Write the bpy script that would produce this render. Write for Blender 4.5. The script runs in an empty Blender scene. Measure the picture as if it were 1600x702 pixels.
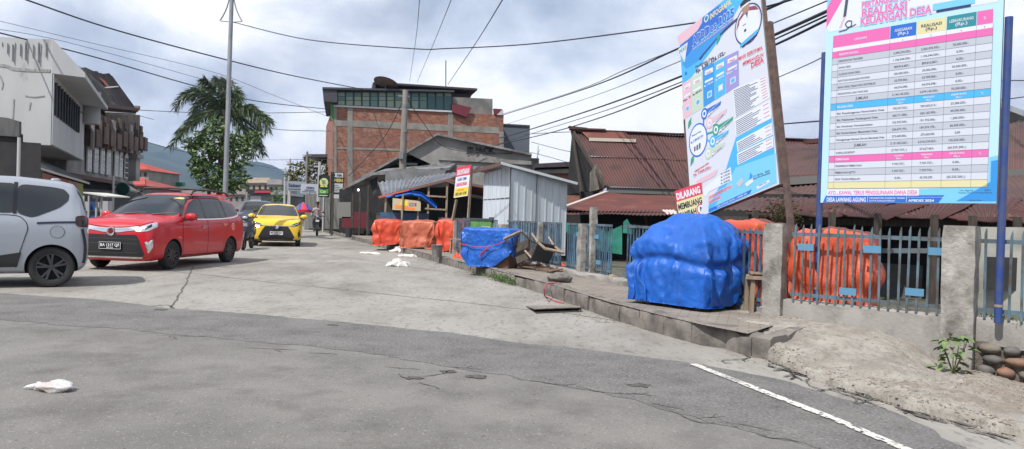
import bpy, bmesh, math, random
import numpy as np
from mathutils import Vector, Matrix
from mathutils.bvhtree import BVHTree

scene = bpy.context.scene
col = scene.collection
R = math.radians
random.seed(7)

# ------------------------------------------------------------------ camera
F, HC = 1155.0, 1.25
rho = math.atan(.03); pit = math.atan(11 / F)
fwd = np.array([0, math.cos(pit), -math.sin(pit)]); up0 = np.array([0, math.sin(pit), math.cos(pit)])
xc = math.cos(rho) * np.array([1., 0, 0]) + math.sin(rho) * up0
yc = -math.sin(rho) * np.array([1., 0, 0]) + math.cos(rho) * up0
CP = np.array([0, 0, HC])
cam_d = bpy.data.cameras.new('camera'); cam = bpy.data.objects.new('camera', cam_d); col.objects.link(cam)
cam_d.sensor_width = 36; cam_d.lens = 36 * F / 1600; cam_d.clip_start = .1; cam_d.clip_end = 9000
m = Matrix.Identity(4)
for i in range(3):
    m[i][0] = xc[i]; m[i][1] = yc[i]; m[i][2] = -fwd[i]; m[i][3] = CP[i]
cam.matrix_world = m
scene.camera = cam

# ------------------------------------------------------------------ light, sky, exposure
SUN_AZ, SUN_EL = math.atan2(-.50, -.60), R(54)      # where the sun stands (x, y), behind and left of the viewer
sd = np.array([math.sin(SUN_AZ) * math.cos(SUN_EL), math.cos(SUN_AZ) * math.cos(SUN_EL), math.sin(SUN_EL)])
sun_d = bpy.data.lights.new('sun', 'SUN'); sun_d.energy = 4.0; sun_d.angle = R(.6); sun_d.color = (1, .965, .91)
sun = bpy.data.objects.new('sun', sun_d); col.objects.link(sun)
sun.rotation_euler = Vector(-sd).to_track_quat('-Z', 'Y').to_euler()
w = bpy.data.worlds.new('World'); scene.world = w; w.use_nodes = True
nt = w.node_tree; nt.nodes.clear()
def wn(t, **k):
    n = nt.nodes.new(t)
    for a, b in k.items(): setattr(n, a, b)
    return n
out = wn('ShaderNodeOutputWorld')
sky = wn('ShaderNodeTexSky', sky_type='NISHITA', sun_disc=False, sun_elevation=SUN_EL, sun_rotation=SUN_AZ, dust_density=2.0)
bg1 = wn('ShaderNodeBackground'); bg1.inputs['Strength'].default_value = .13
nt.links.new(sky.outputs[0], bg1.inputs['Color'])
tc = wn('ShaderNodeTexCoord')
sep = wn('ShaderNodeSeparateXYZ'); nt.links.new(tc.outputs['Generated'], sep.inputs[0])
zz = wn('ShaderNodeMath', operation='MULTIPLY'); nt.links.new(sep.outputs[2], zz.inputs[0]); zz.inputs[1].default_value = 1.9
cmb = wn('ShaderNodeCombineXYZ'); nt.links.new(sep.outputs[0], cmb.inputs[0]); nt.links.new(sep.outputs[1], cmb.inputs[1]); nt.links.new(zz.outputs[0], cmb.inputs[2])
def wnoise(scale, detail, rough, off, dist=0.):
    mp = wn('ShaderNodeMapping'); mp.inputs['Location'].default_value = off
    nt.links.new(cmb.outputs[0], mp.inputs[0])
    n = wn('ShaderNodeTexNoise'); n.inputs['Scale'].default_value = scale; n.inputs['Detail'].default_value = detail
    n.inputs['Roughness'].default_value = rough; n.inputs['Distortion'].default_value = dist
    nt.links.new(mp.outputs[0], n.inputs[0]); return n
def wramp(src, stops):
    r = wn('ShaderNodeValToRGB'); e = r.color_ramp.elements
    while len(e) < len(stops): e.new(.5)
    for k, (p_, c_) in enumerate(stops): e[k].position = p_; e[k].color = (*c_, 1)
    nt.links.new(src, r.inputs[0]); return r
nA = wnoise(2.6, 9, .55, (3.1, 1.7, .4), .3)
nB = wnoise(1.7, 8, .58, (8.2, 4.4, 2), .2)
cover = wramp(nB.outputs[0], [(.36, (.70,) * 3), (.52, (1,) * 3)])
cc = wramp(nA.outputs[0], [(.36, (.31, .36, .47)), (.445, (.50, .55, .65)), (.515, (.70, .745, .83)), (.59, (.98, .985, 1.0))])
bg2 = wn('ShaderNodeBackground'); bg2.inputs['Strength'].default_value = 1.0
nt.links.new(cc.outputs[0], bg2.inputs['Color'])
mx = wn('ShaderNodeMixShader'); nt.links.new(cover.outputs[0], mx.inputs[0])
nt.links.new(bg1.outputs[0], mx.inputs[1]); nt.links.new(bg2.outputs[0], mx.inputs[2])
nt.links.new(mx.outputs[0], out.inputs[0])
vs = scene.view_settings
vs.view_transform = 'Standard'; vs.look = 'None'; vs.exposure = 0.33; vs.gamma = 1; vs.use_curve_mapping = False

# ------------------------------------------------------------------ measuring helpers (pixel of the 1600x702 photograph -> place in the world)
def ray(px, py): return fwd + xc * (px - 800) / F + yc * (351 - py) / F
def G(px, py, z=0.):
    r = ray(px, py); return CP + r * ((z - HC) / r[2])
def D(px, py, Y):
    r = ray(px, py); return CP + r * (Y / r[1])
def W(px, py, A, B):
    """hit of the pixel's ray with the vertical plane through ground points A and B"""
    r = ray(px, py); n = np.array([-(B[1] - A[1]), B[0] - A[0], 0.]); a = np.array([A[0], A[1], 0.])
    return CP + r * (((a - CP) @ n) / (r @ n))
def V3(*a): return np.array(a, float)
def unit(v): v = np.asarray(v, float); return v / np.linalg.norm(v)

# ------------------------------------------------------------------ noise
def _h(ix, iy, iz, s):
    n = (ix * 374761393 + iy * 668265263 + iz * 2147483647 + s * 974634777) & 0xffffffff
    n = ((n ^ (n >> 13)) * 1274126177) & 0xffffffff
    return ((n ^ (n >> 16)) & 0xffff) / 65535.0
def vnoise(x, y=0., z=0., s=0):
    x, y, z = np.broadcast_arrays(np.asarray(x, float), np.asarray(y, float), np.asarray(z, float))
    ix, iy, iz = [np.floor(a).astype(np.int64) for a in (x, y, z)]
    fx, fy, fz = x - ix, y - iy, z - iz
    fx, fy, fz = [t * t * (3 - 2 * t) for t in (fx, fy, fz)]
    r = 0
    for a in (0, 1):
        for b in (0, 1):
            for c in (0, 1):
                r = r + _h(ix + a, iy + b, iz + c, s) * (fx if a else 1 - fx) * (fy if b else 1 - fy) * (fz if c else 1 - fz)
    return r * 2 - 1
def fbm(x, y=0., z=0., s=0, o=4):
    r = 0; a = 1.
    for k in range(o):
        r = r + a * vnoise(np.asarray(x) * 2 ** k, np.asarray(y) * 2 ** k, np.asarray(z) * 2 ** k, s + k); a *= .5
    return r

# ------------------------------------------------------------------ materials
MATS = {}
def mat(name, c, rough=.7, metal=0., c2=None, scale=4., detail=6., lo=.4, hi=.6, bump=0., bscale=None, c3=None, s3=1., lo3=.5, hi3=.62,
        spec=.5, coat=0., trans=0., stretch=None, emit=None, estr=0., alpha=1., world=False, c4=None, s4=1., lo4=.5, hi4=.6, c5=None, s5=.5):
    if name in MATS: return MATS[name]
    m_ = bpy.data.materials.new(name); m_.use_nodes = True; t = m_.node_tree; b = t.nodes['Principled BSDF']
    b.inputs['Roughness'].default_value = rough; b.inputs['Metallic'].default_value = metal
    b.inputs['Specular IOR Level'].default_value = spec; b.inputs['Coat Weight'].default_value = coat
    b.inputs['Transmission Weight'].default_value = trans; b.inputs['Alpha'].default_value = alpha
    b.inputs['Base Color'].default_value = (*c, 1)
    if emit: b.inputs['Emission Color'].default_value = (*emit, 1); b.inputs['Emission Strength'].default_value = estr
    tc_ = t.nodes.new('ShaderNodeTexCoord'); mp = t.nodes.new('ShaderNodeMapping')
    if world:
        g_ = t.nodes.new('ShaderNodeNewGeometry'); t.links.new(g_.outputs['Position'], mp.inputs[0])
    else: t.links.new(tc_.outputs['Object'], mp.inputs[0])
    if stretch: mp.inputs['Scale'].default_value = stretch
    def noise(sc, det, off=0.):
        n = t.nodes.new('ShaderNodeTexNoise'); n.inputs['Scale'].default_value = sc; n.inputs['Detail'].default_value = det; n.inputs['Roughness'].default_value = .6
        if off:
            m2 = t.nodes.new('ShaderNodeMapping'); m2.inputs['Location'].default_value = (off, off * .7, off * .3); t.links.new(mp.outputs[0], m2.inputs[0]); t.links.new(m2.outputs[0], n.inputs[0])
        else: t.links.new(mp.outputs[0], n.inputs[0])
        return n
    src = None
    def mixin(prev, colr, sc, det, l_, h_, off):
        n = noise(sc, det, off); mr = t.nodes.new('ShaderNodeMapRange'); mr.inputs[1].default_value = l_; mr.inputs[2].default_value = h_
        t.links.new(n.outputs[0], mr.inputs[0]); mx_ = t.nodes.new('ShaderNodeMix'); mx_.data_type = 'RGBA'
        t.links.new(mr.outputs[0], mx_.inputs[0])
        if prev is None: mx_.inputs[6].default_value = (*c, 1)
        else: t.links.new(prev, mx_.inputs[6])
        mx_.inputs[7].default_value = (*colr, 1); return mx_.outputs[2]
    if c2 is not None: src = mixin(src, c2, scale, detail, lo, hi, 0)
    if c3 is not None: src = mixin(src, c3, s3, 5, lo3, hi3, 11.3)
    for cm, sm, l_, h_, of_ in ((c4, s4, lo4, hi4, 23.7), (c5, s5, .50, .66, 41.1)):
        if cm is None: continue
        n = noise(sm, 7, of_); mr = t.nodes.new('ShaderNodeMapRange'); mr.inputs[1].default_value = l_; mr.inputs[2].default_value = h_; t.links.new(n.outputs[0], mr.inputs[0]); mx_ = t.nodes.new('ShaderNodeMix'); mx_.data_type = 'RGBA'; mx_.blend_type = 'MULTIPLY'; t.links.new(mr.outputs[0], mx_.inputs[0]); t.links.new(src, mx_.inputs[6]); mx_.inputs[7].default_value = (*cm, 1); src = mx_.outputs[2]
    if src is not None: t.links.new(src, b.inputs['Base Color'])
    if bump:
        n = noise(bscale or scale * 3, 6, 5.1); bp = t.nodes.new('ShaderNodeBump'); bp.inputs['Distance'].default_value = bump; bp.inputs['Strength'].default_value = .7
        t.links.new(n.outputs[0], bp.inputs['Height']); t.links.new(bp.outputs[0], b.inputs['Normal'])
    MATS[name] = m_; return m_

# ------------------------------------------------------------------ mesh builder
class MB:
    def __init__(s): s.v = []; s.f = []; s.m = []; s.mats = []; s.cur = 0
    def use(s, material):
        if material not in s.mats: s.mats.append(material)
        s.cur = s.mats.index(material); return s
    def add(s, vs_, fs):
        o = len(s.v); s.v.extend([tuple(map(float, p)) for p in vs_])
        for f in fs: s.f.append(tuple(o + i for i in f)); s.m.append(s.cur)
        return s
    def poly(s, pts): return s.add(pts, [tuple(range(len(pts)))])
    def box(s, c, size, rz=0., rx=0., ry=0.):
        M_ = Matrix.Rotation(rz, 3, 'Z') @ Matrix.Rotation(ry, 3, 'Y') @ Matrix.Rotation(rx, 3, 'X')
        P = [Vector(c) + M_ @ Vector((size[0] * a / 2, size[1] * b / 2, size[2] * d / 2)) for a in (-1, 1) for b in (-1, 1) for d in (-1, 1)]
        return s.add(P, [(0, 1, 3, 2), (4, 6, 7, 5), (0, 4, 5, 1), (2, 3, 7, 6), (0, 2, 6, 4), (1, 5, 7, 3)])
    def bar(s, a, b, w_, h_=None, upv=(0, 0, 1)):
        a, b = V3(*a), V3(*b); d = unit(b - a); u = np.cross(d, upv)
        if np.linalg.norm(u) < 1e-4: u = np.cross(d, (1, 0, 0))
        u = unit(u); v = np.cross(u, d); h_ = h_ or w_
        P = [q + u * w_ / 2 * i + v * h_ / 2 * j for q in (a, b) for i, j in ((-1, -1), (1, -1), (1, 1), (-1, 1))]
        return s.add(P, [(0, 1, 2, 3), (7, 6, 5, 4), (0, 4, 5, 1), (1, 5, 6, 2), (2, 6, 7, 3), (3, 7, 4, 0)])
    def tube(s, pts, r, n=8, cap=True):
        pts = [V3(*p) for p in pts]; rs = r if hasattr(r, '__len__') else [r] * len(pts); P = []
        ref = None
        for i, p in enumerate(pts):
            d = unit((pts[min(i + 1, len(pts) - 1)] - pts[max(i - 1, 0)]))
            if ref is None: ref = (0, 0, 1) if abs(d[2]) < .9 else (1, 0, 0)
            u = unit(np.cross(d, ref)); v = np.cross(d, u); ref = -v if False else np.cross(u, d)
            for k in range(n):
                a = 2 * math.pi * k / n; P.append(p + rs[i] * (math.cos(a) * u + math.sin(a) * v))
        fs = [(i * n + k, i * n + (k + 1) % n, (i + 1) * n + (k + 1) % n, (i + 1) * n + k) for i in range(len(pts) - 1) for k in range(n)]
        if cap: fs += [tuple(range(n - 1, -1, -1)), tuple((len(pts) - 1) * n + k for k in range(n))]
        return s.add(P, fs)
    def prism(s, pts, vec):
        n = len(pts); vec = V3(*vec); P = [V3(*p) for p in pts] + [V3(*p) + vec for p in pts]
        return s.add(P, [tuple(range(n)), tuple(range(2 * n - 1, n - 1, -1))] + [(i, n + i, n + (i + 1) % n, (i + 1) % n) for i in range(n)])
    def grid(s, P):
        P = np.asarray(P); a, b = P.shape[:2]
        return s.add(P.reshape(-1, 3), [(i * b + j, i * b + j + 1, (i + 1) * b + j + 1, (i + 1) * b + j) for i in range(a - 1) for j in range(b - 1)])
    def lathe(s, prof, c=(0, 0, 0), n=24, axis='z', closed=False):
        P = []
        for k in range(n):
            a = 2 * math.pi * k / n
            for r_, z_ in prof:
                q = (r_ * math.cos(a), r_ * math.sin(a), z_)
                if axis == 'y': q = (q[0], q[2], q[1])
                if axis == 'x': q = (q[2], q[0], q[1])
                P.append(V3(*q) + V3(*c))
        L = len(prof); rr = range(L) if closed else range(L - 1)
        return s.add(P, [(k * L + i, k * L + (i + 1) % L, ((k + 1) % n) * L + (i + 1) % L, ((k + 1) % n) * L + i) for k in range(n) for i in rr])
    def build(s, name, material=None, parent=None, smooth=False, local=False, xf=None):
        me = bpy.data.meshes.new(name); V_ = np.array(s.v, float).reshape(-1, 3)
        if xf is not None: V_ = V_ @ np.array(xf.to_3x3()).T + np.array(xf.translation)
        o = bpy.data.objects.new(name, me); col.objects.link(o)
        off = np.zeros(3)
        if parent is not None:
            o.parent = parent
            if not local:
                q = parent
                while q is not None: off = off + np.array(q.location); q = q.parent
        me.from_pydata((V_ - off).tolist(), [], s.f)
        ms = s.mats if s.mats else [material]
        for x in ms: me.materials.append(x)
        if len(ms) > 1: me.polygons.foreach_set('material_index', s.m)
        bm = bmesh.new(); bm.from_mesh(me); bmesh.ops.recalc_face_normals(bm, faces=bm.faces); bm.to_mesh(me); bm.free()
        if smooth:
            me.polygons.foreach_set('use_smooth', [True] * len(me.polygons))
            if smooth is not True: me.set_sharp_from_angle(angle=R(smooth))
        me.update(); return o
def tag(o, label=None, cat=None, group=None, kind=None):
    if label: o['label'] = label
    if cat: o['category'] = cat
    if group: o['group'] = group
    if kind: o['kind'] = kind
    return o
def thing(name, label, cat, loc=(0, 0, 0), group=None, rz=0.):
    o = bpy.data.objects.new(name, None); col.objects.link(o); o.location = tuple(map(float, loc)); o.rotation_euler[2] = rz; o.empty_display_size = .2
    return tag(o, label, cat, group)
def solo(mb, name, material, label, cat, group=None, smooth=False):
    return tag(mb.build(name, material, smooth=smooth), label, cat, group)
def struct(mb, name, material, smooth=False):
    o = mb.build(name, material, smooth=smooth); o['kind'] = 'structure'; return o
def dup(o, parent=None):
    c = o.copy(); col.objects.link(c)
    if parent is not None: c.parent = parent
    for ch in [x for x in bpy.data.objects if x.parent == o]: dup(ch, c)
    return c
def poly_tri(pts2):
    """triangulate a possibly concave 2-D outline -> list of triangles"""
    from mathutils.geometry import tessellate_polygon
    return tessellate_polygon([[Vector((p[0], p[1], 0)) for p in pts2]])
def text2d(s, bold=0., spacing=1., shear=0.):
    cu = bpy.data.curves.new('t', 'FONT'); cu.body = s; cu.size = 1.; cu.offset = bold; cu.space_character = spacing; cu.resolution_u = 2; cu.shear = shear
    ob = bpy.data.objects.new('t', cu); me = ob.to_mesh()
    v = np.array([tuple(x.co)[:2] for x in me.vertices]).reshape(-1, 2); f = [tuple(p.vertices) for p in me.polygons]
    ob.to_mesh_clear(); bpy.data.objects.remove(ob); bpy.data.curves.remove(cu); return v, f
class Board:
    """a flat board: origin at one corner, u to the right and v up along it, n towards the reader"""
    def __init__(s, o, u, v): s.o = V3(*o); s.u = unit(u); s.v = unit(v); s.n = np.cross(s.u, s.v)
    def P(s, u, v, d=0.): return s.o + s.u * u + s.v * v + s.n * d
    def uv(s, px, py):
        r = ray(px, py); h = CP + r * (((s.o - CP) @ s.n) / (r @ s.n)) - s.o; return h @ s.u, h @ s.v
    def poly(s, mb, pts, d):
        o = [s.P(a, b, d) for a, b in pts]; mb.add(o, [tuple(t) for t in poly_tri(pts)])
    def rect(s, mb, u0, v0, u1, v1, d): mb.poly([s.P(u0, v0, d), s.P(u1, v0, d), s.P(u1, v1, d), s.P(u0, v1, d)])
    def disc(s, mb, u, v, r, d, ru=None, n=24): mb.poly([s.P(u + (ru or r) * math.cos(2 * math.pi * k / n), v + r * math.sin(2 * math.pi * k / n), d) for k in range(n)])
    def text(s, mb, t, u, v, h, d, width=None, align='l', bold=.0, ang=0., shear=0.):
        """cap height h, baseline v; width squeezes the line to fit"""
        p, f = text2d(t, bold, shear=shear)
        if len(p) == 0: return
        x0, x1 = p[:, 0].min(), p[:, 0].max(); k = h / .73; kx = k if width is None else width / (x1 - x0)
        X_ = (p[:, 0] - x0) * kx; wd = (x1 - x0) * kx
        if align == 'c': X_ = X_ - wd / 2
        if align == 'r': X_ = X_ - wd
        Y_ = p[:, 1] * k; ca, sa = math.cos(ang), math.sin(ang)
        mb.add([s.P(u + a * ca - b * sa, v + a * sa + b * ca, d) for a, b in zip(X_, Y_)], f)
# ------------------------------------------------------------------ materials of the setting
concrete_road = mat('concrete_road', (.31, .295, .268), .9, c2=(.25, .235, .212), scale=.9, lo=.35, hi=.65, bump=.010, bscale=55, c3=(.17, .16, .145), s3=16, lo3=.54, hi3=.70, world=True, c4=(.62, .60, .58), s4=.55, lo4=.48, hi4=.75, stretch=(1, .45, 1), c5=(.8, .79, .77), s5=2.2)
asphalt_old = mat('asphalt_old', (.192, .182, .170), .92, c2=(.145, .137, .128), scale=.9, lo=.40, hi=.60, bump=.012, bscale=75, c3=(.30, .28, .25), s3=55, lo3=.60, hi3=.68, world=True, c4=(.45, .44, .43), s4=34, lo4=.60, hi4=.70, c5=(.74, .73, .73), s5=1.7)
asphalt_new = mat('asphalt_new', (.118, .112, .109), .93, c2=(.165, .157, .150), scale=1.6, lo=.35, hi=.65, bump=.016, bscale=60, c3=(.27, .26, .25), s3=48, lo3=.56, hi3=.64, world=True, c4=(.5, .5, .5), s4=40, lo4=.56, hi4=.66, c5=(.78, .77, .77), s5=2.6)
kerb_m = mat('kerb_concrete', (.20, .178, .158), .95, c2=(.10, .088, .08), scale=3.5, lo=.42, hi=.62, bump=.012, bscale=30, world=True)
crack_m = mat('crack_dirt_lip_shade', (.095, .086, .076), .95)
dirt_m = mat('dirt_rubble', (.30, .262, .22), .95, c2=(.20, .17, .14), scale=2.2, lo=.38, hi=.62, bump=.02, bscale=40, c3=(.42, .39, .35), s3=28, lo3=.56, hi3=.66, world=True)
conc_wall = mat('concrete_weathered', (.29, .275, .255), .93, c2=(.16, .148, .135), scale=3, lo=.45, hi=.68, bump=.01, bscale=30)
yard_m = mat('yard_dirt', (.12, .11, .09), .95, c2=(.07, .075, .05), scale=1.5, bump=.02)

# terrain sheet to the horizon
g = MB(); g.poly([(-4000, -400, -.32), (4000, -400, -.32), (4000, 6000, -.32), (-4000, 6000, -.32)])
struct(g, 'ground', mat('far_ground', (.12, .13, .08), .95, c2=(.09, .08, .06), scale=.05, world=True))

# kerb line, from the broken near end up the street
KB = [G(*q)[:2] for q in [(1148, 547), (1095, 540), (1024, 520), (950, 497), (850, 460), (760, 432), (700, 415), (655, 402), (600, 388), (545, 373)]]
kd = unit(KB[-1] - KB[-3]); KB.append(KB[-1] + kd * 30); KB.append(KB[-1] + kd * 120)
KB = np.array(KB)
EDGE = [G(*q)[:2] for q in [(1157, 545), (1204, 567), (1296, 603), (1400, 636), (1480, 657), (1600, 686)]]
ed = unit(EDGE[-1] - EDGE[-2]); EDGE.append(EDGE[-1] + ed * 2.5); EDGE.append(EDGE[-1] + unit(ed + V3(.25, .0)) * 12)
EDGE = np.array(EDGE)
def jitter(P, step, amp, s=0, closed=False):
    P = [V3(*p) for p in P]; o = []
    for a, b in zip(P[:-1], P[1:]):
        L = np.linalg.norm(b - a); n = max(1, int(L / step)); t = (b - a) / max(L, 1e-9); nn = V3(-t[1], t[0])
        for k in range(n):
            q = a + (b - a) * k / n; o.append(q + nn * amp * (float(fbm(q[0] * 1.7, q[1] * 1.7, 0, s, 5)) + .5 * float(fbm(q[0] * 9, q[1] * 9, 0, s + 7, 3))))
    o.append(P[-1]); return o
road_edge = [V3(*p) for p in EDGE[::-1]] + [V3(*p) for p in KB]
rb = MB(); rp = [(p[0], p[1]) for p in road_edge] + [(-300, 400), (-300, -60), (12, -60)]
rb.add([(a, b, 0.) for a, b in rp], [tuple(t) for t in poly_tri(rp)])
struct(rb, 'road', concrete_road)
# dark resurfaced strip and the old asphalt in front of it
up = [G(*q)[:2] for q in [(-200, 448), (0, 459), (150, 468), (270, 483), (400, 492), (545, 505), (700, 521), (800, 535), (950, 552), (1090, 570), (1195, 590), (1277, 612), (1385, 643), (1457, 669), (1510, 706)]]
up = [up[0] + V3(-40, 3)] + up + [V3(4.0, 3.2), V3(9, -20)]
lowp = [G(*q)[:2] for q in [(-200, 490), (0, 500), (130, 512), (200, 516), (330, 530), (450, 541), (560, 551), (700, 574), (800, 590), (900, 608), (1000, 630), (1100, 655), (1230, 690), (1340, 720)]]
lowp = [lowp[0] + V3(-40, 2)] + lowp + [V3(3.0, 2.4), V3(6, -20)]
up_j = jitter(up, .07, .035, 3); low_j = jitter(lowp, .045, .055, 9)
a_ = MB(); pp = [tuple(p) for p in up_j] + [(9, -40), (-60, -40)]
a_.add([(x, y, .004) for x, y in pp], [tuple(t) for t in poly_tri(pp)]); struct(a_, 'asphalt_road', asphalt_old)
a_ = MB(); pp = [tuple(p) for p in up_j] + [tuple(p) for p in low_j[::-1]]
a_.add([(x, y, .0065) for x, y in pp], [tuple(t) for t in poly_tri(pp)]); struct(a_, 'asphalt_patch', asphalt_new)

def ribbon(mb, pts, wd, z, jit=.0, s=0):
    P = jitter(pts, .12, jit, s) if jit else [V3(*p) for p in pts]; L = []; Rr = []
    for i, p in enumerate(P):
        d = unit(P[min(i + 1, len(P) - 1)] - P[max(i - 1, 0)]); n = V3(-d[1], d[0])
        ww = wd * (.6 + .5 * abs(float(vnoise(i * .7, s)))) if jit else wd
        L.append((*(p + n * ww / 2), z)); Rr.append((*(p - n * ww / 2), z))
    mb.grid([L, Rr])
# joints and cracks in the slabs
c = MB()
ribbon(c, [G(302, 416)[:2], G(285, 452)[:2], G(268, 482)[:2]], .03, .004, .02, 4)
ribbon(c, [G(235, 479)[:2], G(262, 477)[:2], G(272, 483)[:2]], .035, .004, .03, 5)
ribbon(c, [G(170, 413)[:2], G(420, 441)[:2], G(640, 464)[:2], G(900, 492)[:2], G(1010, 508)[:2]], .022, .004, .03, 6)
ribbon(c, [G(500, 396)[:2], G(700, 426)[:2]], .02, .004, .03, 8)
struct(c, 'road_joint', crack_m)
cr = MB(); rc_ = random.Random(31)
def crack(p, ang, L, w0, depth=0):
    P_ = [V3(*p)]; a = ang; n = int(L / .035)
    for i in range(n):
        a += rc_.gauss(0, .35); a += (ang - a) * .25; P_.append(P_[-1] + V3(math.cos(a), math.sin(a)) * .035)
        if depth < 2 and rc_.random() < .07: crack(P_[-1], a + rc_.choice([-1, 1]) * rc_.uniform(.5, 1.2), L * rc_.uniform(.2, .5), w0 * .7, depth + 1)
    if len(P_) < 3: return
    Lr = [], []
    for i, p_ in enumerate(P_):
        d = unit(P_[min(i + 1, len(P_) - 1)] - P_[max(i - 1, 0)]); nn = V3(-d[1], d[0]); ww = w0 * rc_.uniform(.3, 1.2) * math.sin(math.pi * (i + .4) / len(P_)) ** .5; Lr[0].append((*(p_ + nn * ww / 2), .0095)); Lr[1].append((*(p_ - nn * ww / 2), .0095))
    cr.grid([Lr[0], Lr[1]])
for (x_, y_, a_, L_) in [(600, 574, -.5, .35), (640, 590, .2, .4), (655, 598, -.9, .3), (640, 595, 2., .25), (800, 592, -.45, .5), (900, 606, -.5, .4), (960, 616, -.3, .35), (1050, 645, -.5, .4), (1130, 660, -.6, .4), (380, 545, -.3, .5), (480, 552, -.35, .3), (240, 524, -.2, .6), (560, 505, -.2, .4), (545, 503, .3, .3), (1080, 655, .3, .25), (700, 575, -.4, .3), (1180, 680, -.5, .3), (1020, 632, -.4, .25)]:
    crack(G(x_, y_)[:2], a_, L_, .016)
for k_ in range(3):  # dark ribbons along the apron lip: crumbled asphalt plus painted shade of the gap
    for a_, b_ in zip(EDGE[:5], EDGE[1:6]):
        d_ = unit(b_ - a_); crack(a_ - V3(-d_[1], d_[0]) * (.015 + .045 * k_) + d_ * .05 * k_, math.atan2(d_[1], d_[0]), float(np.linalg.norm(b_ - a_)) * 1.0, .045 - .01 * k_)
struct(cr, 'road_crack_lip_shade', crack_m)
pt = MB()
for k, (x, y, r_) in enumerate([(645, 592, .05), (745, 590, .07), (520, 509, .05), (250, 485, .07), (1000, 604, .07), (700, 582, .05)]):
    o = G(x, y)[:2]; P = [(o[0] + r_ * (1 + .5 * float(vnoise(math.cos(a) * 2, math.sin(a) * 2, k))) * math.cos(a) * 1.4, o[1] + r_ * .9 * (1 + .5 * float(vnoise(math.cos(a) * 2, math.sin(a) * 2, k + 9))) * math.sin(a)) for a in np.linspace(0, 6.283, 18)[:-1]]
    pt.add([(a, b, .0095) for a, b in P], [tuple(t) for t in poly_tri(P)])
struct(pt, 'road_pothole', mat('pothole', (.10, .09, .08), .95, c2=(.05, .045, .04), scale=30))
# white painted line, worn
WL = [G(*q)[:2] for q in [(1083, 571), (1200, 617), (1300, 656), (1410, 703), (1560, 770)]]
wl = MB(); N = 420
Pw = []
cum = np.concatenate([[0], np.cumsum([np.linalg.norm(b - a) for a, b in zip(WL[:-1], WL[1:])])])
for t_ in np.linspace(0, cum[-1], N):
    i = min(len(WL) - 2, int(np.searchsorted(cum, t_, 'right') - 1)); k_ = (t_ - cum[i]) / (cum[i + 1] - cum[i]); Pw.append(WL[i] + (WL[i + 1] - WL[i]) * k_)
for i in range(N - 1):
    d = unit(Pw[i + 1] - Pw[i]); n = V3(-d[1], d[0])
    for j in range(5):
        e0, e1 = (-.04 + j * .016), (-.024 + j * .016)
        if float(fbm(i * .16, j * .8, 0, 77, 3)) > (.62 if i > 110 else .9): continue
        ja = .003 * float(vnoise(i * .5, j, 3)); a, b = Pw[i], Pw[i + 1]
        wl.poly([(*(a + n * (e0 + (ja if j == 0 else 0))), .014), (*(b + n * (e0 + (ja if j == 0 else 0))), .014), (*(b + n * e1), .014), (*(a + n * e1), .014)])
struct(wl, 'road_marking', mat('worn_white_paint', (.60, .58, .54), .85, c2=(.20, .19, .18), scale=34, lo=.52, hi=.64, world=True, c3=(.30, .29, .27), s3=3, lo3=.5, hi3=.75))

# ------------------------------------------------------------------ sidewalk
FC = V3(3.03, 8.35)                                    # fence corner
FL = [FC, V3(1.77, 12.58), V3(1.03, 14.51), V3(-.29, 18.11), V3(-2.4, 24.2), V3(-4.6, 30.)]
FR = [FC, V3(4.49, 7.1), V3(4.90, 6.68), V3(7.6, 4.0)]
SZ = .21
def sz(y): return .215 - max(0, min(1, (y - 8) / 14)) * .06
KBs = KB[1:10]
sw = [tuple(p) for p in KBs] + [(-5.6, 36.5)] + [tuple(p) for p in FL[::-1]] + [tuple(G(1262, 493, .2)[:2]), tuple(G(1168, 524, .2)[:2])]
s_ = MB(); s_.add([(x, y, sz(y)) for x, y in sw], [tuple(t) for t in poly_tri(sw)])
def paving():
    m_ = mat('sidewalk_paving', (.27, .238, .205), .93, c2=(.20, .175, .15), scale=2.5, lo=.35, hi=.65, world=True)
    t = m_.node_tree; b = t.nodes['Principled BSDF']; g_ = t.nodes.new('ShaderNodeNewGeometry'); mp = t.nodes.new('ShaderNodeMapping'); mp.inputs['Rotation'].default_value[2] = R(18)
    mp.inputs['Scale'].default_value = (4.6, 4.6, 4.6)
    t.links.new(g_.outputs['Position'], mp.inputs[0]); br = t.nodes.new('ShaderNodeTexBrick'); t.links.new(mp.outputs[0], br.inputs[0])
    br.inputs['Scale'].default_value = 1; br.inputs['Mortar Size'].default_value = .022; br.inputs['Brick Width'].default_value = 1.; br.inputs['Row Height'].default_value = .5
    br.inputs['Color1'].default_value = (1, 1, 1, 1); br.inputs['Color2'].default_value = (.9, .88, .86, 1); br.inputs['Mortar'].default_value = (.42, .4, .37, 1)
    src = b.inputs['Base Color'].links[0].from_socket; mx_ = t.nodes.new('ShaderNodeMix'); mx_.data_type = 'RGBA'; mx_.blend_type = 'MULTIPLY'; mx_.inputs[0].default_value = 1
    t.links.new(src, mx_.inputs[6]); t.links.new(br.outputs[0], mx_.inputs[7]); t.links.new(mx_.outputs[2], b.inputs['Base Color']); return m_
struct(s_, 'sidewalk', paving())
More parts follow.
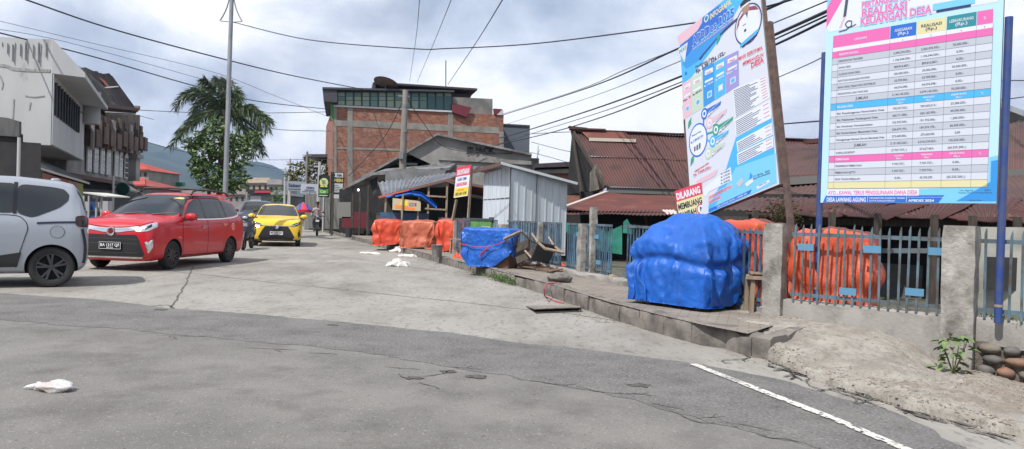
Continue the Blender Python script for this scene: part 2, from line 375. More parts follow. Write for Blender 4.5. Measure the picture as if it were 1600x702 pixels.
# kerb stones, each slightly off its neighbour, chipped
kb = MB()
def rough_block(mb, a, b, depth, z0, z1, n, seed):
    a, b = V3(*a, 0), V3(*b, 0); d = b - a; nn = unit(V3(-d[1], d[0], 0)); nn = nn if nn[0] > 0 else -nn
    nx, ny, nz = n; Ls = []
    def pt_(i, j, k):
        q = a + d * (i / nx) + nn * depth * (j / ny); z = z0 + (z1 - z0) * k / nz
        e = .02 * float(fbm(q[0] * 9, q[1] * 9, z * 9, seed, 3)); corner = (j == 0) + (k == nz) + (i in (0, nx))
        if corner >= 2: q = q + nn * .018 * (j == 0); z -= .014 + abs(e) * .8
        q = q + nn * (e if j == 0 else 0); z += (e * .5 if k == nz else 0); return (q[0], q[1], z)
    mb.grid([[pt_(i, 0, k) for i in range(nx + 1)] for k in range(nz + 1)])
    mb.grid([[pt_(i, j, nz) for i in range(nx + 1)] for j in range(ny + 1)])
    for i in (0, nx): mb.grid([[pt_(i, j, k) for j in range(ny + 1)] for k in range(nz + 1)])
    mb.grid([[pt_(i, ny, k) for i in range(nx + 1)] for k in range(nz + 1)])
cum = np.concatenate([[0], np.cumsum(np.linalg.norm(np.diff(KB[:11], axis=0), axis=1))])
def kpt(t): return np.array([np.interp(t, cum, KB[:11, 0]), np.interp(t, cum, KB[:11, 1])])
t_ = .02; k = 0
while t_ < cum[9] + 8:
    L = .52 if t_ < 14 else 1.0; p0, p1 = kpt(t_), kpt(t_ + L - .012); z1 = sz(p0[1]) + .012 + .012 * random.uniform(-1, 1)
    if 12.2 < p0[1] < 13.4: z1 -= .03
    off = V3(-.02, 0) * random.random()
    rough_block(kb, p0 + off, p1 + off, .16, -.03, z1, (8, 3, 4) if t_ < 10 else (3, 1, 2), k); t_ += L; k += 1
ret = [KB[0] + V3(-.09, .03), G(1172, 533, .15)[:2], G(1200, 519, .2)[:2], G(1250, 503, .2)[:2]]
for a_, b_ in zip(ret[:-1], ret[1:]):
    d_ = unit(b_ - a_); rough_block(kb, a_, b_, .20, -.04, .205 if a_[0] < 2.4 else .212, (6, 3, 4), k); k += 1
struct(kb, 'kerb', kerb_m, smooth=40)

# ------------------------------------------------------------------ broken apron of dirt and concrete between road and fence
nx_, ny_ = 300, 330
X_, Y_ = np.meshgrid(np.linspace(1.75, 7.2, nx_), np.linspace(2.2, 9.3, ny_))
def sdist(poly, X_, Y_, side):
    """distance to an open polyline, positive on the side where cross > 0 (times side)"""
    best = np.full(X_.shape, 1e9); sg = np.ones(X_.shape)
    for a, b in zip(poly[:-1], poly[1:]):
        d = b - a; L = d @ d; t = np.clip(((X_ - a[0]) * d[0] + (Y_ - a[1]) * d[1]) / L, 0, 1)
        ex, ey = X_ - a[0] - t * d[0], Y_ - a[1] - t * d[1]; dd = np.hypot(ex, ey); cr_ = d[0] * (Y_ - a[1]) - d[1] * (X_ - a[0])
        m_ = dd < best - 1e-9; best = np.where(m_, dd, best); sg = np.where(m_, np.sign(cr_), sg)
    return best * sg * side
dr = sdist(EDGE, X_, Y_, 1.)
ctrl = [(G(1157, 540, .1)[:2], .15), (G(1200, 550, .1)[:2], .13), (G(1175, 532, .2)[:2], .20), (G(1185, 524, .2)[:2], .205), (G(1235, 515, .2)[:2], .215), (G(1215, 505, .2)[:2], .22), (G(1300, 503, .2)[:2], .225), (G(1275, 508, .2)[:2], .222), (G(1360, 512, .2)[:2], .19), (G(1440, 520, .1)[:2], .10), (G(1500, 585, 0)[:2], -.05), (G(1600, 592, -.1)[:2], -.15), (G(1600, 640, 0)[:2], .0), (G(1590, 676)[:2], .075), (G(1480, 650)[:2], .075),
        (G(1500, 625)[:2], .05), (G(1350, 580)[:2], .11), (G(1360, 620)[:2], .07), (G(1240, 560)[:2], .12), (G(1250, 585)[:2], .07), (V3(4.5, 2.5), .02), (V3(6.8, 3.5), -.1)]
wsum = 0; hsum = 0
for c_, h_ in ctrl:
    w_ = 1 / ((X_ - c_[0]) ** 2 + (Y_ - c_[1]) ** 2 + .02) ** 1.5; wsum = wsum + w_; hsum = hsum + w_ * h_
Htop = hsum / wsum
lows = [(G(1157, 548)[:2], .04), (G(1190, 562)[:2], .05), (G(1250, 585)[:2], .06), (G(1350, 615)[:2], .06), (G(1480, 645)[:2], .07), (G(1590, 672)[:2], .07), (G(1500, 610)[:2], .04), (G(1520, 575, 0)[:2], -.04), (G(1600, 592, -.1)[:2], -.15), (G(1600, 640, 0)[:2], 0.), (G(1450, 527, .1)[:2], .07), (V3(4.5, 2.5), .02), (V3(6.8, 3.5), -.1)]
wsum = 0; hsum = 0
for c_, h_ in lows:
    w_ = 1 / ((X_ - c_[0]) ** 2 + (Y_ - c_[1]) ** 2 + .02) ** 1.5; wsum = wsum + w_; hsum = hsum + w_ * h_
Hlow = hsum / wsum
slab = [G(*q, .1)[:2] for q in [(1100, 515), (1168, 540), (1226, 558), (1321, 586), (1400, 589), (1470, 589), (1515, 582), (1485, 556), (1430, 530), (1370, 508), (1300, 480)]]
dsl = sdist(np.array(slab), X_, Y_, 1.) + .05 * fbm(X_ * 5, Y_ * 5, 0, 3, 4)
Hh = Hlow + np.maximum(Htop - Hlow, .02) * (.35 * np.clip(dsl / .015, 0, 1) + .65 * np.clip(dsl / .45, 0, 1) ** .7) * (dsl > 0)
rgh = fbm(X_ * 3.2, Y_ * 3.2, 0, 5, 5)
slabm = np.clip(dsl / .1, 0, 1)
Hh = Hh + .016 * rgh + .017 * np.abs(fbm(X_ * 9, Y_ * 11, 0, 15, 4)) * (1 - .55 * slabm) + .016 * np.round(fbm(X_ * 4, Y_ * 9, 0, 25, 3) * 2.5) / 2.5 * slabm + .006 * fbm(X_ * 30, Y_ * 30, 0, 35, 2)
dre = dr + .05 * fbm(X_ * 4, Y_ * 4, 0, 8, 4)
Hh = np.where(dre < 0, -.05 - .1 * np.clip(-dre, 0, 1), Hh - (Hh + .005) * np.exp(-np.clip(dre, 0, 9) / .012) * .9)
ap = MB(); Pg = np.dstack([X_, Y_, Hh])
idx = np.arange(nx_ * ny_).reshape(ny_, nx_); keep = (dre[:-1, :-1] > -.12)
sww = np.array([KB[0], KB[1], G(1150, 512, .2)[:2], G(1240, 505, .2)[:2], G(1300, 500, .2)[:2]]) 
fs = np.stack([idx[:-1, :-1], idx[:-1, 1:], idx[1:, 1:], idx[1:, :-1]], -1)[keep]
ap.v = [tuple(p) for p in Pg.reshape(-1, 3)]; ap.f = [tuple(map(int, f)) for f in fs]; ap.m = [0] * len(ap.f)
m_slab = mat('broken_apron', (.33, .305, .272), .95, c2=(.235, .212, .185), scale=4.0, lo=.4, hi=.62, bump=.03, bscale=38, c3=(.20, .175, .15), s3=11, lo3=.54, hi3=.68, world=True, c4=(.72, .7, .68), s4=50, lo4=.56, hi4=.68)
m_dirt = mat('packed_dirt', (.235, .20, .163), .95, c2=(.31, .28, .245), scale=5.0, lo=.42, hi=.6, bump=.03, bscale=50, c3=(.15, .125, .10), s3=18, lo3=.56, hi3=.68, world=True, c4=(.72, .7, .68), s4=45, lo4=.55, hi4=.65)
ap.mats = [m_slab, m_dirt]; sm_ = ((dsl > 0) | (dr < .32 + .1 * fbm(X_ * 3, Y_ * 3, 0, 61, 3)))[:-1, :-1][keep]; ap.m = [0 if q else 1 for q in sm_]
apron = struct(ap, 'dirt_path', None, smooth=60)
apbvh = BVHTree.FromPolygons([tuple(p) for p in Pg.reshape(-1, 3)], ap.f)
def apz(x, y):
    h = apbvh.ray_cast(Vector((x, y, 3)), Vector((0, 0, -1)))[0]; return h.z if h is not None else 0.
# ------------------------------------------------------------------ fence: base wall, pillars, panels
fence_blue = mat('fence_blue_paint', (.068, .112, .138), .65, c2=(.07, .055, .045), scale=9, lo=.42, hi=.56, c3=(.11, .18, .235), s3=4, lo3=.4, hi3=.7)
fence_far = mat('fence_blue_faded', (.045, .092, .145), .6, c2=(.03, .042, .055), scale=7, lo=.5, hi=.62, c3=(.10, .20, .30), s3=3, lo3=.5, hi3=.7)
plate_blue = mat('plate_blue_paint', (.09, .24, .38), .5, c2=(.22, .2, .17), scale=14, lo=.6, hi=.7)
pillar_m = mat('pillar_concrete', (.30, .285, .26), .95, c2=(.15, .14, .125), scale=5, lo=.45, hi=.65, bump=.02, bscale=25, c3=(.42, .40, .37), s3=3, lo3=.55, hi3=.7)
def lerp(a, b, t): return a + (b - a) * t
def seg_pts(P, t): return lerp(P[0], P[1], t)
wall_lbl = dict()
def base_wall(a, b, z0, z1, th, label, seed, cat='wall', group=None):
    a, b = V3(*a), V3(*b); L = np.linalg.norm(b - a); n = max(4, int(L / .06)); d = unit(b - a); nn = V3(d[1], -d[0])
    if nn @ (V3(0, 0) - a) < 0: nn = -nn
    mb = MB(); rows = []
    for i in range(n + 1):
        q = a + (b - a) * i / n; r = []
        e = lambda s, f=6: .012 * float(fbm(q[0] * f, q[1] * f, s, seed, 3))
        for s, (off, z) in enumerate([(.0, z0), (.0, z0 + (z1 - z0) * .35), (.0, z0 + (z1 - z0) * .7), (.0, z1 - .025), (-.02, z1), (-th + .01, z1), (-th, z1 - .02), (-th, z0)]):
            o = q + nn * (off + e(s) + (.03 * max(0, float(fbm(q[0] * 3, q[1] * 3, s * .4, seed + 5, 3))) if 0 < s < 3 else 0)); r.append((o[0], o[1], z + e(s + 9)))
        rows.append(r)
    mb.grid(rows); mb.poly(rows[0]); mb.poly(rows[-1])
    return solo(mb, 'fence_base_wall', conc_wall, label, cat, group, smooth=35)
def pillar(p, wdt, z0, z1, d, label, lean=0., seed=0, m_=None, rough=.012):
    d = unit(d); n = V3(-d[1], d[0]); mb = MB(); N = 14; rows = []
    for k in range(N + 1):
        z = z0 + (z1 - z0) * k / N; r = []
        for a, b in ((-1, -1), (0, -1), (1, -1), (1, 0), (1, 1), (0, 1), (-1, 1), (-1, 0)):
            s_ = .96 if k in (0, N) else 1; o = V3(*p) + (d * a + n * b) * wdt / 2 * s_
            e = rough * fbm(o[0] * 12, o[1] * 12, z * 8, seed, 3); o = o + (d * a + n * b) * float(e) + d * lean * (z - z0)
            r.append((o[0], o[1], z))
        r.append(r[0]); rows.append(r)
    mb.grid(rows); mb.poly(rows[-1][:-1]); mb.poly(rows[0][:-1])
    return solo(mb, 'fence_pillar', m_ or pillar_m, label, 'pillar', smooth=40)
dR = unit(FR[1] - FR[0]); dL = unit(FL[1] - FL[0])
base_wall(FR[0] - dR * .1, FR[1] - dR * .2, -.4, .42, .16, 'low weathered concrete wall under the fence, right of the brown billboard post', 1)
base_wall(FR[1] - dR * .01, FR[3], .17, .43, .16, 'low concrete wall under the fence at the far right, on top of river stones', 2)
base_wall(FL[0] + dL * .3, FL[3], .1, .30, .14, 'long low wall under the fence behind the blue cart cover', 3)
pillar(FR[1] - dR * .137 + V3(-.02, -.02), .27, -.4, 1.30, dR, 'broad square concrete fence pillar with a leafy weed at its foot', seed=2)
pillar(FC + V3(-.02, .05), .21, .1, 1.27, dR, 'dark grey fence pillar between the two orange tarpaulins', seed=5)
for q, hh, wd_, lab in [((948, 433), 1.17, .2, 'rough fence pillar next to the tall thin concrete post'), ((877, 420), 1.17, .16, 'narrow concrete fence pillar beside the broken chairs'),
                        ((802, 408), 1.08, .2, 'crumbling fence pillar behind the blue covered table'), ((700, 392), 1.1, .18, 'far fence pillar behind the orange covers')]:
    p = G(q[0], q[1], .2); t = min(range(len(FL) - 1), key=lambda i: abs((FL[i][1] + FL[i + 1][1]) / 2 - p[1])); a, b = FL[t], FL[t + 1]
    k = (p[1] - a[1]) / (b[1] - a[1]); pos = a + (b - a) * k
    pillar(pos, wd_, .05, hh, dL, lab, seed=int(q[0]), rough=.03 if q[0] == 802 else .015)
pp_ = G(967, 436, .2)[:2]; pp_ = FL[0] + (FL[1] - FL[0]) * ((pp_[1] - FL[0][1]) / (FL[1][1] - FL[0][1])) + V3(-.08, 0)
pillar(pp_, .11, .1, 1.48, dL, 'tall thin concrete post standing above the fence left of the blue cart cover', seed=44)

def fence_panel(a, b, ztop, zb, label, step=.105, plates=(), rail_t=1.16, wide=None, thick=.012, seed=0):
    wide = wide or (.022 if ztop > 1.25 else .036)
    a, b = V3(*a), V3(*b); L = np.linalg.norm(b - a); d = unit(b - a); mid = (a + b) / 2
    t = thing('metal_fence', label, 'fence', (*mid, zb), 'blue metal fence panels along the sidewalk')
    rnd = random.Random(seed); ang = math.atan2(d[1], d[0]); mb = MB(); n = int(L / step)
    for i in range(n):
        p = a + d * (step * (i + .5) + rnd.uniform(-.006, .006)); h = ztop + rnd.uniform(-.02, .015); lean = rnd.uniform(-.012, .012)
        u = V3(d[0], d[1], 0); nn = V3(-d[1], d[0], 0)
        q0 = V3(p[0], p[1], zb - .01); q1 = V3(p[0], p[1], h - .05) + u * lean; q2 = V3(p[0], p[1], h) + u * (lean + .006)
        ring = [[q + u * sx * wide / 2 * sc + nn * sy * thick / 2 for sx, sy in ((-1, -1), (1, -1), (1, 1), (-1, 1))] for q, sc in ((q0, 1), (q1, 1), (q2, .25))]
        mb.add([x for r in ring for x in r], [(r * 4 + k, r * 4 + (k + 1) % 4, r * 4 + 4 + (k + 1) % 4, r * 4 + 4 + k) for r in (0, 1) for k in range(4)] + [(8, 9, 10, 11), (3, 2, 1, 0)])
    mb.build('bars', fence_blue if ztop > 1.25 else fence_far, t)
    nn = V3(-d[1], d[0], 0) * .012
    for z in (rail_t, zb + .07):
        r_ = MB(); r_.bar((a[0] + nn[0], a[1] + nn[1], z), (b[0] + nn[0], b[1] + nn[1], z), .012, .04); r_.build('rail', fence_blue, t)
    s = -1 if (V3(-d[1], d[0]) @ (V3(0, 0) - a)) < 0 else 1
    for f_, z in plates:
        p = a + d * L * f_ + s * V3(-d[1], d[0]) * .02
        q = MB(); q.box((p[0], p[1], z), (.17, .008, .075), rz=ang); q.build('plate', plate_blue, t)
    return t
PR = FR[1] + dR * .0
fence_panel(FC + dR * .13, FR[1] - dR * .28, 1.27, .42, 'rusty blue fence panel in front of the large orange bundle, between two pillars', step=.088, plates=((.11, 1.02), (.56, 1.03), (.41, .57), (.96, 1.04), (.83, .62)), seed=1)
fence_panel(FR[1] + dR * .01, FR[3], 1.27, .43, 'blue fence panel right of the broad pillar with a leafy weed', step=.10, plates=((.13, 1.02),), seed=2)
pos = []
fence_panel(FC + dL * .2, FL[1] - dL * .35, 1.2, .30, 'blue fence panel mostly hidden behind the blue cart cover', plates=((.85, .95), (.93, .5)), seed=3)
fence_panel(FL[1] + dL * .12, FL[2] - dL * .12, 1.17, .30, 'blue fence panel between two concrete pillars with green netting behind', step=.078, plates=((.3, .95), (.7, .97), (.25, .5), (.6, .47)), seed=4)
fence_panel(FL[2] + dL * .12, V3(-.1, 17.6) , 1.17, .30, 'blue fence panel behind the upturned broken chairs', step=.078, plates=((.6, .9),), seed=5)
fence_panel(V3(-.35, 18.2), FL[4], 1.17, .28, 'distant blue fence panel behind the green crate', step=.1, seed=6)

# river stones under the right base wall
stone_m = [mat('river_stone_grey', (.15, .14, .13), .8, c2=(.09, .085, .08), scale=6, bump=.01), mat('river_stone_brown', (.24, .13, .085), .8, c2=(.15, .10, .08), scale=6, bump=.01), mat('river_stone_tan', (.20, .175, .14), .8, c2=(.13, .11, .09), scale=6, bump=.01)]
mort = MB(); aa = FR[1] - dR * .02; nq = V3(dR[1], -dR[0]); mort.grid([[(*(aa + dR * t_ - nq * .03 * 0 + nq * (.012 * float(fbm(t_ * 9, z * 9, 0, 4)))), z) for z in np.linspace(-.35, .2, 12)] for t_ in np.linspace(0, 3.4, 60)])
solo(mort, 'stone_footing', mat('dark_mortar', (.10, .085, .07), .95, c2=(.17, .14, .12), scale=20, bump=.02), 'dark mortar footing holding the river stones below the right fence', 'footing')
def blob(mb, c, r3, seed, rough=.12, rot=0., n=12):
    P = []
    for i in range(n + 1):
        th = math.pi * i / n; row = []
        for k in range(2 * n + 1):
            ph = 2 * math.pi * (k % (2 * n)) / (2 * n); q = V3(math.sin(th) * math.cos(ph), math.sin(th) * math.sin(ph), math.cos(th))
            s = 1 + rough * float(fbm(q[0] * 1.6, q[1] * 1.6, q[2] * 1.6, seed, 4)); q = q * s * V3(*r3)
            row.append((c[0] + q[0] * math.cos(rot) - q[1] * math.sin(rot), c[1] + q[0] * math.sin(rot) + q[1] * math.cos(rot), c[2] + q[2]))
        P.append(row)
    return mb.grid(P)
rnd = random.Random(5); rowz = [.145, .045, -.065, -.18]
words = ['topmost', 'second', 'third', 'lowest']
cnt = 0
for r_, z in enumerate(rowz):
    t_ = .02 + .04 * (r_ % 2); j = 0
    while t_ < 2.9:
        L = rnd.uniform(.07, .115); h = rnd.uniform(.04, .052); p = FR[1] + dR * (.0 + t_ + L) + nq * .02
        mb = MB(); blob(mb, (p[0], p[1], z), (L, .06, h), cnt, .1, rot=math.atan2(dR[1], dR[0]), n=8)
        solo(mb, 'river_stone', stone_m[rnd.choice([0, 0, 1, 2, 2])], 'rounded river stone in the wall footing, %s course, below the right fence' % words[r_], 'stone', 'river stones of the %s course under the fence wall' % words[r_], smooth=True)
        t_ += 2 * L + .012; cnt += 1; j += 1

# ------------------------------------------------------------------ billboards
post_blue = mat('post_blue_paint', (.022, .055, .21), .45, c2=(.05, .07, .16), scale=8)
post_brown = mat('post_brown_paint', (.075, .05, .048), .7, c2=(.13, .08, .06), scale=12)
frame_m = mat('billboard_frame_metal', (.35, .36, .38), .5, metal=.6)
def pm(name, c, rough=.45): return mat('print_' + name, c, rough)
K = dict(white=pm('white', (.62, .66, .74)), sky=pm('sky', (.17, .50, .74)), pale=pm('pale', (.42, .64, .78)), pink=pm('pink', (.66, .13, .38)), pinkd=pm('pink_dark', (.44, .08, .22)), grey=pm('grey', (.43, .46, .53)), lightg=pm('lightgrey', (.55, .58, .66)),
         blue=pm('blue', (.02, .13, .52)), mid=pm('mid', (.03, .25, .62)), cyan=pm('cyan', (.06, .38, .72)), cream=pm('cream', (.62, .58, .33)), teal=pm('teal', (.02, .22, .27)), navy=pm('navy', (.025, .035, .14)), line=pm('line', (.10, .11, .18)),
         ink=pm('ink', (.06, .065, .12)), red=pm('red', (.60, .05, .09)), rose=pm('rose', (.62, .42, .50)), lilac=pm('lilac', (.27, .25, .56)), green=pm('green', (.03, .28, .20)), mint=pm('mint', (.45, .55, .45)), skin=pm('skin', (.33, .2, .15)),
         yellow=pm('yellow', (.72, .55, .04)), maroon=pm('maroon', (.22, .06, .09)), orange=pm('orange', (.7, .2, .03)), black=pm('black', (.02, .02, .03)))

# --- billboard A: the table of village accounts
A0, A1 = V3(3.41, 8.24), V3(4.54, 6.92); dA = unit(A1 - A0); nA_ = V3(dA[1], -dA[0]); nA_ = nA_ if nA_ @ (-A0) > 0 else -nA_
off = nA_ * .055; BLc = W(1282, 318.5, A0 + off, A1 + off); BRc = W(1557, 316, A0 + off, A1 + off)
zb_ = (BLc[2] + BRc[2]) / 2
bA = Board((BLc[0], BLc[1], zb_), (BRc[0] - BLc[0], BRc[1] - BLc[1], 0), (0, 0, 1))
WA = float(np.linalg.norm(BRc[:2] - BLc[:2])); HA = 2.93
tA = thing('billboard', 'tall billboard with a table of village spending on two blue posts, right', 'billboard', (*((A0 + A1) / 2), .4))
pb = MB(); P = [bA.P(0, 0, -.03), bA.P(WA, 0, -.03), bA.P(WA, HA, -.03), bA.P(0, HA, -.03)]; pb.prism(P, bA.n * .026); pb.build('backing_panel', frame_m, tA)
for i, (q, top, bot) in enumerate([((1290, 80), (1292, 82), (1272, 476)), ((1575, 27), (1575, 27), (1561, 503))]):
    up_ = W(*top, A0, A1); lo_ = W(*bot, A0, A1); p = (lo_ + up_) / 2
    m_ = MB(); m_.tube([(p[0] - 0 * .02, p[1], .40), (p[0], p[1], up_[2])], .034, 14); m_.build('post', post_blue, tA, smooth=40)
    cl = MB(); cl.tube([(p[0], p[1], .55), (p[0], p[1], .575)], .038, 12); cl.build('clamp', mat('wire_rust', (.25, .2, .15), .8), tA)
prA = MB(); L0, L1, L2, L3 = .001, .0025, .004, .0055
def uA(px, py): return bA.uv(px, py)
prA.use(K['pale']); bA.rect(prA, 0, 0, WA, HA, L0)
# broad shapes of the background
tU0 = uA(1308, 60)[0]; tU1 = uA(1551, 150)[0]
colx = [bA.uv(1303, 130)[0], bA.uv(1313, 130)[0], 0, 0, 0, 0]
# column limits measured half-way up the table
cu_ = [uA(1298, 170)[0], uA(1307, 170)[0], uA(1387, 170)[0], uA(1428, 166)[0], uA(1475, 160)[0], uA(1522, 150)[0], uA(1548, 150)[0]]
hv = [uA(1306, 62)[1], uA(1306, 76)[1]]
rows_px = [(1306, 56), (1306, 75), (1305, 81), (1304.6, 89)]        # header top, header bottom, index row bottom, pink row bottom at the left edge
vh = [uA(*q)[1] for q in rows_px]
prA.use(K['sky']); bA.poly(prA, [(0, HA), (0, vh[0] + .32), (.42, HA)], L1)
prA.use(K['mid']); bA.poly(prA, [(0, HA), (0, HA - .28), (.26, HA)], L2)
prA.use(K['pink']); bA.poly(prA, [(0, vh[0] + .32), (0, vh[0] + .10), (.62, HA), (.42, HA)], L1)
prA.use(K['white']); bA.poly(prA, [(0, vh[0] + .10), (.03, vh[0] + .05), (.36, vh[0] + .06), (WA * .97, vh[0] + .06), (WA, HA), (.62, HA)], L1)
prA.use(K['sky']); bA.poly(prA, [(WA * .42, 0), (WA, 0), (WA, uA(1558, 243)[1]), (uA(1546, 245)[0], uA(1546, 246)[1]), (uA(1546, 245)[0], .16), (WA * .52, .13)], L1)
prA.use(K['mid']); bA.poly(prA, [(WA * .80, .02), (WA, .02), (WA, uA(1557, 250)[1]), (uA(1549, 252)[0], uA(1549, 252)[1]), (uA(1549, 252)[0], .20)], L2)
# pen drawing
pen = lambda a, b, w_, m_: (prA.use(K[m_]), bA.poly(prA, [(a[0] - w_, a[1]), (a[0] + w_, a[1] + w_ * .4), (b[0] + w_, b[1] + w_ * .4), (b[0] - w_, b[1])], L3))
p1, p2, p3 = uA(1327, 10), uA(1320, 27), uA(1313, 44)
pen((p1[0] + .05, HA - .02), p2, .016, 'ink'); pen(p2, p3, .011, 'rose')
scr = [uA(*q) for q in [(1311, 50), (1322, 47), (1331, 40), (1331, 33), (1325, 33), (1321, 38), (1324, 43), (1331, 42), (1338, 38)]]
prA.use(K['ink'])
for a, b in zip(scr[:-1], scr[1:]):
    d_ = unit(np.subtract(b, a)); n_ = np.array([-d_[1], d_[0]]) * .0055; bA.poly(prA, [tuple(a - n_), tuple(b - n_), tuple(b + n_), tuple(a + n_)], L3)
# titles with white halo
for px, py, px2, s_, hh in [(1347, 12.5, 1416, 'PERTANGGUNG', .062), (1347, 27, 1417, 'REALISASI', .087), (1345, 40, 1456, 'KEUANGAN DESA', .084)]:
    u0, v0 = uA(px, py); u1, _ = uA(px2, py - (px2 - px) * .19)
    prA.use(K['sky']); bA.text(prA, s_, u0 - .006, v0 - .006, hh + .008, L2, width=u1 - u0 + .012, bold=.085)
    prA.use(K['white']); bA.text(prA, s_, u0 - .003, v0 - .003, hh + .004, L2 + .0008, width=u1 - u0 + .006, bold=.05)
    prA.use(K['pink']); bA.text(prA, s_, u0, v0, hh, L3, width=u1 - u0, bold=.025)
prA.use(K['pink']); bA.text(prA, 'JAWABAN', uA(1420, 4)[0], uA(1347, 12.5)[1], .062, L3, width=.3, bold=.02)
prA.use(K['sky']); bA.rect(prA, WA * .64, uA(1540, 0)[1] - .015, WA * .86, uA(1540, 0)[1] + .05, L3); prA.use(K['navy']); bA.rect(prA, WA * .66, uA(1540, 0)[1] - .04, WA * .84, uA(1540, 0)[1] - .017, L3)
prA.use(K['ink']); bA.disc(prA, WA * .75, uA(1540, 0)[1] + .30, .19, L2); prA.use(K['lightg']); bA.disc(prA, WA * .75, uA(1540, 0)[1] + .30, .178, L3); prA.use(K['maroon']); bA.rect(prA, WA * .70, uA(1540, 0)[1] + .25, WA * .8, uA(1540, 0)[1] + .42, L3 + .0006)
# the table
vt_end = uA(1296, 295)[1]
heads = [('URAIAN', 'pink', 0, 2), ('ANGGARAN\n(Rp.)', 'blue', 2, 3), ('REALISASI\n(Rp.)', 'cream', 3, 4), ('LEBIH/KURANG\n(Rp.)', 'teal', 4, 5), ('%', 'pink', 5, 6)]
hb = vh[1]; ht = vh[0] + .0
for s_, c_, i, j in heads:
    prA.use(K[c_]); bA.rect(prA, cu_[i] + .003, hb, cu_[j] - .003, ht, L2)
    prA.use(K['ink'] if c_ == 'cream' else K['lightg']); ls = s_.split('\n'); m_ = (cu_[i] + cu_[j]) / 2
    for k, q in enumerate(ls):
        wd_ = min((cu_[j] - cu_[i]) * .8, .021 * len(q) + .0); bA.text(prA, q, m_, hb + (ht - hb) * (.5 - .28 * k if len(ls) > 1 else .36) , .030 if len(ls) > 1 else .026, L3, width=wd_, align='c', bold=.02)
prA.use(K['white']); bA.rect(prA, cu_[0], vh[2], cu_[6], vh[1], L2)
prA.use(K['ink'])
for k, s_ in enumerate('12345'): bA.text(prA, s_, (cu_[[0, 2, 3, 4, 5][k]] + cu_[[2, 3, 4, 5, 6][k]]) / 2, vh[2] + .008, .017, L3, align='c')
rows = [('PENDAPATAN DESA', 'pink', '', '', ''), ('PENDAPATAN TRANSFER', 'g', '2.095.576.932,-', '2.025.076.932,-', '70.500.000,-'), ('DANA DESA', 'w', '1.106.044.000,-', '1.106.044.000,-', '0,00,-'), ('ALOKASI DANA DESA', 'g', '809.816.867,-', '809.816.867,-', '0,00,-'),
        ('BANTUAN KEUANGAN PROVINSI', 'w', '100.000.000,-', '30.000.000,-', '70.000.000,-'), ('BAGI HASIL PAJAK DAN RETRIBUSI', 'g', '33.709.065,-', '33.709.065,-', '0,00,-'), ('PENDAPATAN LAIN YANG SAH', 'w', '44.074.598,-', '44.074.598,-', '0,00,-'), ('JUMLAH', 'g', '2.144.145.530,-', '2.074.145.530,-', '70.000.000,-'),
        ('BELANJA DESA', 'cyan', 'ANGGARAN', 'REALISASI', 'LEBIH/KURANG'), ('Bid. Penyelenggaraan Pemerintahan Desa', 'w', '792.927.023,-', '769.643.013,-', '23.284.200,-'), ('Bid. Pelaksanaan Pembangunan Desa', 'g', '666.711.800,-', '622.165.930,-', '44.545.000,-'), ('Bid. Pembinaan Kemasyarakatan', 'w', '192.935.000,-', '191.735.000,-', '1.200.000,-'),
        ('Bid. Pemberdayaan Masyarakat Desa', 'g', '226.679.195,-', '159.374.195,-', '66.305.000,-'), ('Penanggulangan Bencana Darurat Mendesak Desa', 'w', '273.600.000,-', '273.600.000', '0,00'), ('JUMLAH', 'g', '2.151.853.267,-', '2.016.518.067,-', '135.335.200,-'), ('SURPLUS/DEFISIT', 'w', '(7.707.737,-)', '57.627.463,-', '(65.335.200,-)'),
        ('PEMBIAYAAN', 'pink', 'ANGGARAN', 'REALISASI', 'LEBIH/KURANG'), ('PENERIMAAN PEMBIAYAAN', 'w', '7.707.737,-', '7.707.737,-', '0,00,-'), ('PEMBIAYAAN NETTO', 'g', '7.707.737,-', '7.707.737,-', '0,00,-'), ('SILPA TAHUN BERJALAN', 'w', '0,00,-', '65.335.200', '(65.335.200,-)'), ('', 'cream', '', '', '')]
top = vh[2]; nR = len(rows); rh = (top - vt_end) / nR
for k, (s_, c_, a, b, e) in enumerate(rows):
    v1 = top - rh * k; v0 = v1 - rh; mm = {'g': 'grey', 'w': 'lightg'}.get(c_, c_)
    prA.use(K[mm]); bA.rect(prA, cu_[0], v0, cu_[6], v1, L2)
    ink = 'white' if c_ in ('pink', 'cyan') else 'ink'; prA.use(K[ink]); hh = rh * .30
    if s_ == 'JUMLAH': bA.text(prA, s_, (cu_[1] + cu_[2]) / 2, v0 + rh * .28, rh * .42, L3, align='c', width=.13, bold=.015)
    elif s_: bA.text(prA, s_, cu_[1] + .012, v0 + rh * .28, hh * (1.15 if ink == 'white' else 1), L3, width=min(.0125 * len(s_) + .02, (cu_[2] - cu_[1]) * .94), bold=.015)
    for i, q in ((2, a), (3, b), (4, e)):
        if not q: continue
        m_ = (cu_[i] + cu_[i + 1]) / 2
        if ink == 'white':
            bA.text(prA, q, m_, v0 + rh * .52, rh * .26, L3, width=.011 * len(q), align='c', bold=.015); bA.text(prA, '(Rp.)', m_, v0 + rh * .12, rh * .26, L3, width=.05, align='c', bold=.01)
        else: bA.text(prA, q, m_, v0 + rh * .3, hh * 1.05, L3, width=min(.0115 * len(q), (cu_[i + 1] - cu_[i]) * .8), align='c', bold=.015)
    if ink == 'white' and a: bA.text(prA, '%', (cu_[5] + cu_[6]) / 2, v0 + rh * .3, rh * .35, L3, align='c')
    prA.use(K['line']); bA.rect(prA, cu_[0], v0 - .0012, cu_[6], v0 + .0012, L3)
for k, x_ in enumerate(cu_): prA.use(K['line']); bA.rect(prA, x_ - .0012, vt_end, x_ + .0012, (vh[1] if k != 1 else top), L3 - .0004)
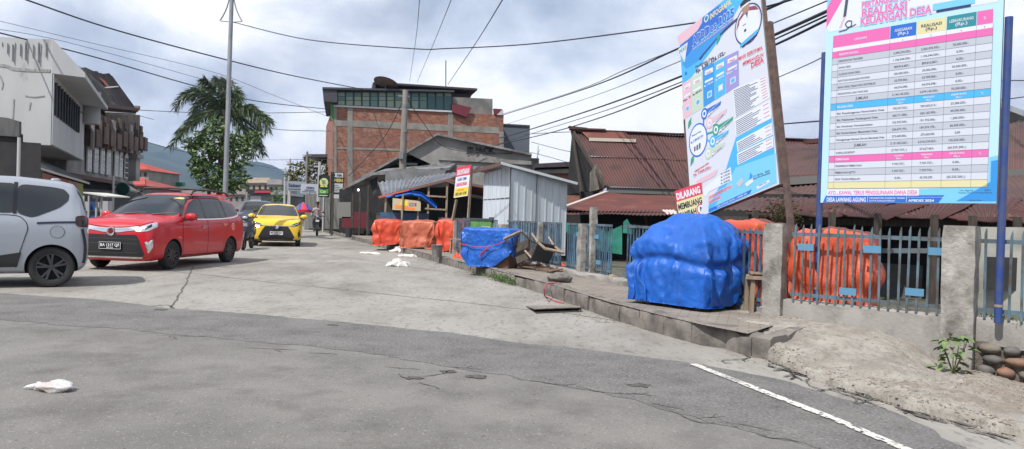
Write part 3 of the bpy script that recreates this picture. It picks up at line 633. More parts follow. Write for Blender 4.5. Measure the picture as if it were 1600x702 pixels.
# foot
u0, v0 = uA(1294, 304.5); u1, _ = uA(1434, 302)
prA.use(K['white']); bA.rect(prA, u0 - .01, v0 - .012, u1 + .012, v0 + .06, L2); prA.use(K['pink']); bA.text(prA, 'AYO....KAWAL TERUS PENGGUNAAN DANA DESA', u0, v0 + .002, .042, L3, width=u1 - u0, bold=.02)
ue = uA(1470, 316)[0]
prA.use(K['blue']); bA.poly(prA, [(.03, .004), (ue - .02, .004), (ue + .03, .078), (.06, .078)], L2)
prA.use(K['white']); bA.text(prA, 'DESA LAWANG AGUNG', uA(1292, 317)[0], .012, .046, L3, width=uA(1353, 317)[0] - uA(1292, 317)[0], bold=.03)
q0, q1, q2 = uA(1355.5, 317)[0], uA(1359, 317)[0], uA(1417, 317)[0]
bA.rect(prA, q0, .008, q0 + .004, .07, L3); bA.rect(prA, q2 - .004, .008, q2, .07, L3)
bA.text(prA, 'KECAMATAN PONDOK TINGGI', q1, .042, .017, L3, width=.35, bold=.015); bA.text(prA, 'KOTA SUNGAI PENUH', q1, .014, .017, L3, width=.25, bold=.015)
bA.text(prA, 'PEMERINTAH DESA LAWANG AGUNG', q2 + .012, .054, .008, L3, width=.33); bA.text(prA, 'APBDES 2024', q2 + .014, .014, .024, L3, width=.24, bold=.03)
prA.use(K['ink']); ux = uA(1500, 300)[0]; bA.text(prA, 'Lw. Agung,            2024', ux, .118, .014, L3, width=.26); bA.text(prA, 'Kepala Desa Lawang Agung', ux - .01, .096, .014, L3, width=.28); bA.text(prA, 'HEFIA EKA', ux + .08, .022, .013, L3, width=.11)
prA.build('printed_sheet', None, tA)

# --- billboard B: the tilted infographic
cB = [V3(2.435, 11.163, 4.057), V3(3.083, 9.592, 4.509), V3(3.179, 8.837, 1.744), V3(2.531, 10.408, 1.292)]   # TL TR BR BL
bB = Board(cB[3], cB[2] - cB[3], cB[0] - cB[3]); WB = 1.758; HB = 2.868
tB = thing('billboard', 'leaning white and blue infographic billboard on two brown posts', 'billboard', (2.9, 9.3, .2))
pb = MB(); pb.prism([bB.P(0, 0, -.035), bB.P(WB, 0, -.035), bB.P(WB, HB, -.035), bB.P(0, HB, -.035)], bB.n * .032); pb.build('backing_panel', frame_m, tB)
pk = MB()
for u_ in (.0, WB): pk.bar(bB.P(u_, 0, -.045), bB.P(u_, HB, -.045), .05, .02)
for v_ in (0., HB * .5, HB): pk.bar(bB.P(0, v_, -.045), bB.P(WB, v_, -.045), .04, .02)
pk.build('frame', post_brown, tB)
for u_, vtop, ex in ((-.075, HB * .62, 1.25), (WB + .035, HB * .75, 1.6)):
    b = bB.P(u_, 0, -.075); d_ = -bB.v * ex; m_ = MB(); e_ = b + d_ / abs(d_[2]) * (b[2] - .1)
    m_.bar(e_, bB.P(u_, vtop, -.075), .06, .06, upv=bB.n); m_.build('post', post_brown, tB)
pB = MB()
def uB(px, py): return bB.uv(px, py)
def polyB(c_, pts, d_): pB.use(K[c_]); bB.poly(pB, [uB(*q) for q in pts], d_)
def textB(c_, s_, a, b, hpx, d_=L3, bold=.015, halo=None):
    """text whose baseline runs from photo pixel a to photo pixel b"""
    u0, v0 = uB(*a); u1, v1 = uB(*b); hh = abs(uB(a[0], a[1] - hpx)[1] - v0); ang = math.atan2(v1 - v0, u1 - u0); wd_ = math.hypot(u1 - u0, v1 - v0)
    if halo: pB.use(K[halo]); bB.text(pB, s_, u0 - .006, v0 - .006, hh + .012, d_ - .0006, width=wd_ + .012, bold=.05, ang=ang)
    pB.use(K[c_]); bB.text(pB, s_, u0, v0, hh, d_, width=wd_, bold=bold, ang=ang)
pB.use(K['lightg']); bB.rect(pB, 0, 0, WB, HB, L0)
def vB(f): return f * HB
# banner on top
pB.use(K['cyan']); bB.poly(pB, [(0, HB * .865), (.0, HB), (WB, HB), (WB, HB * .935), (WB * .78, HB * .915), (WB * .62, HB * .845), (WB * .36, HB * .78), (.0, HB * .70)], L1)
polyB('blue', [(1060, 75), (1083, 53), (1100, 26), (1125, 8), (1140, 18), (1090, 75), (1069, 92)], L1 + .0004)
polyB('mid', [(1066, 100), (1085, 72), (1128, 36), (1146, 22), (1146, 32), (1098, 91), (1073, 108)], L1 + .0005)
polyB('navy', [(1092, 93), (1098, 85), (1132, 46), (1152, 28), (1152, 32), (1120, 62), (1100, 86), (1095, 94)], L2)
polyB('rose', [(1058.6, 57), (1098, 27), (1097, 36), (1090, 48), (1075, 62), (1061, 72)], L2)
pB.use(K['lightg']); u_, v_ = uB(1104, 29); bB.disc(pB, u_, v_, .055, L2); pB.use(K['green']); bB.disc(pB, u_, v_, .036, L3); pB.use(K['blue']); bB.disc(pB, u_, v_, .018, L3 + .0005)
polyB('lightg', [(1060, 77), (1075, 66), (1070, 98)], L2); textB('green', 'PKKS', (1062, 85), (1073, 76), 6)
textB('cream', 'INFOGRAFIK', (1110, 31), (1144, 6), 9, bold=.03)
textB('blue', 'APBDes 2025', (1082, 72), (1148, 25), 14, bold=.03, halo='white')
textB('rose', 'DESA LAWANG AGUNG KECAMATAN PONDOK TINGGI', (1083, 79), (1147, 32), 3, bold=.02)
# portrait roundel (a plain figure in white uniform and peaked cap)
u_, v_ = uB(1169, 38); ru = abs(uB(1189, 30)[0] - uB(1149, 48)[0]) / 2; rv = .255
pB.use(K['navy']); bB.disc(pB, u_, v_, rv + .02, L2, ru=ru + .02, n=40); pB.use(K['lightg']); bB.disc(pB, u_, v_, rv, L2 + .0006, ru=ru, n=40)
pB.use(K['maroon']); bB.poly(pB, [(u_ - ru * .95, v_ + .02), (u_ - ru * .7, v_ + rv * .6), (u_, v_ + rv * .97), (u_ + ru * .7, v_ + rv * .68), (u_ + ru * .9, v_ + .1), (u_ + .06, v_ + .12), (u_ - .1, v_ + .13)], L2 + .001)
pB.use(K['white']); bB.poly(pB, [(u_ - ru * .9, v_ - .1), (u_ - ru * .62, v_ + .12), (u_ - .04, v_ + .17), (u_ + .05, v_ + .17), (u_ + ru * .8, v_ + .1), (u_ + ru * .92, v_ - .1), (u_ + ru * .5, v_ - rv * .9), (u_ - ru * .5, v_ - rv * .9)], L2 + .0014)
pB.use(K['navy']); bB.rect(pB, u_ - .10, v_ + .02, u_ - .03, v_ + .03, L3 + .001); bB.disc(pB, u_ - .06, v_ - .06, .022, L3 + .001); bB.poly(pB, [(u_ - .02, v_ + .17), (u_ + .02, v_ + .17), (u_, v_ + .08)], L3 + .001)
pB.use(K['skin']); bB.disc(pB, u_ - .01, v_ + .235, .085, L3, ru=.07); pB.use(K['white']); bB.rect(pB, u_ - .085, v_ + .275, u_ + .065, v_ + .30, L3 + .0006)
pB.use(K['black']); bB.poly(pB, [(u_ - .11, v_ + .30), (u_ + .09, v_ + .30), (u_ + .1, v_ + .36), (u_, v_ + .385), (u_ - .11, v_ + .35)], L3 + .0008)
pB.use(K['cyan']); bB.poly(pB, [(u_ - ru * .75, v_ - rv * .98), (u_ + ru * .75, v_ - rv * .78), (u_ + ru * .75, v_ - rv * .62), (u_ - ru * .75, v_ - rv * .80)], L3 + .001)
pB.use(K['navy']); bB.poly(pB, [(u_ - ru * .6, v_ - rv * 1.08), (u_ + ru * .6, v_ - rv * .92), (u_ + ru * .6, v_ - rv * .82), (u_ - ru * .6, v_ - rv * .98)], L3 + .0005)
textB('red', 'MARI BERSAMA', (1154, 95), (1192, 77), 6, bold=.02, halo='white'); textB('red', 'MEMBANGUN', (1161, 103), (1193, 88), 6, bold=.02, halo='white'); textB('red', 'DESA', (1174, 107), (1194, 97), 9, bold=.03, halo='white')
textB('ink', 'Pendapatan Desa', (1087, 107), (1116, 91), 4); textB('ink', 'Rp. 2.381.526.152,-', (1088, 115), (1134, 84), 6, bold=.03)
pB.use(K['blue']); u_, v_ = uB(1072, 115); bB.disc(pB, u_, v_, .028, L2); u_, v_ = uB(1071, 123); pB.use(K['cyan']); bB.disc(pB, u_, v_, .03, L2)
# five income columns, lower edge rises to the right
cols5 = [('rose', 1067, 1081), ('mint', 1081, 1099), ('mid', 1099, 1117), ('cyan', 1117, 1134), ('lilac', 1134, 1155)]
for i, (c_, xa, xb) in enumerate(cols5):
    ta = [132, 122, 106, 98, 89][i]; tb_ = [122, 112, 98, 89, 62 + 17][i]
    ya = 188 - (xa - 1067) * .62; yb = 188 - (xb - 1067) * .62
    polyB(c_, [(xa + .6, ya), (xb, yb), (xb - 1, tb_), (xa - 1, ta)], L1 + .0006)
    for f0, f1, cc_ in ((.78, .90, 'white'), (.58, .64, 'white'), (.16, .32, 'lightg')):
        w0, w1 = (.15, .85) if cc_ == 'white' else (.35, .75)
        polyB(cc_, [(lerp(xa, xb, w0), lerp(lerp(ya, yb, w0), lerp(ta, tb_, w0), f0)), (lerp(xa, xb, w1), lerp(lerp(ya, yb, w1), lerp(ta, tb_, w1), f0)), (lerp(xa, xb, w1), lerp(lerp(ya, yb, w1), lerp(ta, tb_, w1), f1)), (lerp(xa, xb, w0), lerp(lerp(ya, yb, w0), lerp(ta, tb_, w0), f1))], L2)
    m0 = lambda f, w_: (lerp(xa, xb, w_), lerp(lerp(ya, yb, w_), lerp(ta, tb_, w_), f))
    textB('red', ['PAD', 'ADD', 'DD', 'PDRD', 'PAD'][i], m0(.795, .3), m0(.795, .7), 3); textB('ink' if i < 2 else 'white', 'Rp. %s' % ['0', '809.816', '1.106.044', '465.665', '0'][i], m0(.49, .1), m0(.49, .88), 3.2, bold=.02)
    polyB('cyan' if i != 3 else 'white', [m0(.19, .42), m0(.19, .68), m0(.29, .68), m0(.29, .42)], L3)
# spending flow chart
pB.use(K['blue']); u_, v_ = uB(1091, 219); bB.disc(pB, u_, v_, .245, L2, ru=.215, n=40); pB.use(K['white']); bB.disc(pB, u_, v_, .222, L2 + .0008, ru=.193, n=40)
textB('ink', 'Belanja Desa', (1082, 214), (1096, 206), 2.6, d_=L3 + .001); textB('blue', 'Rp. 2.389.427.157,-', (1080, 225), (1100, 213), 3.6, bold=.03, d_=L3 + .001)
for k in range(5): polyB('grey' if k % 2 else 'ink', [(1085 + k * 2, 237 - k), (1087 + k * 2, 236 - k), (1087 + k * 2, 229 - k * 1.4), (1085 + k * 2, 230 - k * 1.4)], L3 + .001)
for i, (cx_, cy_, ex, ey, c_) in enumerate([(1101, 178, 1126, 163, 'blue'), (1109, 192, 1135, 175, 'rose'), (1119, 203, 1145, 187, 'green'), (1114, 221, 1138, 208, 'cyan'), (1107, 240, 1132, 227, 'mint')]):
    u_, v_ = uB(cx_, cy_); pB.use(K[c_]); bB.disc(pB, u_, v_, .085, L2 + .0005, ru=.075); polyB(c_, [(cx_, cy_ - 5), (ex + 1, ey - 5), (ex, ey + 1), (cx_ + 4, cy_ + 1)], L2)
    polyB('white', [(cx_ + 3, cy_ + 7), (cx_ + 4, cy_ + 1.5), (ex, ey + 1.5), (ex - 3, ey + 7 - 2)], L2 + .0003); pB.use(K['white']); bB.disc(pB, u_, v_, .055, L3, ru=.048); pB.use(K[c_]); bB.disc(pB, u_, v_, .028, L3 + .0006, ru=.024)
    textB('ink', 'Rp. %s,-' % ['811.213.157', '727.314.000', '201.500.000', '432.100.000', '217.300.000'][i], (cx_ + 6, cy_ + 5), (ex - 3, ey + 4), 2.2); textB('white', 'BIDANG DESA', (cx_ + 6, cy_ - .6), (ex - 1, ey - 3), 1.8)
    a_, b_ = uB(1099, 212 + (cy_ - 205) * .25), uB(cx_ - 1, cy_ + 2); d_ = unit(np.subtract(b_, a_)); n_ = np.array([-d_[1], d_[0]]) * .014; pB.use(K[c_]); bB.poly(pB, [tuple(a_ - n_), tuple(b_ - n_), tuple(b_ + n_), tuple(a_ + n_)], L1 + .001)
for x_, y_ in ((1078, 192), (1082, 250), (1123, 60)):
    u_, v_ = uB(x_, y_); pB.use(K['green']); bB.poly(pB, [(u_ - .05, v_ - .08), (u_ + .03, v_ - .03), (u_ + .05, v_ + .07), (u_ - .03, v_ + .02)], L3)
# light blue lower right field and paragraph boxes
polyB('cyan', [(1107, 322), (1128, 285), (1150, 215), (1185, 196), (1206, 180), (1214, 286), (1107, 334)], L1)
polyB('sky', [(1150, 262), (1212, 240), (1214, 286), (1108, 333), (1120, 318)], L1 + .0004)
polyB('cyan', [(1144, 118 + 42), (1205, 188), (1205, 184), (1146, 157)], L1) if False else None
for pts in ([(1145, 140), (1198, 118), (1203, 153), (1149, 185)], [(1148, 188), (1203, 157), (1206, 185), (1150, 213)], [(1151, 222), (1206, 192), (1208, 211), (1153, 238)], [(1152, 240), (1208, 213), (1209, 230), (1153, 258)]):
    polyB('white', pts, L2 + .0002)
    (x0, y0), (x1, y1), (x2, y2), (x3, y3) = pts; n = int((y3 - y0) / 2.6)
    for k in range(1, n):
        f_ = k / n; rr = random.Random(int(x0 * 10) + k); e_ = rr.uniform(.45, .72)
        a_ = (lerp(x0, x3, f_) + 1.5, lerp(y0, y3, f_)); b_ = (lerp(x1, x2, f_), lerp(y1, y2, f_)); m_ = (lerp(a_[0], b_[0], e_), lerp(a_[1], b_[1], e_))
        polyB('ink', [(a_[0], a_[1] + .5), (m_[0], m_[1] + .5), (m_[0], m_[1] - .5), (a_[0], a_[1] - .5)], L3)
        if k % 2: q0_, q1_ = (lerp(a_[0], b_[0], .8), lerp(a_[1], b_[1], .8)), (lerp(a_[0], b_[0], .96), lerp(a_[1], b_[1], .96)); polyB('red', [(q0_[0], q0_[1] + .4), (q1_[0], q1_[1] + .4), (q1_[0], q1_[1] - .4), (q0_[0], q0_[1] - .4)], L3)
textB('red', 'PEMBIAYAAN DESA', (1086, 270), (1108, 256), 3); textB('red', 'Rp. 7.900.505,-', (1084, 276), (1112, 262), 4, bold=.03, halo='white')
polyB('rose', [(1088, 283), (1122, 265), (1118, 275), (1090, 290)], L2)
polyB('white', [(1090, 302), (1142, 258 + 3), (1144, 282), (1108, 300), (1104, 308)], L2)
for k in range(4): textB('ink', 'Rp. %s' % ['10.000.000', '15.752.500', '25.100.000', '18.000.000'][k], (1127, 273.5 + k * 5), (1141, 267.5 + k * 5), 2.8, bold=.02)
textB('red', 'AYO KAWAL TERUS PENGGUNAAN', (1108, 312), (1144, 293), 5, bold=.03, halo='white'); textB('red', 'DANA DESA', (1108, 319), (1127, 310), 5, bold=.03, halo='white')
polyB('blue', [(1108, 332), (1108, 327), (1175, 296), (1172, 303)], L2); textB('white', 'DESA LAWANG AGUNG  |  APBDES 2025', (1121, 325), (1168, 303.5), 2.6)
polyB('grey', [(1150, 288), (1160, 277), (1162, 286), (1156, 293)], L3); polyB('white', [(1164, 288), (1176, 278), (1178, 284), (1168, 292)], L3); polyB('mid', [(1171, 281), (1173, 270), (1176, 274), (1175, 280)], L3 + .0006)
textB('ink', 'Lw. Agung,   2025', (1177, 277), (1203, 268), 2.5); textB('ink', 'Kepala Desa Lawang Agung', (1177, 281), (1204, 271), 2.5); polyB('white', [(1182, 292), (1202, 281), (1203, 285), (1184, 296)], L2 + .0005); textB('ink', 'HEFIA EKA', (1186, 292), (1199, 285.5), 2.2)
pB.build('printed_sheet', None, tB)

# --- small "no littering" board on its own posts
Qd = [(1065, 296), (1104, 280), (1106, 340), (1062, 352)]
p0, p1 = V3(2.30, 10.6), V3(2.30, 10.6) + V3(.36, -.42) * .9
bl = W(1063.5, 350, p0, p1); br_ = W(1105, 338, p0, p1); tl = W(1066, 297, p0, p1)
bD = Board(bl, br_ - bl, tl - bl - unit(br_ - bl) * ((tl - bl) @ unit(br_ - bl))); WD, HD = float(np.linalg.norm(br_ - bl)), float(np.linalg.norm(tl - bl))
tD = thing('warning_sign', 'small red and cream DILARANG MEMBUANG sign standing behind the blue cart cover', 'sign', (bl[0], bl[1], .2))
mb = MB(); mb.prism([bD.P(0, 0, -.03), bD.P(WD, 0, -.03), bD.P(WD, HD, -.03), bD.P(0, HD, -.03)], bD.n * .028); mb.build('backing_panel', frame_m, tD)
for u_ in (.03, WD - .03):
    mb = MB(); q = bD.P(u_, HD * .9, -.05); mb.bar((q[0], q[1], .15), tuple(q), .04, .04); mb.build('leg', mat('old_timber', (.16, .11, .075), .9, c2=(.25, .2, .15), scale=8, stretch=(1, 1, .15)), tD)
mb = MB(); mb.use(K['red']); bD.rect(mb, 0, HD * .66, WD, HD, L1); mb.use(K['cream']); bD.rect(mb, 0, 0, WD, HD * .66, L1)
mb.use(K['white']); bD.text(mb, 'DILARANG', WD * .04, HD * .72, HD * .2, L2, width=WD * .9, bold=.045)
mb.use(K['black']); bD.text(mb, 'MEMBUANG', WD * .03, HD * .41, HD * .18, L2, width=WD * .9, bold=.035); bD.text(mb, 'SAMPAH', WD * .04, HD * .16, HD * .17, L2, width=WD * .62, bold=.035)
mb.use(K['red']); bD.disc(mb, WD * .84, HD * .25, .075, L2); mb.use(K['white']); bD.disc(mb, WD * .84, HD * .25, .056, L3); mb.use(K['black']); bD.rect(mb, WD * .81, HD * .17, WD * .87, HD * .31, L3 + .0005)
mb.build('printed_sheet', None, tD)

# --- rental sign further up the street
q0 = G(702, 393, .18); q1 = q0 + V3(.72, -.62, 0) * .9
tl, tr, bl, br_ = [W(*q, q0, q1) for q in [(715, 262), (735.5, 254.5), (709, 309.5), (731, 306)]]
bR = Board(bl, br_ - bl, (tl + tr) / 2 - (bl + br_) / 2); WR, HR = float(np.linalg.norm(br_ - bl)), float(np.linalg.norm(tl - bl))
tR = thing('rental_sign', 'red, white and yellow rental sign on two leaning timber posts above the orange covers', 'sign', tuple(q0))
mb = MB(); mb.prism([bR.P(0, 0, -.03), bR.P(WR, 0, -.03), bR.P(WR, HR, -.03), bR.P(0, HR, -.03)], bR.n * .028); mb.build('backing_panel', frame_m, tR)
timber = mat('raw_timber', (.22, .16, .11), .9, c2=(.32, .25, .18), scale=6, stretch=(3, 3, .4))
for a, b in (((711, 312), (704, 349)), ((735, 258), (729, 350))):
    P_, Q_ = W(*a, q0, q1), W(*b, q0, q1); d_ = unit(Q_ - P_); e_ = Q_ + d_ * (Q_[2] - .1) / abs(d_[2]); mb = MB(); mb.bar(P_ - bR.n * .06, e_ - bR.n * .06, .07, .05); mb.build('post', timber, tR)
mb = MB(); mb.use(K['white']); bR.rect(mb, 0, 0, WR, HR, L1 * 2); mb.use(K['red']); bR.rect(mb, 0, HR * .68, WR, HR, L3); mb.use(K['yellow']); bR.rect(mb, .01, .02, WR - .01, HR * .3, L3)
Lz = L3 + .002
mb.use(K['white']); bR.text(mb, 'DIKONTRAKAN', WR * .08, HR * .74, HR * .17, Lz, width=WR * .84, bold=.04)
mb.use(K['navy']); bR.text(mb, 'LUAS 120M', WR * .16, HR * .54, HR * .09, Lz, width=WR * .62, bold=.04)
mb.use(K['red']); bR.text(mb, 'BANGUNAN', WR * .12, HR * .36, HR * .12, Lz, width=WR * .74, bold=.04)
mb.use(K['orange']); bR.text(mb, 'HUBUNGI', WR * .2, HR * .2, HR * .06, Lz, width=WR * .5, bold=.04); mb.use(K['ink']); bR.text(mb, '0852 6641 4198', WR * .1, HR * .06, HR * .1, Lz, width=WR * .78, bold=.04)
mb.build('printed_sheet', None, tR)
# ------------------------------------------------------------------ tarpaulin covers
def tarp_mat(name, c, c2, rough=.5):
    m_ = mat(name, c, rough, c2=c2, scale=2.2, lo=.35, hi=.7, coat=.15, spec=.5, c3=tuple(.75 * k + .05 for k in c), s3=5, lo3=.58, hi3=.78); t = m_.node_tree; b = t.nodes['Principled BSDF']
    tc_ = t.nodes.new('ShaderNodeTexCoord'); mp = t.nodes.new('ShaderNodeMapping'); mp.inputs['Scale'].default_value = (1, 1, .55); mp.inputs['Rotation'].default_value[1] = R(25)
    t.links.new(tc_.outputs['Object'], mp.inputs[0]); prev = None
    for sc, dist, st in ((2.1, .022, .6), (6, .012, .7), (15, .004, .7)):
        n = t.nodes.new('ShaderNodeTexVoronoi'); n.feature = 'F1'; n.inputs['Scale'].default_value = sc
        nn = t.nodes.new('ShaderNodeTexNoise'); nn.inputs['Scale'].default_value = sc * .8; nn.inputs['Detail'].default_value = 3
        ad = t.nodes.new('ShaderNodeMix'); ad.data_type = 'VECTOR'; ad.inputs[0].default_value = .35; t.links.new(mp.outputs[0], ad.inputs[4]); t.links.new(nn.outputs[1], ad.inputs[5])
        t.links.new(ad.outputs[1], n.inputs['Vector']); bp = t.nodes.new('ShaderNodeBump'); bp.inputs['Distance'].default_value = dist; bp.inputs['Strength'].default_value = st
        t.links.new(n.outputs['Distance'], bp.inputs['Height'])
        if prev: t.links.new(prev, bp.inputs['Normal'])
        prev = bp.outputs[0]
    t.links.new(prev, b.inputs['Normal']); return m_
tarp_blue = tarp_mat('tarpaulin_blue', (.003, .098, .46), (.003, .078, .36))
tarp_orange = tarp_mat('tarpaulin_orange', (.52, .062, .022), (.58, .11, .04))
tarp_orange2 = tarp_mat('tarpaulin_faded_orange', (.40, .09, .045), (.50, .14, .075))
tarp_red = tarp_mat('tarpaulin_red_orange', (.60, .05, .02), (.55, .10, .04))
def drape(w, d, h, tw, td, res, frames=42, dome=.1, seed=0, rot=.1, ofs=(0, 0)):
    """let a sheet fall over a padded box with the cloth solver; returns its settled shape"""
    bm = bmesh.new(); bmesh.ops.create_cube(bm, size=1)
    for v in bm.verts: v.co = Vector((v.co.x * w, v.co.y * d, (v.co.z + .5) * h))
    bmesh.ops.subdivide_edges(bm, edges=bm.edges, cuts=6, use_grid_fill=True)
    for v in bm.verts:
        if v.co.z > h * .99: r_ = max(abs(v.co.x) / (w / 2), abs(v.co.y) / (d / 2)); v.co.z += dome * (1 - r_ * r_) + dome * .25 * float(vnoise(v.co.x * 4, v.co.y * 4, 0, seed))
    me = bpy.data.meshes.new('c'); bm.to_mesh(me); bm.free(); c = bpy.data.objects.new('c', me); col.objects.link(c); c.modifiers.new('k', 'COLLISION'); c.collision.thickness_outer = .01; c.collision.cloth_friction = 15
    me = bpy.data.meshes.new('g'); me.from_pydata([(-9, -9, -.01), (9, -9, -.01), (9, 9, -.01), (-9, 9, -.01)], [], [(0, 1, 2, 3)]); g_ = bpy.data.objects.new('g', me); col.objects.link(g_); g_.modifiers.new('k', 'COLLISION'); g_.collision.thickness_outer = .01
    bm = bmesh.new(); bmesh.ops.create_grid(bm, x_segments=res, y_segments=int(res * td / tw), size=.5); rs = np.random.RandomState(seed)
    for v in bm.verts: v.co = Vector((v.co.x * tw + ofs[0], v.co.y * td + ofs[1], h + dome * 1.3 + .03 + rs.rand() * .02))
    bmesh.ops.rotate(bm, verts=bm.verts, cent=(0, 0, 0), matrix=Matrix.Rotation(rot, 3, 'Z')); me = bpy.data.meshes.new('t'); bm.to_mesh(me); bm.free(); t = bpy.data.objects.new('t', me); col.objects.link(t)
    s_ = t.modifiers.new('k', 'CLOTH'); q = s_.settings; q.quality = 5; q.mass = .25; q.tension_stiffness = 25; q.compression_stiffness = 25; q.shear_stiffness = 8; q.bending_stiffness = .35; q.air_damping = 1.5; q.tension_damping = 8
    s_.collision_settings.distance_min = .008; s_.collision_settings.use_self_collision = False; s_.point_cache.frame_start = 1; s_.point_cache.frame_end = frames
    for f in range(1, frames + 1): scene.frame_set(f)
    me = bpy.data.meshes.new_from_object(t.evaluated_get(bpy.context.evaluated_depsgraph_get())); V_ = np.array([v.co[:] for v in me.vertices]); F_ = [tuple(p.vertices) for p in me.polygons]
    for o in (c, g_, t): bpy.data.objects.remove(o)
    scene.frame_set(1); return V_, F_
def cloth(sim, name, mt, c, rz, sc, label='', cat='tarpaulin', group=None, parent=None, box=(1, 1), ties=(), crumple_=.02, seed=0, zmin=.01, rw=.11):
    V_, F_ = sim; V_ = V_.copy() * np.array(sc); x, y, z = V_.T
    k_ = np.maximum(np.abs(x) / (box[0] / 2), np.abs(y) / (box[1] / 2)) + 1e-6                     # 1 on the faces of the load
    for z0, str_, ex in ties:                                                                      # rope round the load draws the sheet in
        zt = z0 + .04 * np.sin(3 * np.arctan2(y, x) + seed); w_ = np.exp(-((z - zt) / rw) ** 2) * str_; tgt = 1 + (k_ - 1) * (1 - w_); f_ = np.where(k_ > 1, tgt / k_, 1.) * np.where(k_ > .9, 1 - ex * w_, 1.); x = x * f_; y = y * f_; k_ = np.maximum(np.abs(x) / (box[0] / 2), np.abs(y) / (box[1] / 2)) + 1e-6
    low = np.clip((.5 - z) / .4, 0, 1); f_ = np.where(k_ > 1.06, (1.06 + (k_ - 1.06) * (1 - .75 * low)) / k_, 1.); x, y = x * f_, y * f_
    r_ = lambda a, s_: (1 - np.abs(fbm(x * a, y * a, z * a * .7, seed + s_, 2))) ** 2
    n_ = crumple_ * (r_(2.6, 1) - .6) + crumple_ * .55 * (r_(7, 3) - .6) + crumple_ * .2 * fbm(x * 16, y * 16, z * 16, seed + 5, 2); rr = np.hypot(x, y) + 1e-6; side = np.clip((k_ - .8) / .2, 0, 1)
    x = x + x / rr * n_ * side; y = y + y / rr * n_ * side; z = np.maximum(z + n_ * (1 - side) * 1.2, zmin)
    ca, sa = math.cos(rz), math.sin(rz); mb = MB(); mb.v = [tuple(p) for p in np.stack([x * ca - y * sa + c[0], x * sa + y * ca + c[1], z + c[2]], -1)]; mb.f = F_; mb.m = [0] * len(F_)
    o = mb.build(name, mt, parent, smooth=True); s_ = o.modifiers.new('s', 'SUBSURF'); s_.levels = s_.render_levels = 1
    if parent is None: tag(o, label, cat, group)
    return o
simA = drape(1.2, 1.05, .72, 2.95, 2.8, 84, 50, dome=.34, seed=2)
simB = drape(1.0, .8, .85, 2.75, 2.5, 56, 42, dome=.05, seed=3); simC = drape(1.0, .55, .75, 1.62, 1.62, 60, 44, dome=.02, seed=4, ofs=(-.16, -.12), rot=.62)
# big blue covered cart
bc = V3(2.37, 9.42, .21)
tC = thing('covered_cart', 'street cart wrapped in a bright blue tarpaulin on the sidewalk edge', 'cart', tuple(bc))
cloth(simA, 'tarpaulin', tarp_blue, bc, R(40), (1.0, 1.03, 1.09), box=(1.2, 1.08), ties=((.56, .8, .04),), crumple_=.026, seed=5, rw=.045, parent=tC, zmin=.045)
mb = MB(); mb.box((bc[0], bc[1], bc[2] + .3), (1.02, .9, .45), rz=R(40)); mb.build('cart_body', mat('cart_board', (.55, .55, .52), .7), tC)
for a in (-1, 1):
    for b in (-1, 1):
        q = Vector((a * .45, b * .38, 0)); q.rotate(Matrix.Rotation(R(40), 3, 'Z')); mb = MB(); mb.box((bc[0] + q.x, bc[1] + q.y, bc[2] + .06), (.06, .06, .14), rz=R(40)); mb.build('leg', timber, tC)
# orange bundles behind the fence
cloth(simB, 'tarpaulin', tarp_orange, V3(3.66, 8.33, .32), math.atan2(dR[1], dR[0]), (.78, .62, .98), 'large orange tarpaulin bundle behind the fence between the two billboards', box=(.78, .5), ties=((.2, .8, .1), (.6, .5, 0.)), crumple_=.05, seed=11)
cloth(simB, 'tarpaulin', tarp_orange, V3(3.16, 9.62, .22), .5, (.72, .9, 1.20), 'orange tarpaulin behind the dark grey corner pillar', box=(.72, .72), ties=((.3, .8, .05),), crumple_=.035, seed=12)
# orange covered stalls up the street
for c_, sc_, rz_, lab, sd_, mt, cr_ in [(V3(-4.15, 25.4, .16), (1.06, 1.05, .99), .1, 'bright orange covered stall under the blue awning, farthest of the three', 21, tarp_red, .025),
                                   (V3(-2.95, 24.0, .16), (1.0, 1.05, 1.0), 3.0, 'faded orange covered stall with a timber leaning on it', 22, tarp_orange2, .045),
                                   (V3(-1.75, 22.5, .16), (.80, 1.0, 1.08), -.2, 'red orange covered stall nearest the blue covered table', 23, tarp_red, .03)]:
    cloth(simB, 'tarpaulin', mt, c_, rz_, sc_, lab, group='orange covered stalls by the kerb', box=(sc_[0], .8 * sc_[1]), ties=((.35, .6, 0.),), crumple_=cr_, seed=sd_)
# blue covered table
tb = V3(-.42, 15.75, .19); rzt = R(-22)
tT = thing('covered_table', 'low table box under a blue tarpaulin tied with red string', 'table', tuple(tb))
mb = MB(); mb.box((tb[0] + .02, tb[1], tb[2] + .36), (.96, .52, .72), rz=rzt); mb.build('box', mat('brown_board', (.17, .085, .05), .7, c2=(.12, .065, .04), scale=3), tT)
cloth(simC, 'tarpaulin', tarp_blue, tb, rzt, (1.06, 1.1, 1.05), box=(1.06, .6), ties=((.45, .5, 0.),), crumple_=.03, seed=31, parent=tT)
mb = MB(); rr = Matrix.Rotation(rzt, 3, 'Z')
def tbp(x, y, z): q = rr @ Vector((x, y, 0)); return (tb[0] + q.x, tb[1] + q.y, tb[2] + z)
mb.tube([tbp(-.58, -.36, .47), tbp(-.2, -.38, .42), tbp(.1, -.39, .43), tbp(.35, -.385, .52), tbp(.58, -.36, .62)], .008, 6); mb.tube([tbp(-.1, -.39, .22), tbp(.1, -.40, .42), tbp(.14, -.40, .45)], .012, 5); mb.tube([tbp(.1, -.40, .43), tbp(-.05, -.41, .3), tbp(-.1, -.39, .2)], .01, 5)
mb.build('red_string', mat('red_string', (.5, .04, .07), .7), tT)
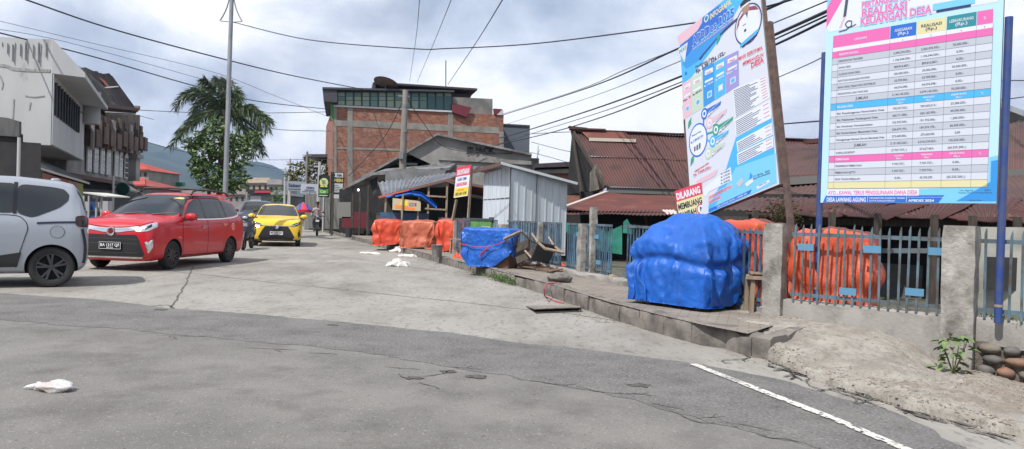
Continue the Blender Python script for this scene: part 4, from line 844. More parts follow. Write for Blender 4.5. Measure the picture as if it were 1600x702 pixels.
# crumpled orange sheet on the kerb at its foot
def crumple(c, sx, sy, h, mt, name, label, cat, seed, rz=0., n=46, group=None):
    u = np.linspace(-1, 1, n); U, V_ = np.meshgrid(u, u); r_ = np.sqrt(U ** 2 + V_ ** 2); edge = 1 + .25 * fbm(U * 1.4, V_ * 1.4, 0, seed, 3)
    Z = h * np.clip(1 - (r_ / edge) ** 2, 0, 1) ** .6 * (1 + .45 * fbm(U * 2.2, V_ * 2.2, 0, seed + 2, 4)) + .012 * h / .1 * np.abs(fbm(U * 5, V_ * 5, 0, seed + 3, 3))
    X0, Y0 = U * sx * edge, V_ * sy * edge; ca, sa = math.cos(rz), math.sin(rz)
    mb = MB(); P = np.dstack([c[0] + X0 * ca - Y0 * sa, c[1] + X0 * sa + Y0 * ca, c[2] + Z])
    idx = np.arange(n * n).reshape(n, n); k_ = (r_ < edge * 1.03)[:-1, :-1]
    mb.v = [tuple(p) for p in P.reshape(-1, 3)]; mb.f = [tuple(map(int, q)) for q in np.stack([idx[:-1, :-1], idx[:-1, 1:], idx[1:, 1:], idx[1:, :-1]], -1)[k_]]; mb.m = [0] * len(mb.f)
    return solo(mb, name, mt, label, cat, group, smooth=True)
crumple(G(722, 407, .1), .38, .26, .17, tarp_red, 'tarpaulin', 'crumpled orange sheet spilling over the kerb under the blue covered table', 'tarpaulin', 41, rz=-.6)
crumple(G(752, 412, .1), .25, .2, .2, tarp_red, 'tarpaulin', 'orange sheet end hanging below the tied blue cover', 'tarpaulin', 42, rz=-.3)
sack = mat('white_sack', (.62, .6, .56), .8, c2=(.45, .43, .4), scale=9)
sy_ = 'littered white sacks on the road'
crumple(G(622, 416), .30, .17, .13, sack, 'sack', 'rumpled white sack on the road, nearest to the viewer', 'sack', 43, rz=.1, group=sy_)
crumple(G(628, 394), .42, .28, .13, sack, 'sack', 'white sack lying at the kerb below the orange covers', 'sack', 44, rz=.3, group=sy_)
crumple(G(640, 401), .34, .16, .05, sack, 'sack', 'flat white sack between the other two sacks', 'sack', 45, rz=-.2, group=sy_)
crumple(G(580, 397), .35, .15, .05, sack, 'litter_sheet', 'flattened pale litter in the street, farthest from the kerb', 'litter', 46, rz=-.2)
plast = mat('clear_plastic_bag', (.82, .8, .8), .25, trans=.35, bump=.01, bscale=20, c2=(.7, .6, .57), scale=6)
mb = MB(); q = G(88, 612); blob(mb, (q[0], q[1], .035), (.105, .075, .04), 3, .25); blob(mb, (q[0] - .115, q[1] + .005, .03), (.035, .03, .03), 5, .4, n=8); mb.tube([(q[0] - .13, q[1], .035), (q[0] - .2, q[1] + .01, .025), (q[0] - .235, q[1] + .015, .012)], [.02, .01, .002], 8)
o = solo(mb, 'plastic_bag', plast, 'knotted clear plastic bag lying on the near asphalt', 'bag', smooth=True)
# ------------------------------------------------------------------ roofs and houses behind the fence
def rust_mat(name, c, c2, c3, world=False):
    return mat(name, c, .75, c2=c2, scale=.55, lo=.4, hi=.6, c3=c3, s3=1.6, lo3=.55, hi3=.72, stretch=(1, 1, 1), bump=.003, bscale=30)
rust = rust_mat('rusty_roofing', (.066, .027, .026), (.092, .036, .031), (.04, .021, .021))
rust2 = rust_mat('red_rusty_roofing', (.155, .046, .035), (.10, .038, .032), (.21, .08, .055))
rust3 = rust_mat('brown_rusty_roofing', (.075, .040, .037), (.105, .053, .046), (.042, .026, .025))
zinc = mat('zinc_sheet', (.42, .44, .47), .45, metal=.5, c2=(.28, .28, .29), scale=3, lo=.5, hi=.7, stretch=(1, 1, .3))
dark_wood = mat('dark_timber', (.045, .035, .03), .9, c2=(.075, .06, .05), scale=6, stretch=(3, 3, .5))
darkness = mat('dark_interior', (.02, .02, .022), .95, c2=(.035, .033, .035), scale=2)  # near-black colour paints in the shade of open interiors
plaster_dirty = mat('dirty_plaster', (.36, .36, .33), .9, c2=(.22, .22, .19), scale=1.6, lo=.45, hi=.65, bump=.004)
def corr(mb, a, b, c_, pitch=.09, amp=.012, edge=.0, nr=6, sag=.0, seed=0):
    """corrugated sheeting: eave from a to b, rises to a + c_ (c_ is the slope vector); b edge may end in another slope"""
    a, b, c_ = V3(*a), V3(*b), V3(*c_); L = np.linalg.norm(b - a); n = max(8, int(L / pitch * 4)); u = (b - a); nn = unit(np.cross(u, c_)); nn = nn if nn[2] > 0 else -nn
    rows = []
    for j in range(nr + 1):
        f_ = j / nr; t = np.linspace(0, 1, n + 1)
        base = a[None] + u[None] * t[:, None] + c_[None] * f_
        w_ = amp * np.cos(t * L / pitch * 2 * math.pi) + sag * fbm(t * L * .5, f_ * 2, 0, seed, 3)
        if edge and j in (0,): base = base + (c_ / np.linalg.norm(c_))[None] * (edge * np.round(fbm(t * L * 1.1, 0, 0, seed, 2) * 2) / 2)[:, None]
        rows.append(base + nn[None] * w_[:, None])
    mb.grid(rows); return mb
def slab(mb, pts, th=.04): 
    n = np.cross(V3(*pts[1]) - V3(*pts[0]), V3(*pts[2]) - V3(*pts[0])); return mb.prism(pts, -unit(n) * th)
yd = MB(); ypts = [tuple(p) for p in FL[:5]] + [(30, 60), (60, 10), (20, -10), tuple(FR[3])] + [tuple(FR[1])]
yd.add([(a, b, .03) for a, b in ypts], [tuple(t) for t in poly_tri(ypts)]); struct(yd, 'yard_ground', yard_m)

# old timber house with the tall rusty roof
hA = thing('timber_house', 'old timber house with a tall rusty saddle roof and open dark gable', 'house', (5, 27, 0))
Yh = 26.
gl, gt = D(945, 291, Yh), D(896, 204, Yh + 2.2)
er = D(1330, 306, Yh); tr_ = D(1330, 222, Yh + 2.2)
a, b, c0, c1 = gl, er, gt, tr_
def quad_corr(mb, a, b, c0, c1, pitch=.09, amp=.012, nr=8, sag=0, seed=0, step=True):
    a, b, c0, c1 = [V3(*p) for p in (a, b, c0, c1)]; L = max(np.linalg.norm(b - a), np.linalg.norm(c1 - c0)); n = int(L / pitch * 4); t = np.linspace(0, 1, n + 1)[:, None]
    nn = unit(np.cross(b - a, c0 - a)); nn = nn if nn[2] > 0 else -nn; rows = []
    for j in range(nr + 1):
        f_ = j / nr; base = (a + (b - a) * t) * (1 - f_) + (c0 + (c1 - c0) * t) * f_
        rows.append(base + nn * (amp * np.cos(t * L / pitch * 2 * math.pi) + sag * fbm(t * L * .4, f_ * 2.5, 0, seed, 3)))
    mb.grid(rows); return mb
mb = MB(); quad_corr(mb, a, b, lerp(a, c0, .52), lerp(b, c1, .52), sag=.03, seed=1, amp=.015, pitch=.11); quad_corr(mb, lerp(a, c0, .50) + V3(0, -.02, .035), lerp(b, c1, .50) + V3(0, -.02, .035), c0, c1, sag=.03, seed=2, amp=.015, pitch=.11)
rA = mb.build('roof', rust, hA)
mb = MB(); quad_corr(mb, lerp(a, c0, .80) + V3(.35, -.06, .06), lerp(a, c0, .80) + V3(2.1, -.06, .06), lerp(a, c0, .97) + V3(.2, -.06, .06), lerp(a, c0, .97) + V3(1.9, -.06, .06)); mb.build('roof_patch', rust2, rA)
mb = MB(); mb.bar(lerp(a, c0, .80) + V3(.35, -.09, .06), lerp(a, c0, .80) + V3(2.1, -.09, .06), .03, .12); mb.build('pale_board', mat('pale_board', (.5, .46, .38), .8), rA)
mb = MB(); mb.bar(c0 + V3(-.15, 0, .05), c0 + V3(1.2, 0, .04), .5, .06); mb.bar(c0 + V3(-.2, -.02, .12), c0 + V3(.5, 0, .07), .4, .05); mb.bar(c0 + V3(.6, .02, .02), c1 + V3(0, .02, .02), .35, .04); mb.build('ridge_cap', rust, rA)
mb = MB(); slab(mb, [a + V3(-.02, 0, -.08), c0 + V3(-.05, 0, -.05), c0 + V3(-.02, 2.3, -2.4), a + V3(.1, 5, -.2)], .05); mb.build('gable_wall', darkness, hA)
mb = MB(); mb.bar(a + V3(0, -.05, -.03), c0 + V3(-.06, -.05, 0), .05, .16); mb.bar(c0 + V3(-.06, -.05, 0), D(908, 300, Yh + 1.2), .05, .14); mb.build('barge_board', dark_wood, hA)
g1, g2, g3 = D(921, 300, Yh + .5), D(954, 292, Yh + .5), D(932, 256, Yh + .5)
mb = MB(); mb.prism([g1, g2, D(952, 288, Yh + .5), g3, D(922, 270, Yh + .5)], (0, .06, 0)); mb.build('gable_planks', mat('grey_planks', (.21, .19, .16), .9, c2=(.11, .10, .085), scale=5, stretch=(3, 1, .5)), hA)
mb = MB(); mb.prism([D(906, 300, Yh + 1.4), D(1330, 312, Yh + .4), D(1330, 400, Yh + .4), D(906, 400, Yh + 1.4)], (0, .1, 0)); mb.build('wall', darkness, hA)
mb = MB(); mb.bar(D(948, 297, Yh + .1), D(1330, 308, Yh + .1), .06, .2); mb.build('eave_beam', mat('grey_beam', (.13, .13, .125), .9), hA)
mb = MB(); mb.add([lerp(a, c0, .3) + V3(-.35, .5, .3 + k * .22) + V3(0, 0, 0) for k in range(1)] * 3, [(0, 1, 2)]) if False else None
# lower red lean-to roof in front of it
e0, e1, t0, t1 = D(868, 330, 22.), D(1160, 333.5, 20.5), D(948, 303, 25.2), D(1180, 308, 24.3)
hB = thing('lean_to_shed', 'low open shed with a red rusty roof below the tall saddle roof', 'shed', (4, 23, 0))
mb = MB(); quad_corr(mb, e0, e1, t0, t1, sag=.03, seed=4, pitch=.11, amp=.015); rB = mb.build('roof', rust2, hB)
mb = MB(); quad_corr(mb, lerp(e0, e1, .0) + V3(0, -.25, -.08), e1 + V3(0, -.25, -.09), e0 + V3(.1, .3, .04), e1 + V3(0, .3, .05), sag=.03, seed=5, pitch=.11, amp=.015); mb.build('lower_sheet', rust, rB)
mb = MB(); quad_corr(mb, lerp(e0, e1, .60) + V3(0, -.22, -.05), lerp(e0, e1, .67) + V3(0, -.22, -.05), lerp(e0, e1, .60) + V3(-.05, .3, .08), lerp(e0, e1, .67) + V3(-.05, .3, .08)); mb.build('pale_patch', mat('pale_sheet', (.5, .42, .38), .7), rB)
mb = MB(); mb.bar(D(868, 330, 22.) + V3(0, -.05, .03), D(948, 301, 25.2) + V3(0, -.05, .03), .14, .05); mb.build('edge_flashing', mat('pale_sheet', (.5, .42, .38), .7), rB)
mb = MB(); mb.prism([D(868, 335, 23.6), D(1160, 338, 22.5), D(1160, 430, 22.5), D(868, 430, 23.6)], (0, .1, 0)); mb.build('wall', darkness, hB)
for x_ in (884, 930, 1010): mb = MB(); p = D(x_, 338, 22.2); mb.bar((p[0], p[1], .0), tuple(p), .08); mb.build('post', dark_wood, hB)
# green net hung behind the fence
net = mat('green_net', (.02, .17, .12), .8, c2=(.04, .26, .20), scale=3)
for nm, pts, lab in [('shade_net', [(884, 348), (920, 352), (950, 362), (972, 352), (972, 398), (940, 393), (884, 362)], 'green netting sagging behind the fence next to the white kiosk'), ('shade_net', [(974, 347), (980, 342), (988, 357), (988, 366), (973, 364)], 'green net peak beside the tall thin post')]:
    P_ = [D(x_, y_, 19. if lab[6] == 'n' else 15.5) for x_, y_ in pts]; mb = MB(); mb.add(P_, [tuple(t) for t in poly_tri([(p[0], p[2]) for p in P_])]); mb.add([p + V3(0, .015, 0) for p in P_], [tuple(t) for t in poly_tri([(p[0], p[2]) for p in P_])]); solo(mb, nm, net, lab, 'net')
# near market houses behind the billboards
hC = thing('market_shed', 'long low market shed with a brown rusty roof behind the billboards', 'shed', (7, 14, 0))
E0, E1 = D(1128, 331, 13.6), D(1800, 343, 11.3); T0, T1 = D(1190, 296, 17.8), D(1700, 270, 15.5)
mb = MB(); quad_corr(mb, E0, E1, T0, T1, sag=.05, seed=7, pitch=.11, amp=.015); rC = mb.build('roof', rust3, hC)
mb = MB()
for k in range(7):
    f0 = .05 + .13 * k; q0, q1 = lerp(E0, E1, f0), lerp(E0, E1, f0 + .09); r_ = random.Random(k)
    quad_corr(mb, q0 + V3(0, -.25 - .1 * r_.random(), -.07), q1 + V3(0, -.25 - .12 * r_.random(), -.08), lerp(q0, T0, .3) + V3(.1, 0, .06), lerp(q1, T1, .3) + V3(0, 0, .06), seed=20 + k, sag=.03, pitch=.11, amp=.015)
mb.build('overlapping_sheets', rust, rC)
mb = MB(); mb.bar(E0 + V3(0, .1, -.14), E1 + V3(0, .1, -.14), .08, .12); mb.build('eave_beam', dark_wood, hC)
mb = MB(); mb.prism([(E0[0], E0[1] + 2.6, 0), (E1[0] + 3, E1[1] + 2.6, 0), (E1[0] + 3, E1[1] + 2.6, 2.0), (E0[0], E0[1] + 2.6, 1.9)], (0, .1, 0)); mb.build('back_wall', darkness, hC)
pw0, pw1 = D(1522, 350, 11.6), D(1800, 350, 10.2)
mb = MB(); mb.prism([(pw0[0], pw0[1], 0), (pw1[0], pw1[1], 0), (pw1[0], pw1[1], 1.36), (pw0[0], pw0[1], 1.32)], (0, .1, 0)); mb.build('pale_wall', plaster_dirty, hC)
mb = MB(); q = D(1555, 455, 11.3); mb.box((q[0] + .1, q[1] - .06, .62), (.62, .05, .5)); mb.build('dark_hatch', darkness, hC)
pw2 = D(1250, 350, 14.2)
mb = MB(); mb.prism([(pw2[0], pw2[1], 0), (pw0[0], pw0[1] + 1.4, 0), (pw0[0], pw0[1] + 1.4, .62), (pw2[0], pw2[1], .62)], (0, .1, 0)); mb.build('low_wall', mat('low_wall_plaster', (.11, .115, .12), .9, c2=(.07, .07, .07), scale=3), hC)
for x_ in (1180, 1300, 1372, 1460, 1520, 1590): p = D(x_, 342, 12.7 - (x_ - 1180) / 400); mb = MB(); mb.bar((p[0], p[1], 0), (p[0], p[1], 1.5), .09); mb.build('post', dark_wood, hC)
mb = MB(); mb.bar(D(1350, 392, 12.6), D(1480, 392, 12.2), .05, .08); mb.build('bench_rail', mat('bench_grey', (.12, .14, .16), .8), hC)
# second, higher roof between the billboards
hD = thing('market_house', 'market house with a folded brown roof seen between the two billboards', 'house', (8, 19, 0))
a, b, c0, c1 = D(1160, 285, 17.9), D(1800, 300, 15.5), D(1225, 232, 21.5), D(1800, 205, 19.5)
a = D(1150, 281, 18.2); b = D(1300, 272, 17.2)
mb = MB(); quad_corr(mb, a, b, D(1218, 244, 20.5), D(1300, 217, 20.3), sag=.05, seed=9, pitch=.11, amp=.015); quad_corr(mb, b, D(1800, 262, 15.2), D(1300, 217, 20.3), D(1800, 170, 18.), sag=.04, seed=10, pitch=.11, amp=.015); rD = mb.build('roof', rust3, hD)
mb = MB(); mb.prism([a + V3(.1, .4, -.1), b + V3(0, .4, -.1), D(1800, 266, 15.6), (D(1800, 266, 15.6)[0], 15.6, 0), (b[0], b[1] + .4, 0), (a[0], a[1] + .4, 0)], (0, .1, 0)); mb.build('wall', darkness, hD)
mb = MB(); mb.bar(a + V3(0, .05, -.12), b + V3(0, .05, -.10), .07, .18); mb.bar(b + V3(0, .05, -.1), D(1800, 266, 15.2), .07, .18); mb.build('fascia', mat('grey_beam', (.13, .13, .125), .9), hD)
mb = MB(); quad_corr(mb, D(1195, 250, 23.), D(1300, 232, 23), D(1205, 226, 25.5), D(1300, 223, 25.5), pitch=.11); mb.build('rear_roof', rust, rD)
mb = MB(); mb.bar(D(1258, 222, 25.4), D(1300, 218, 25.4), .3, .15); mb.build('ridge_cap', rust, rD)
# pale gable at the right edge
hE = thing('white_house', 'pale gabled house at the right edge behind the brown roof', 'house', (16, 26, 0))
mb = MB(); P_ = [D(1572, 168, 24.), D(1700, 215, 24.), D(1700, 400, 24.), D(1572, 400, 24.)]; mb.prism(P_, (0, 4, 0)); mb.build('wall', mat('white_plaster', (.55, .55, .53), .8, c2=(.42, .42, .4), scale=1), hE)
mb = MB(); mb.prism([D(1560, 158, 23.6), D(1710, 213, 23.6), D(1710, 222, 23.6), D(1560, 167, 23.6)], (0, 4.6, 0)); mb.build('roof', zinc, hE)
mb = MB(); mb.prism([D(1574, 172, 23.55), D(1594, 186, 23.55), D(1574, 200, 23.55)], (0, .1, 0)); mb.build('dark_gable', darkness, hE)
# small plants by the market shed
leaf_dark = mat('leaf_dark', (.035, .062, .022), .6, c2=(.06, .10, .03), scale=9); leaf_mid = mat('leaf_mid', (.06, .115, .03), .55, c2=(.09, .15, .04), scale=5); leaf_olive = mat('leaf_olive', (.12, .12, .035), .6, c2=(.2, .17, .06), scale=6)
def leaves(mb, n, pos, size, rnd, up=.3, asp=.5):
    for _ in range(n):
        p = V3(*pos(rnd)); d = unit(V3(rnd.gauss(0, 1), rnd.gauss(0, 1), rnd.gauss(0, .7) + up)); s = size * rnd.uniform(.6, 1.3); w_ = unit(np.cross(d, V3(rnd.gauss(0, 1), rnd.gauss(0, 1), rnd.gauss(0, 1)))) * s * asp / 2
        nrm = unit(np.cross(d, w_)) * s * .12
        mb.add([p, p + d * s * .5 + w_ + nrm, p + d * s, p + d * s * .5 - w_ + nrm], [(0, 1, 2, 3)])
    return mb
tv = thing('small_shrub', 'thin olive shrub beside the brown billboard post', 'shrub', D(1222, 380, 11.))
mb = MB(); q = D(1222, 340, 11.); leaves(mb, 900, lambda r: (q[0] + r.gauss(0, .13), q[1] + r.gauss(0, .12), q[2] + r.gauss(.0, .13)), .05, random.Random(3)); mb.build('leaves', leaf_olive, tv)
mb = MB()
for k in range(5): mb.tube([(q[0] + .02 * k, q[1], .05), (q[0] + random.uniform(-.1, .1), q[1], q[2] - .2), (q[0] + random.uniform(-.25, .25), q[1], q[2] + .15)], [.012, .008, .003], 5)
mb.build('stems', dark_wood, tv)
# big leafed weed at the foot of the pillar
tv = thing('weed', 'broad leafed green weed at the foot of the large fence pillar', 'plant', D(1490, 560, 6.72)); mb = MB(); rw = random.Random(8); q = D(1490, 560, 6.72); q[2] = apz(q[0], q[1]) - .01
for k in range(46):
    h = rw.uniform(.0, .34); a = rw.uniform(0, 6.28); rr = rw.uniform(.02, .13) * (1.2 - h); c_ = V3(q[0] + math.cos(a) * rr, q[1] + math.sin(a) * rr, q[2] + .02 + h); d = V3(math.cos(a), math.sin(a), rw.uniform(-.6, .1)); d = unit(d); s = rw.uniform(.05, .11); w_ = unit(np.cross(d, (0, 0, 1))) * s * .42
    nn = unit(np.cross(w_, d)); L = [c_, c_ + d * s * .3 + w_ + nn * .012, c_ + d * s * .7 + w_ * .8 + nn * .004, c_ + d * s * 1.05 - nn * .02, c_ + d * s * .7 - w_ * .8 + nn * .004, c_ + d * s * .3 - w_ + nn * .012, c_ + d * s * .5 - nn * .006]
    mb.add(L, [(0, 1, 6), (1, 2, 6), (2, 3, 6), (3, 4, 6), (4, 5, 6), (5, 0, 6)])
mb.build('leaves', mat('weed_leaf', (.10, .17, .05), .5, c2=(.17, .22, .09), scale=14), tv)
mb = MB()
for k in range(9): a = rw.uniform(0, 6.28); mb.tube([(q[0], q[1], q[2]), (q[0] + .06 * math.cos(a), q[1] + .06 * math.sin(a), q[2] + .15), (q[0] + .1 * math.cos(a), q[1] + .1 * math.sin(a), q[2] + rw.uniform(.2, .33))], [.006, .005, .002], 5)
mb.build('stems', mat('weed_stem', (.12, .15, .05), .7), tv)

# ------------------------------------------------------------------ white sheet-metal kiosk
kio = thing('metal_kiosk', 'white corrugated metal kiosk with a zinc roof behind the fence', 'kiosk', (-.3, 21.5, .1))
Yk = 20.2; c_ = D(797, 300, Yk); l_ = D(756.5, 300, Yk + 1.6); r_ = D(885, 300, Yk + 1.0)
white_sheet = mat('white_painted_sheet', (.55, .60, .66), .6, c2=(.42, .45, .46), scale=1.4, lo=.45, hi=.75, stretch=(1, 1, .25), c3=(.25, .22, .18), s3=2.5, lo3=.66, hi3=.8)
zt = {0: W(797, 258, c_, r_)[2], 1: W(885, 286, c_, r_)[2], 2: W(757, 272, c_, l_)[2]}
def ribbed(mb, p, q, zp, zq, z0, step=.3, out=None):
    p, q = V3(p[0], p[1]), V3(q[0], q[1]); L = np.linalg.norm(q - p); d = unit(q - p); nn = V3(d[1], -d[0]); nn = nn if nn @ (-p) > 0 else -nn; n = max(1, int(round(L / step)))
    mb.poly([(*p, z0), (*q, z0), (*q, zq), (*p, zp)])
    for k in range(n + 1):
        t = k / n; o = p + (q - p) * t; z = zp + (zq - zp) * t; ang = math.atan2(d[1], d[0]); mb.box((o[0] + nn[0] * .008, o[1] + nn[1] * .008, (z + z0) / 2), (.03, .02, z - z0), rz=ang)
mb = MB(); ribbed(mb, c_, r_, zt[0], zt[1], .2, .24); ribbed(mb, c_, l_, zt[0], zt[2], .2, .3); mb.poly([(l_[0], l_[1], .2), (r_[0] + (l_[0] - c_[0]), r_[1] + (l_[1] - c_[1]), .2), (r_[0] + (l_[0] - c_[0]), r_[1] + (l_[1] - c_[1]), zt[1]), (l_[0], l_[1], zt[2])]); mb.build('walls', white_sheet, kio)
mb = MB(); dk = mat('kiosk_seam', (.06, .065, .07), .8)
mb.bar((c_[0], c_[1] - .02, .2), (c_[0], c_[1] - .02, zt[0]), .035); q = lerp(c_, r_, .46); mb.bar((q[0], q[1] - .03, .2), (q[0], q[1] - .03, lerp(zt[0], zt[1], .46)), .02)
zf = lerp(zt[0], .2, .36); mb.bar((c_[0], c_[1] - .02, zf), (*lerp(c_, l_, 1)[:2], zf - .04), .02); mb.build('seams', dk, kio)
R0, R1, R2 = D(783, 254, Yk - .2), D(902, 286, Yk + .9), D(739, 266, Yk + 1.9)
mb = MB(); v_ = R2 - R0; quad_corr(mb, R0, R1, R0 + v_, R1 + v_, pitch=.12, amp=.014, nr=2); mb.build('roof', zinc, kio)
mb = MB(); mb.bar(R0 + V3(0, -.02, -.05), R2 + V3(0, -.02, -.05), .04, .10); mb.build('roof_rim', mat('rim_brown', (.12, .07, .06), .8), kio)

mb = MB(); mb.bar(R0 + V3(0, -.02, -.02), R1 + V3(0, -.02, -.02), .05, .07); mb.build('roof_edge', mat('bright_zinc', (.6, .63, .66), .4, metal=.3), kio)
# ------------------------------------------------------------------ open timber market stall with zinc roof
st = thing('market_stall', 'open timber market stall with torn zinc roofing and a dark interior', 'stall', (-4, 30, .1))
Ys = 28.
mb = MB()
quad_corr(mb, D(597, 306, Ys - .5), D(692, 283, Ys + 1.0), D(590, 285, Ys + 3.), D(726, 268, Ys + 3.5), pitch=.2, amp=.04, nr=3); rS = mb.build('roof', mat('dull_zinc', (.23, .25, .28), .55, metal=.3, c2=(.15, .15, .16), scale=2), st)
mb = MB(); mb.bar(D(592, 309, Ys - .5), D(700, 281, Ys - .5), .06, .09); mb.bar(D(700, 281, Ys - .5), D(770, 295, Ys - .3), .06, .09); mb.bar(D(697, 283, Ys - .5), D(722, 292, Ys - .5), .3, .05); mb.build('ridge_beam', mat('brown_beam', (.17, .09, .07), .8), st)
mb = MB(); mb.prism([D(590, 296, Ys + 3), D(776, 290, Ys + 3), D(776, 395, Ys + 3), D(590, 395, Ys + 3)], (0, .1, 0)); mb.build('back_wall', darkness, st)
mb = MB(); mb.prism([D(701, 284, Ys - .2), D(768, 297, Ys - .2), D(768, 310, Ys + 2.9), D(701, 296, Ys + 2.9)], (0, 0, .04)); mb.build('side_roof', rust, st)
for x_, ty in ((668, 292), (697, 284), (627, 302), (601, 308), (764, 297)): p = D(x_, 340, Ys - .4); q = D(x_ + 2, ty, Ys - .4); mb = MB(); mb.bar((p[0], p[1], .1), tuple(q), .07); mb.build('post', timber, st)
mb = MB(); mb.bar(D(664, 306, Ys - .45), D(697, 308, Ys - .45), .06); mb.bar(D(664, 326, Ys - .45), D(697, 328, Ys - .45), .06); mb.build('cross_rail', timber, st)
mb = MB(); mb.prism([D(602, 267, Ys + 4), D(640, 263, Ys + 4), D(696, 266, Ys + 4), D(696, 284, Ys + 4), D(602, 288, Ys + 4)], (0, .05, 0)); mb.build('upper_sheet', mat('grey_sheet', (.19, .2, .21), .7, c2=(.12, .12, .12), scale=2), st)
# blue awning over the first orange stall
aw = thing('awning', 'blue tarpaulin awning with a red pole over the farthest orange stall', 'awning', (-4, 26, 2))
A_ = [D(618, 302, 25.2), D(645, 297, 24.8), D(660, 302, 24.3), D(683, 320, 23.6)]; B_ = [D(600, 306, 26.5), D(620, 303, 26.8), D(650, 306, 26.8), D(672, 318, 26.5)]
mb = MB(); rows = []
for t in np.linspace(0, 1, 14):
    row = []
    for s_ in np.linspace(0, 1, 24):
        k = min(2, int(s_ * 3)); f_ = s_ * 3 - k; p = lerp(lerp(A_[k], A_[k + 1], f_), lerp(B_[k], B_[k + 1], f_), t) + V3(0, 0, -.10 * math.sin(t * 3.14) + .03 * float(fbm(s_ * 5, t * 3, 0, 6, 3))); row.append(p)
    rows.append(row)
mb.grid(rows); mb.grid([[p + V3(0, 0, -.012 - (.12 if i in (0,) else 0)) for p in r] for i, r in enumerate(rows)]); mb.build('canopy', tarp_blue, aw, smooth=True)
mb = MB(); mb.bar(D(592, 308, 25.6), D(640, 297, 24.9), .03, .05); mb.build('red_pole', mat('red_pole', (.45, .09, .07), .6), aw)
for x_, y_ in ((655, 310), (630, 310)): p = D(x_ - 4, 352, 24.9); mb = MB(); mb.bar((p[0], p[1], .15), tuple(D(x_, y_ - 6, 24.9)), .05); mb.build('post', timber, aw)
bn = Board(D(613, 329, 25.1), D(657, 330, 24.7) - D(613, 329, 25.1), (0, 0, 1)); wd_ = float(np.linalg.norm(D(657, 330, 24.7) - D(613, 329, 25.1)))
tb_ = thing('banner', 'faded yellow and red food banner under the blue awning', 'banner', tuple(bn.P(wd_ / 2, 0))); mb = MB(); mb.use(mat('banner_cream', (.42, .36, .24), .8)); mb.prism([bn.P(0, .02, -.01), bn.P(wd_, 0, -.01), bn.P(wd_, .33, -.01), bn.P(0, .42, -.01)], bn.n * .008)
mb.use(K['orange']); bn.poly(mb, [(.1, .08), (wd_ * .5, .05), (wd_ * .8, .02), (wd_ * .8, .10), (wd_ * .5, .14), (.1, .2)], .003); mb.use(K['yellow']); bn.poly(mb, [(.3, .2), (wd_ * .55, .16), (wd_ * .55, .34), (.35, .36)], .004); mb.use(K['maroon']); bn.rect(mb, wd_ * .6, .16, wd_ * .85, .26, .004); mb.use(K['white']); bn.text(mb, 'SOSIS', wd_ * .62, .18, .06, .006); mb.build('cloth', None, tb_)
# timbers, bucket, stool, crate, chairs
mb = MB(); mb.bar(G(664, 389, .17), D(679, 345, 23.6), .05, .03); solo(mb, 'timber_prop', timber, 'timber leaning against the faded orange covered stall', 'timber')
mb = MB(); mb.bar(G(676, 386, .17) + V3(0, .1, 0), D(671, 366, 23.7), .05, .03); solo(mb, 'timber_prop', timber, 'short timber crossing the leaning one at the faded orange stall', 'timber')
bk = thing('bucket', 'weathered grey metal bucket standing at the kerb', 'bucket', G(682.5, 401.5, .17)); q = G(682.5, 401.5, .17)
mb = MB(); mb.lathe([(0, 0), (.125, 0), (.15, .30), (.158, .31), (.15, .315), (.14, .30), (.12, .02), (0, .02)], tuple(q), 22); mb.build('pail', mat('bucket_metal', (.25, .25, .25), .6, metal=.3, c2=(.15, .14, .13), scale=8), bk, smooth=35)
mb = MB(); mb.tube([(q[0] + .15 * math.cos(a), q[1] - .02, q[2] + .31 - .06 * math.sin(a)) for a in np.linspace(0, 3.14, 12)], .006, 5); mb.build('handle', mat('bucket_metal', (.25, .25, .25)), bk)
sl = thing('wooden_stool', 'small wooden stool beside the red orange covered stall', 'stool', G(714, 395, .17)); q = G(712, 396, .17)
mb = MB(); mb.box((q[0], q[1], q[2] + .40), (.34, .26, .035)); mb.build('seat', timber, sl)
for a in (-1, 1):
    for b in (-1, 1): mb = MB(); mb.bar((q[0] + a * .15, q[1] + b * .11, q[2]), (q[0] + a * .13, q[1] + b * .09, q[2] + .39), .035); mb.build('leg', timber, sl)
cg = thing('crate', 'green and yellow crate on a table in front of the white kiosk', 'crate', D(752, 356, 18.6)); q = D(752, 352, 18.6)
mb = MB(); mb.use(mat('crate_green', (.08, .22, .07), .6, c2=(.12, .3, .08), scale=9)); mb.box(tuple(q), (.52, .4, .24)); mb.use(K['yellow']); mb.box((q[0] + .12, q[1] - .203, q[2] - .06), (.2, .006, .07)); mb.build('box', None, cg); mb = MB(); mb.box((q[0], q[1], q[2] + .135), (.56, .44, .03)); mb.build('lid', mat('lid_dark', (.05, .06, .06), .7), cg)
mb = MB(); mb.box((q[0], q[1], q[2] - .16), (.9, .6, .05)); 
for a in (-1, 1): mb.bar((q[0] + a * .4, q[1], .15), (q[0] + a * .4, q[1], q[2] - .16), .06)
solo(mb, 'plank_table', dark_wood, 'dark plank table carrying the green and yellow crate', 'table')
mb = MB(); q = D(768, 344, 18.6); mb.box((q[0], q[1], q[2]), (.13, .12, .14)); mb.box((q[0] - .35, q[1], q[2] + .02), (.75, .3, .03)); solo(mb, 'box_and_board', mat('dark_box', (.06, .07, .1), .7), 'dark little box and board on top of the green crate', 'box')
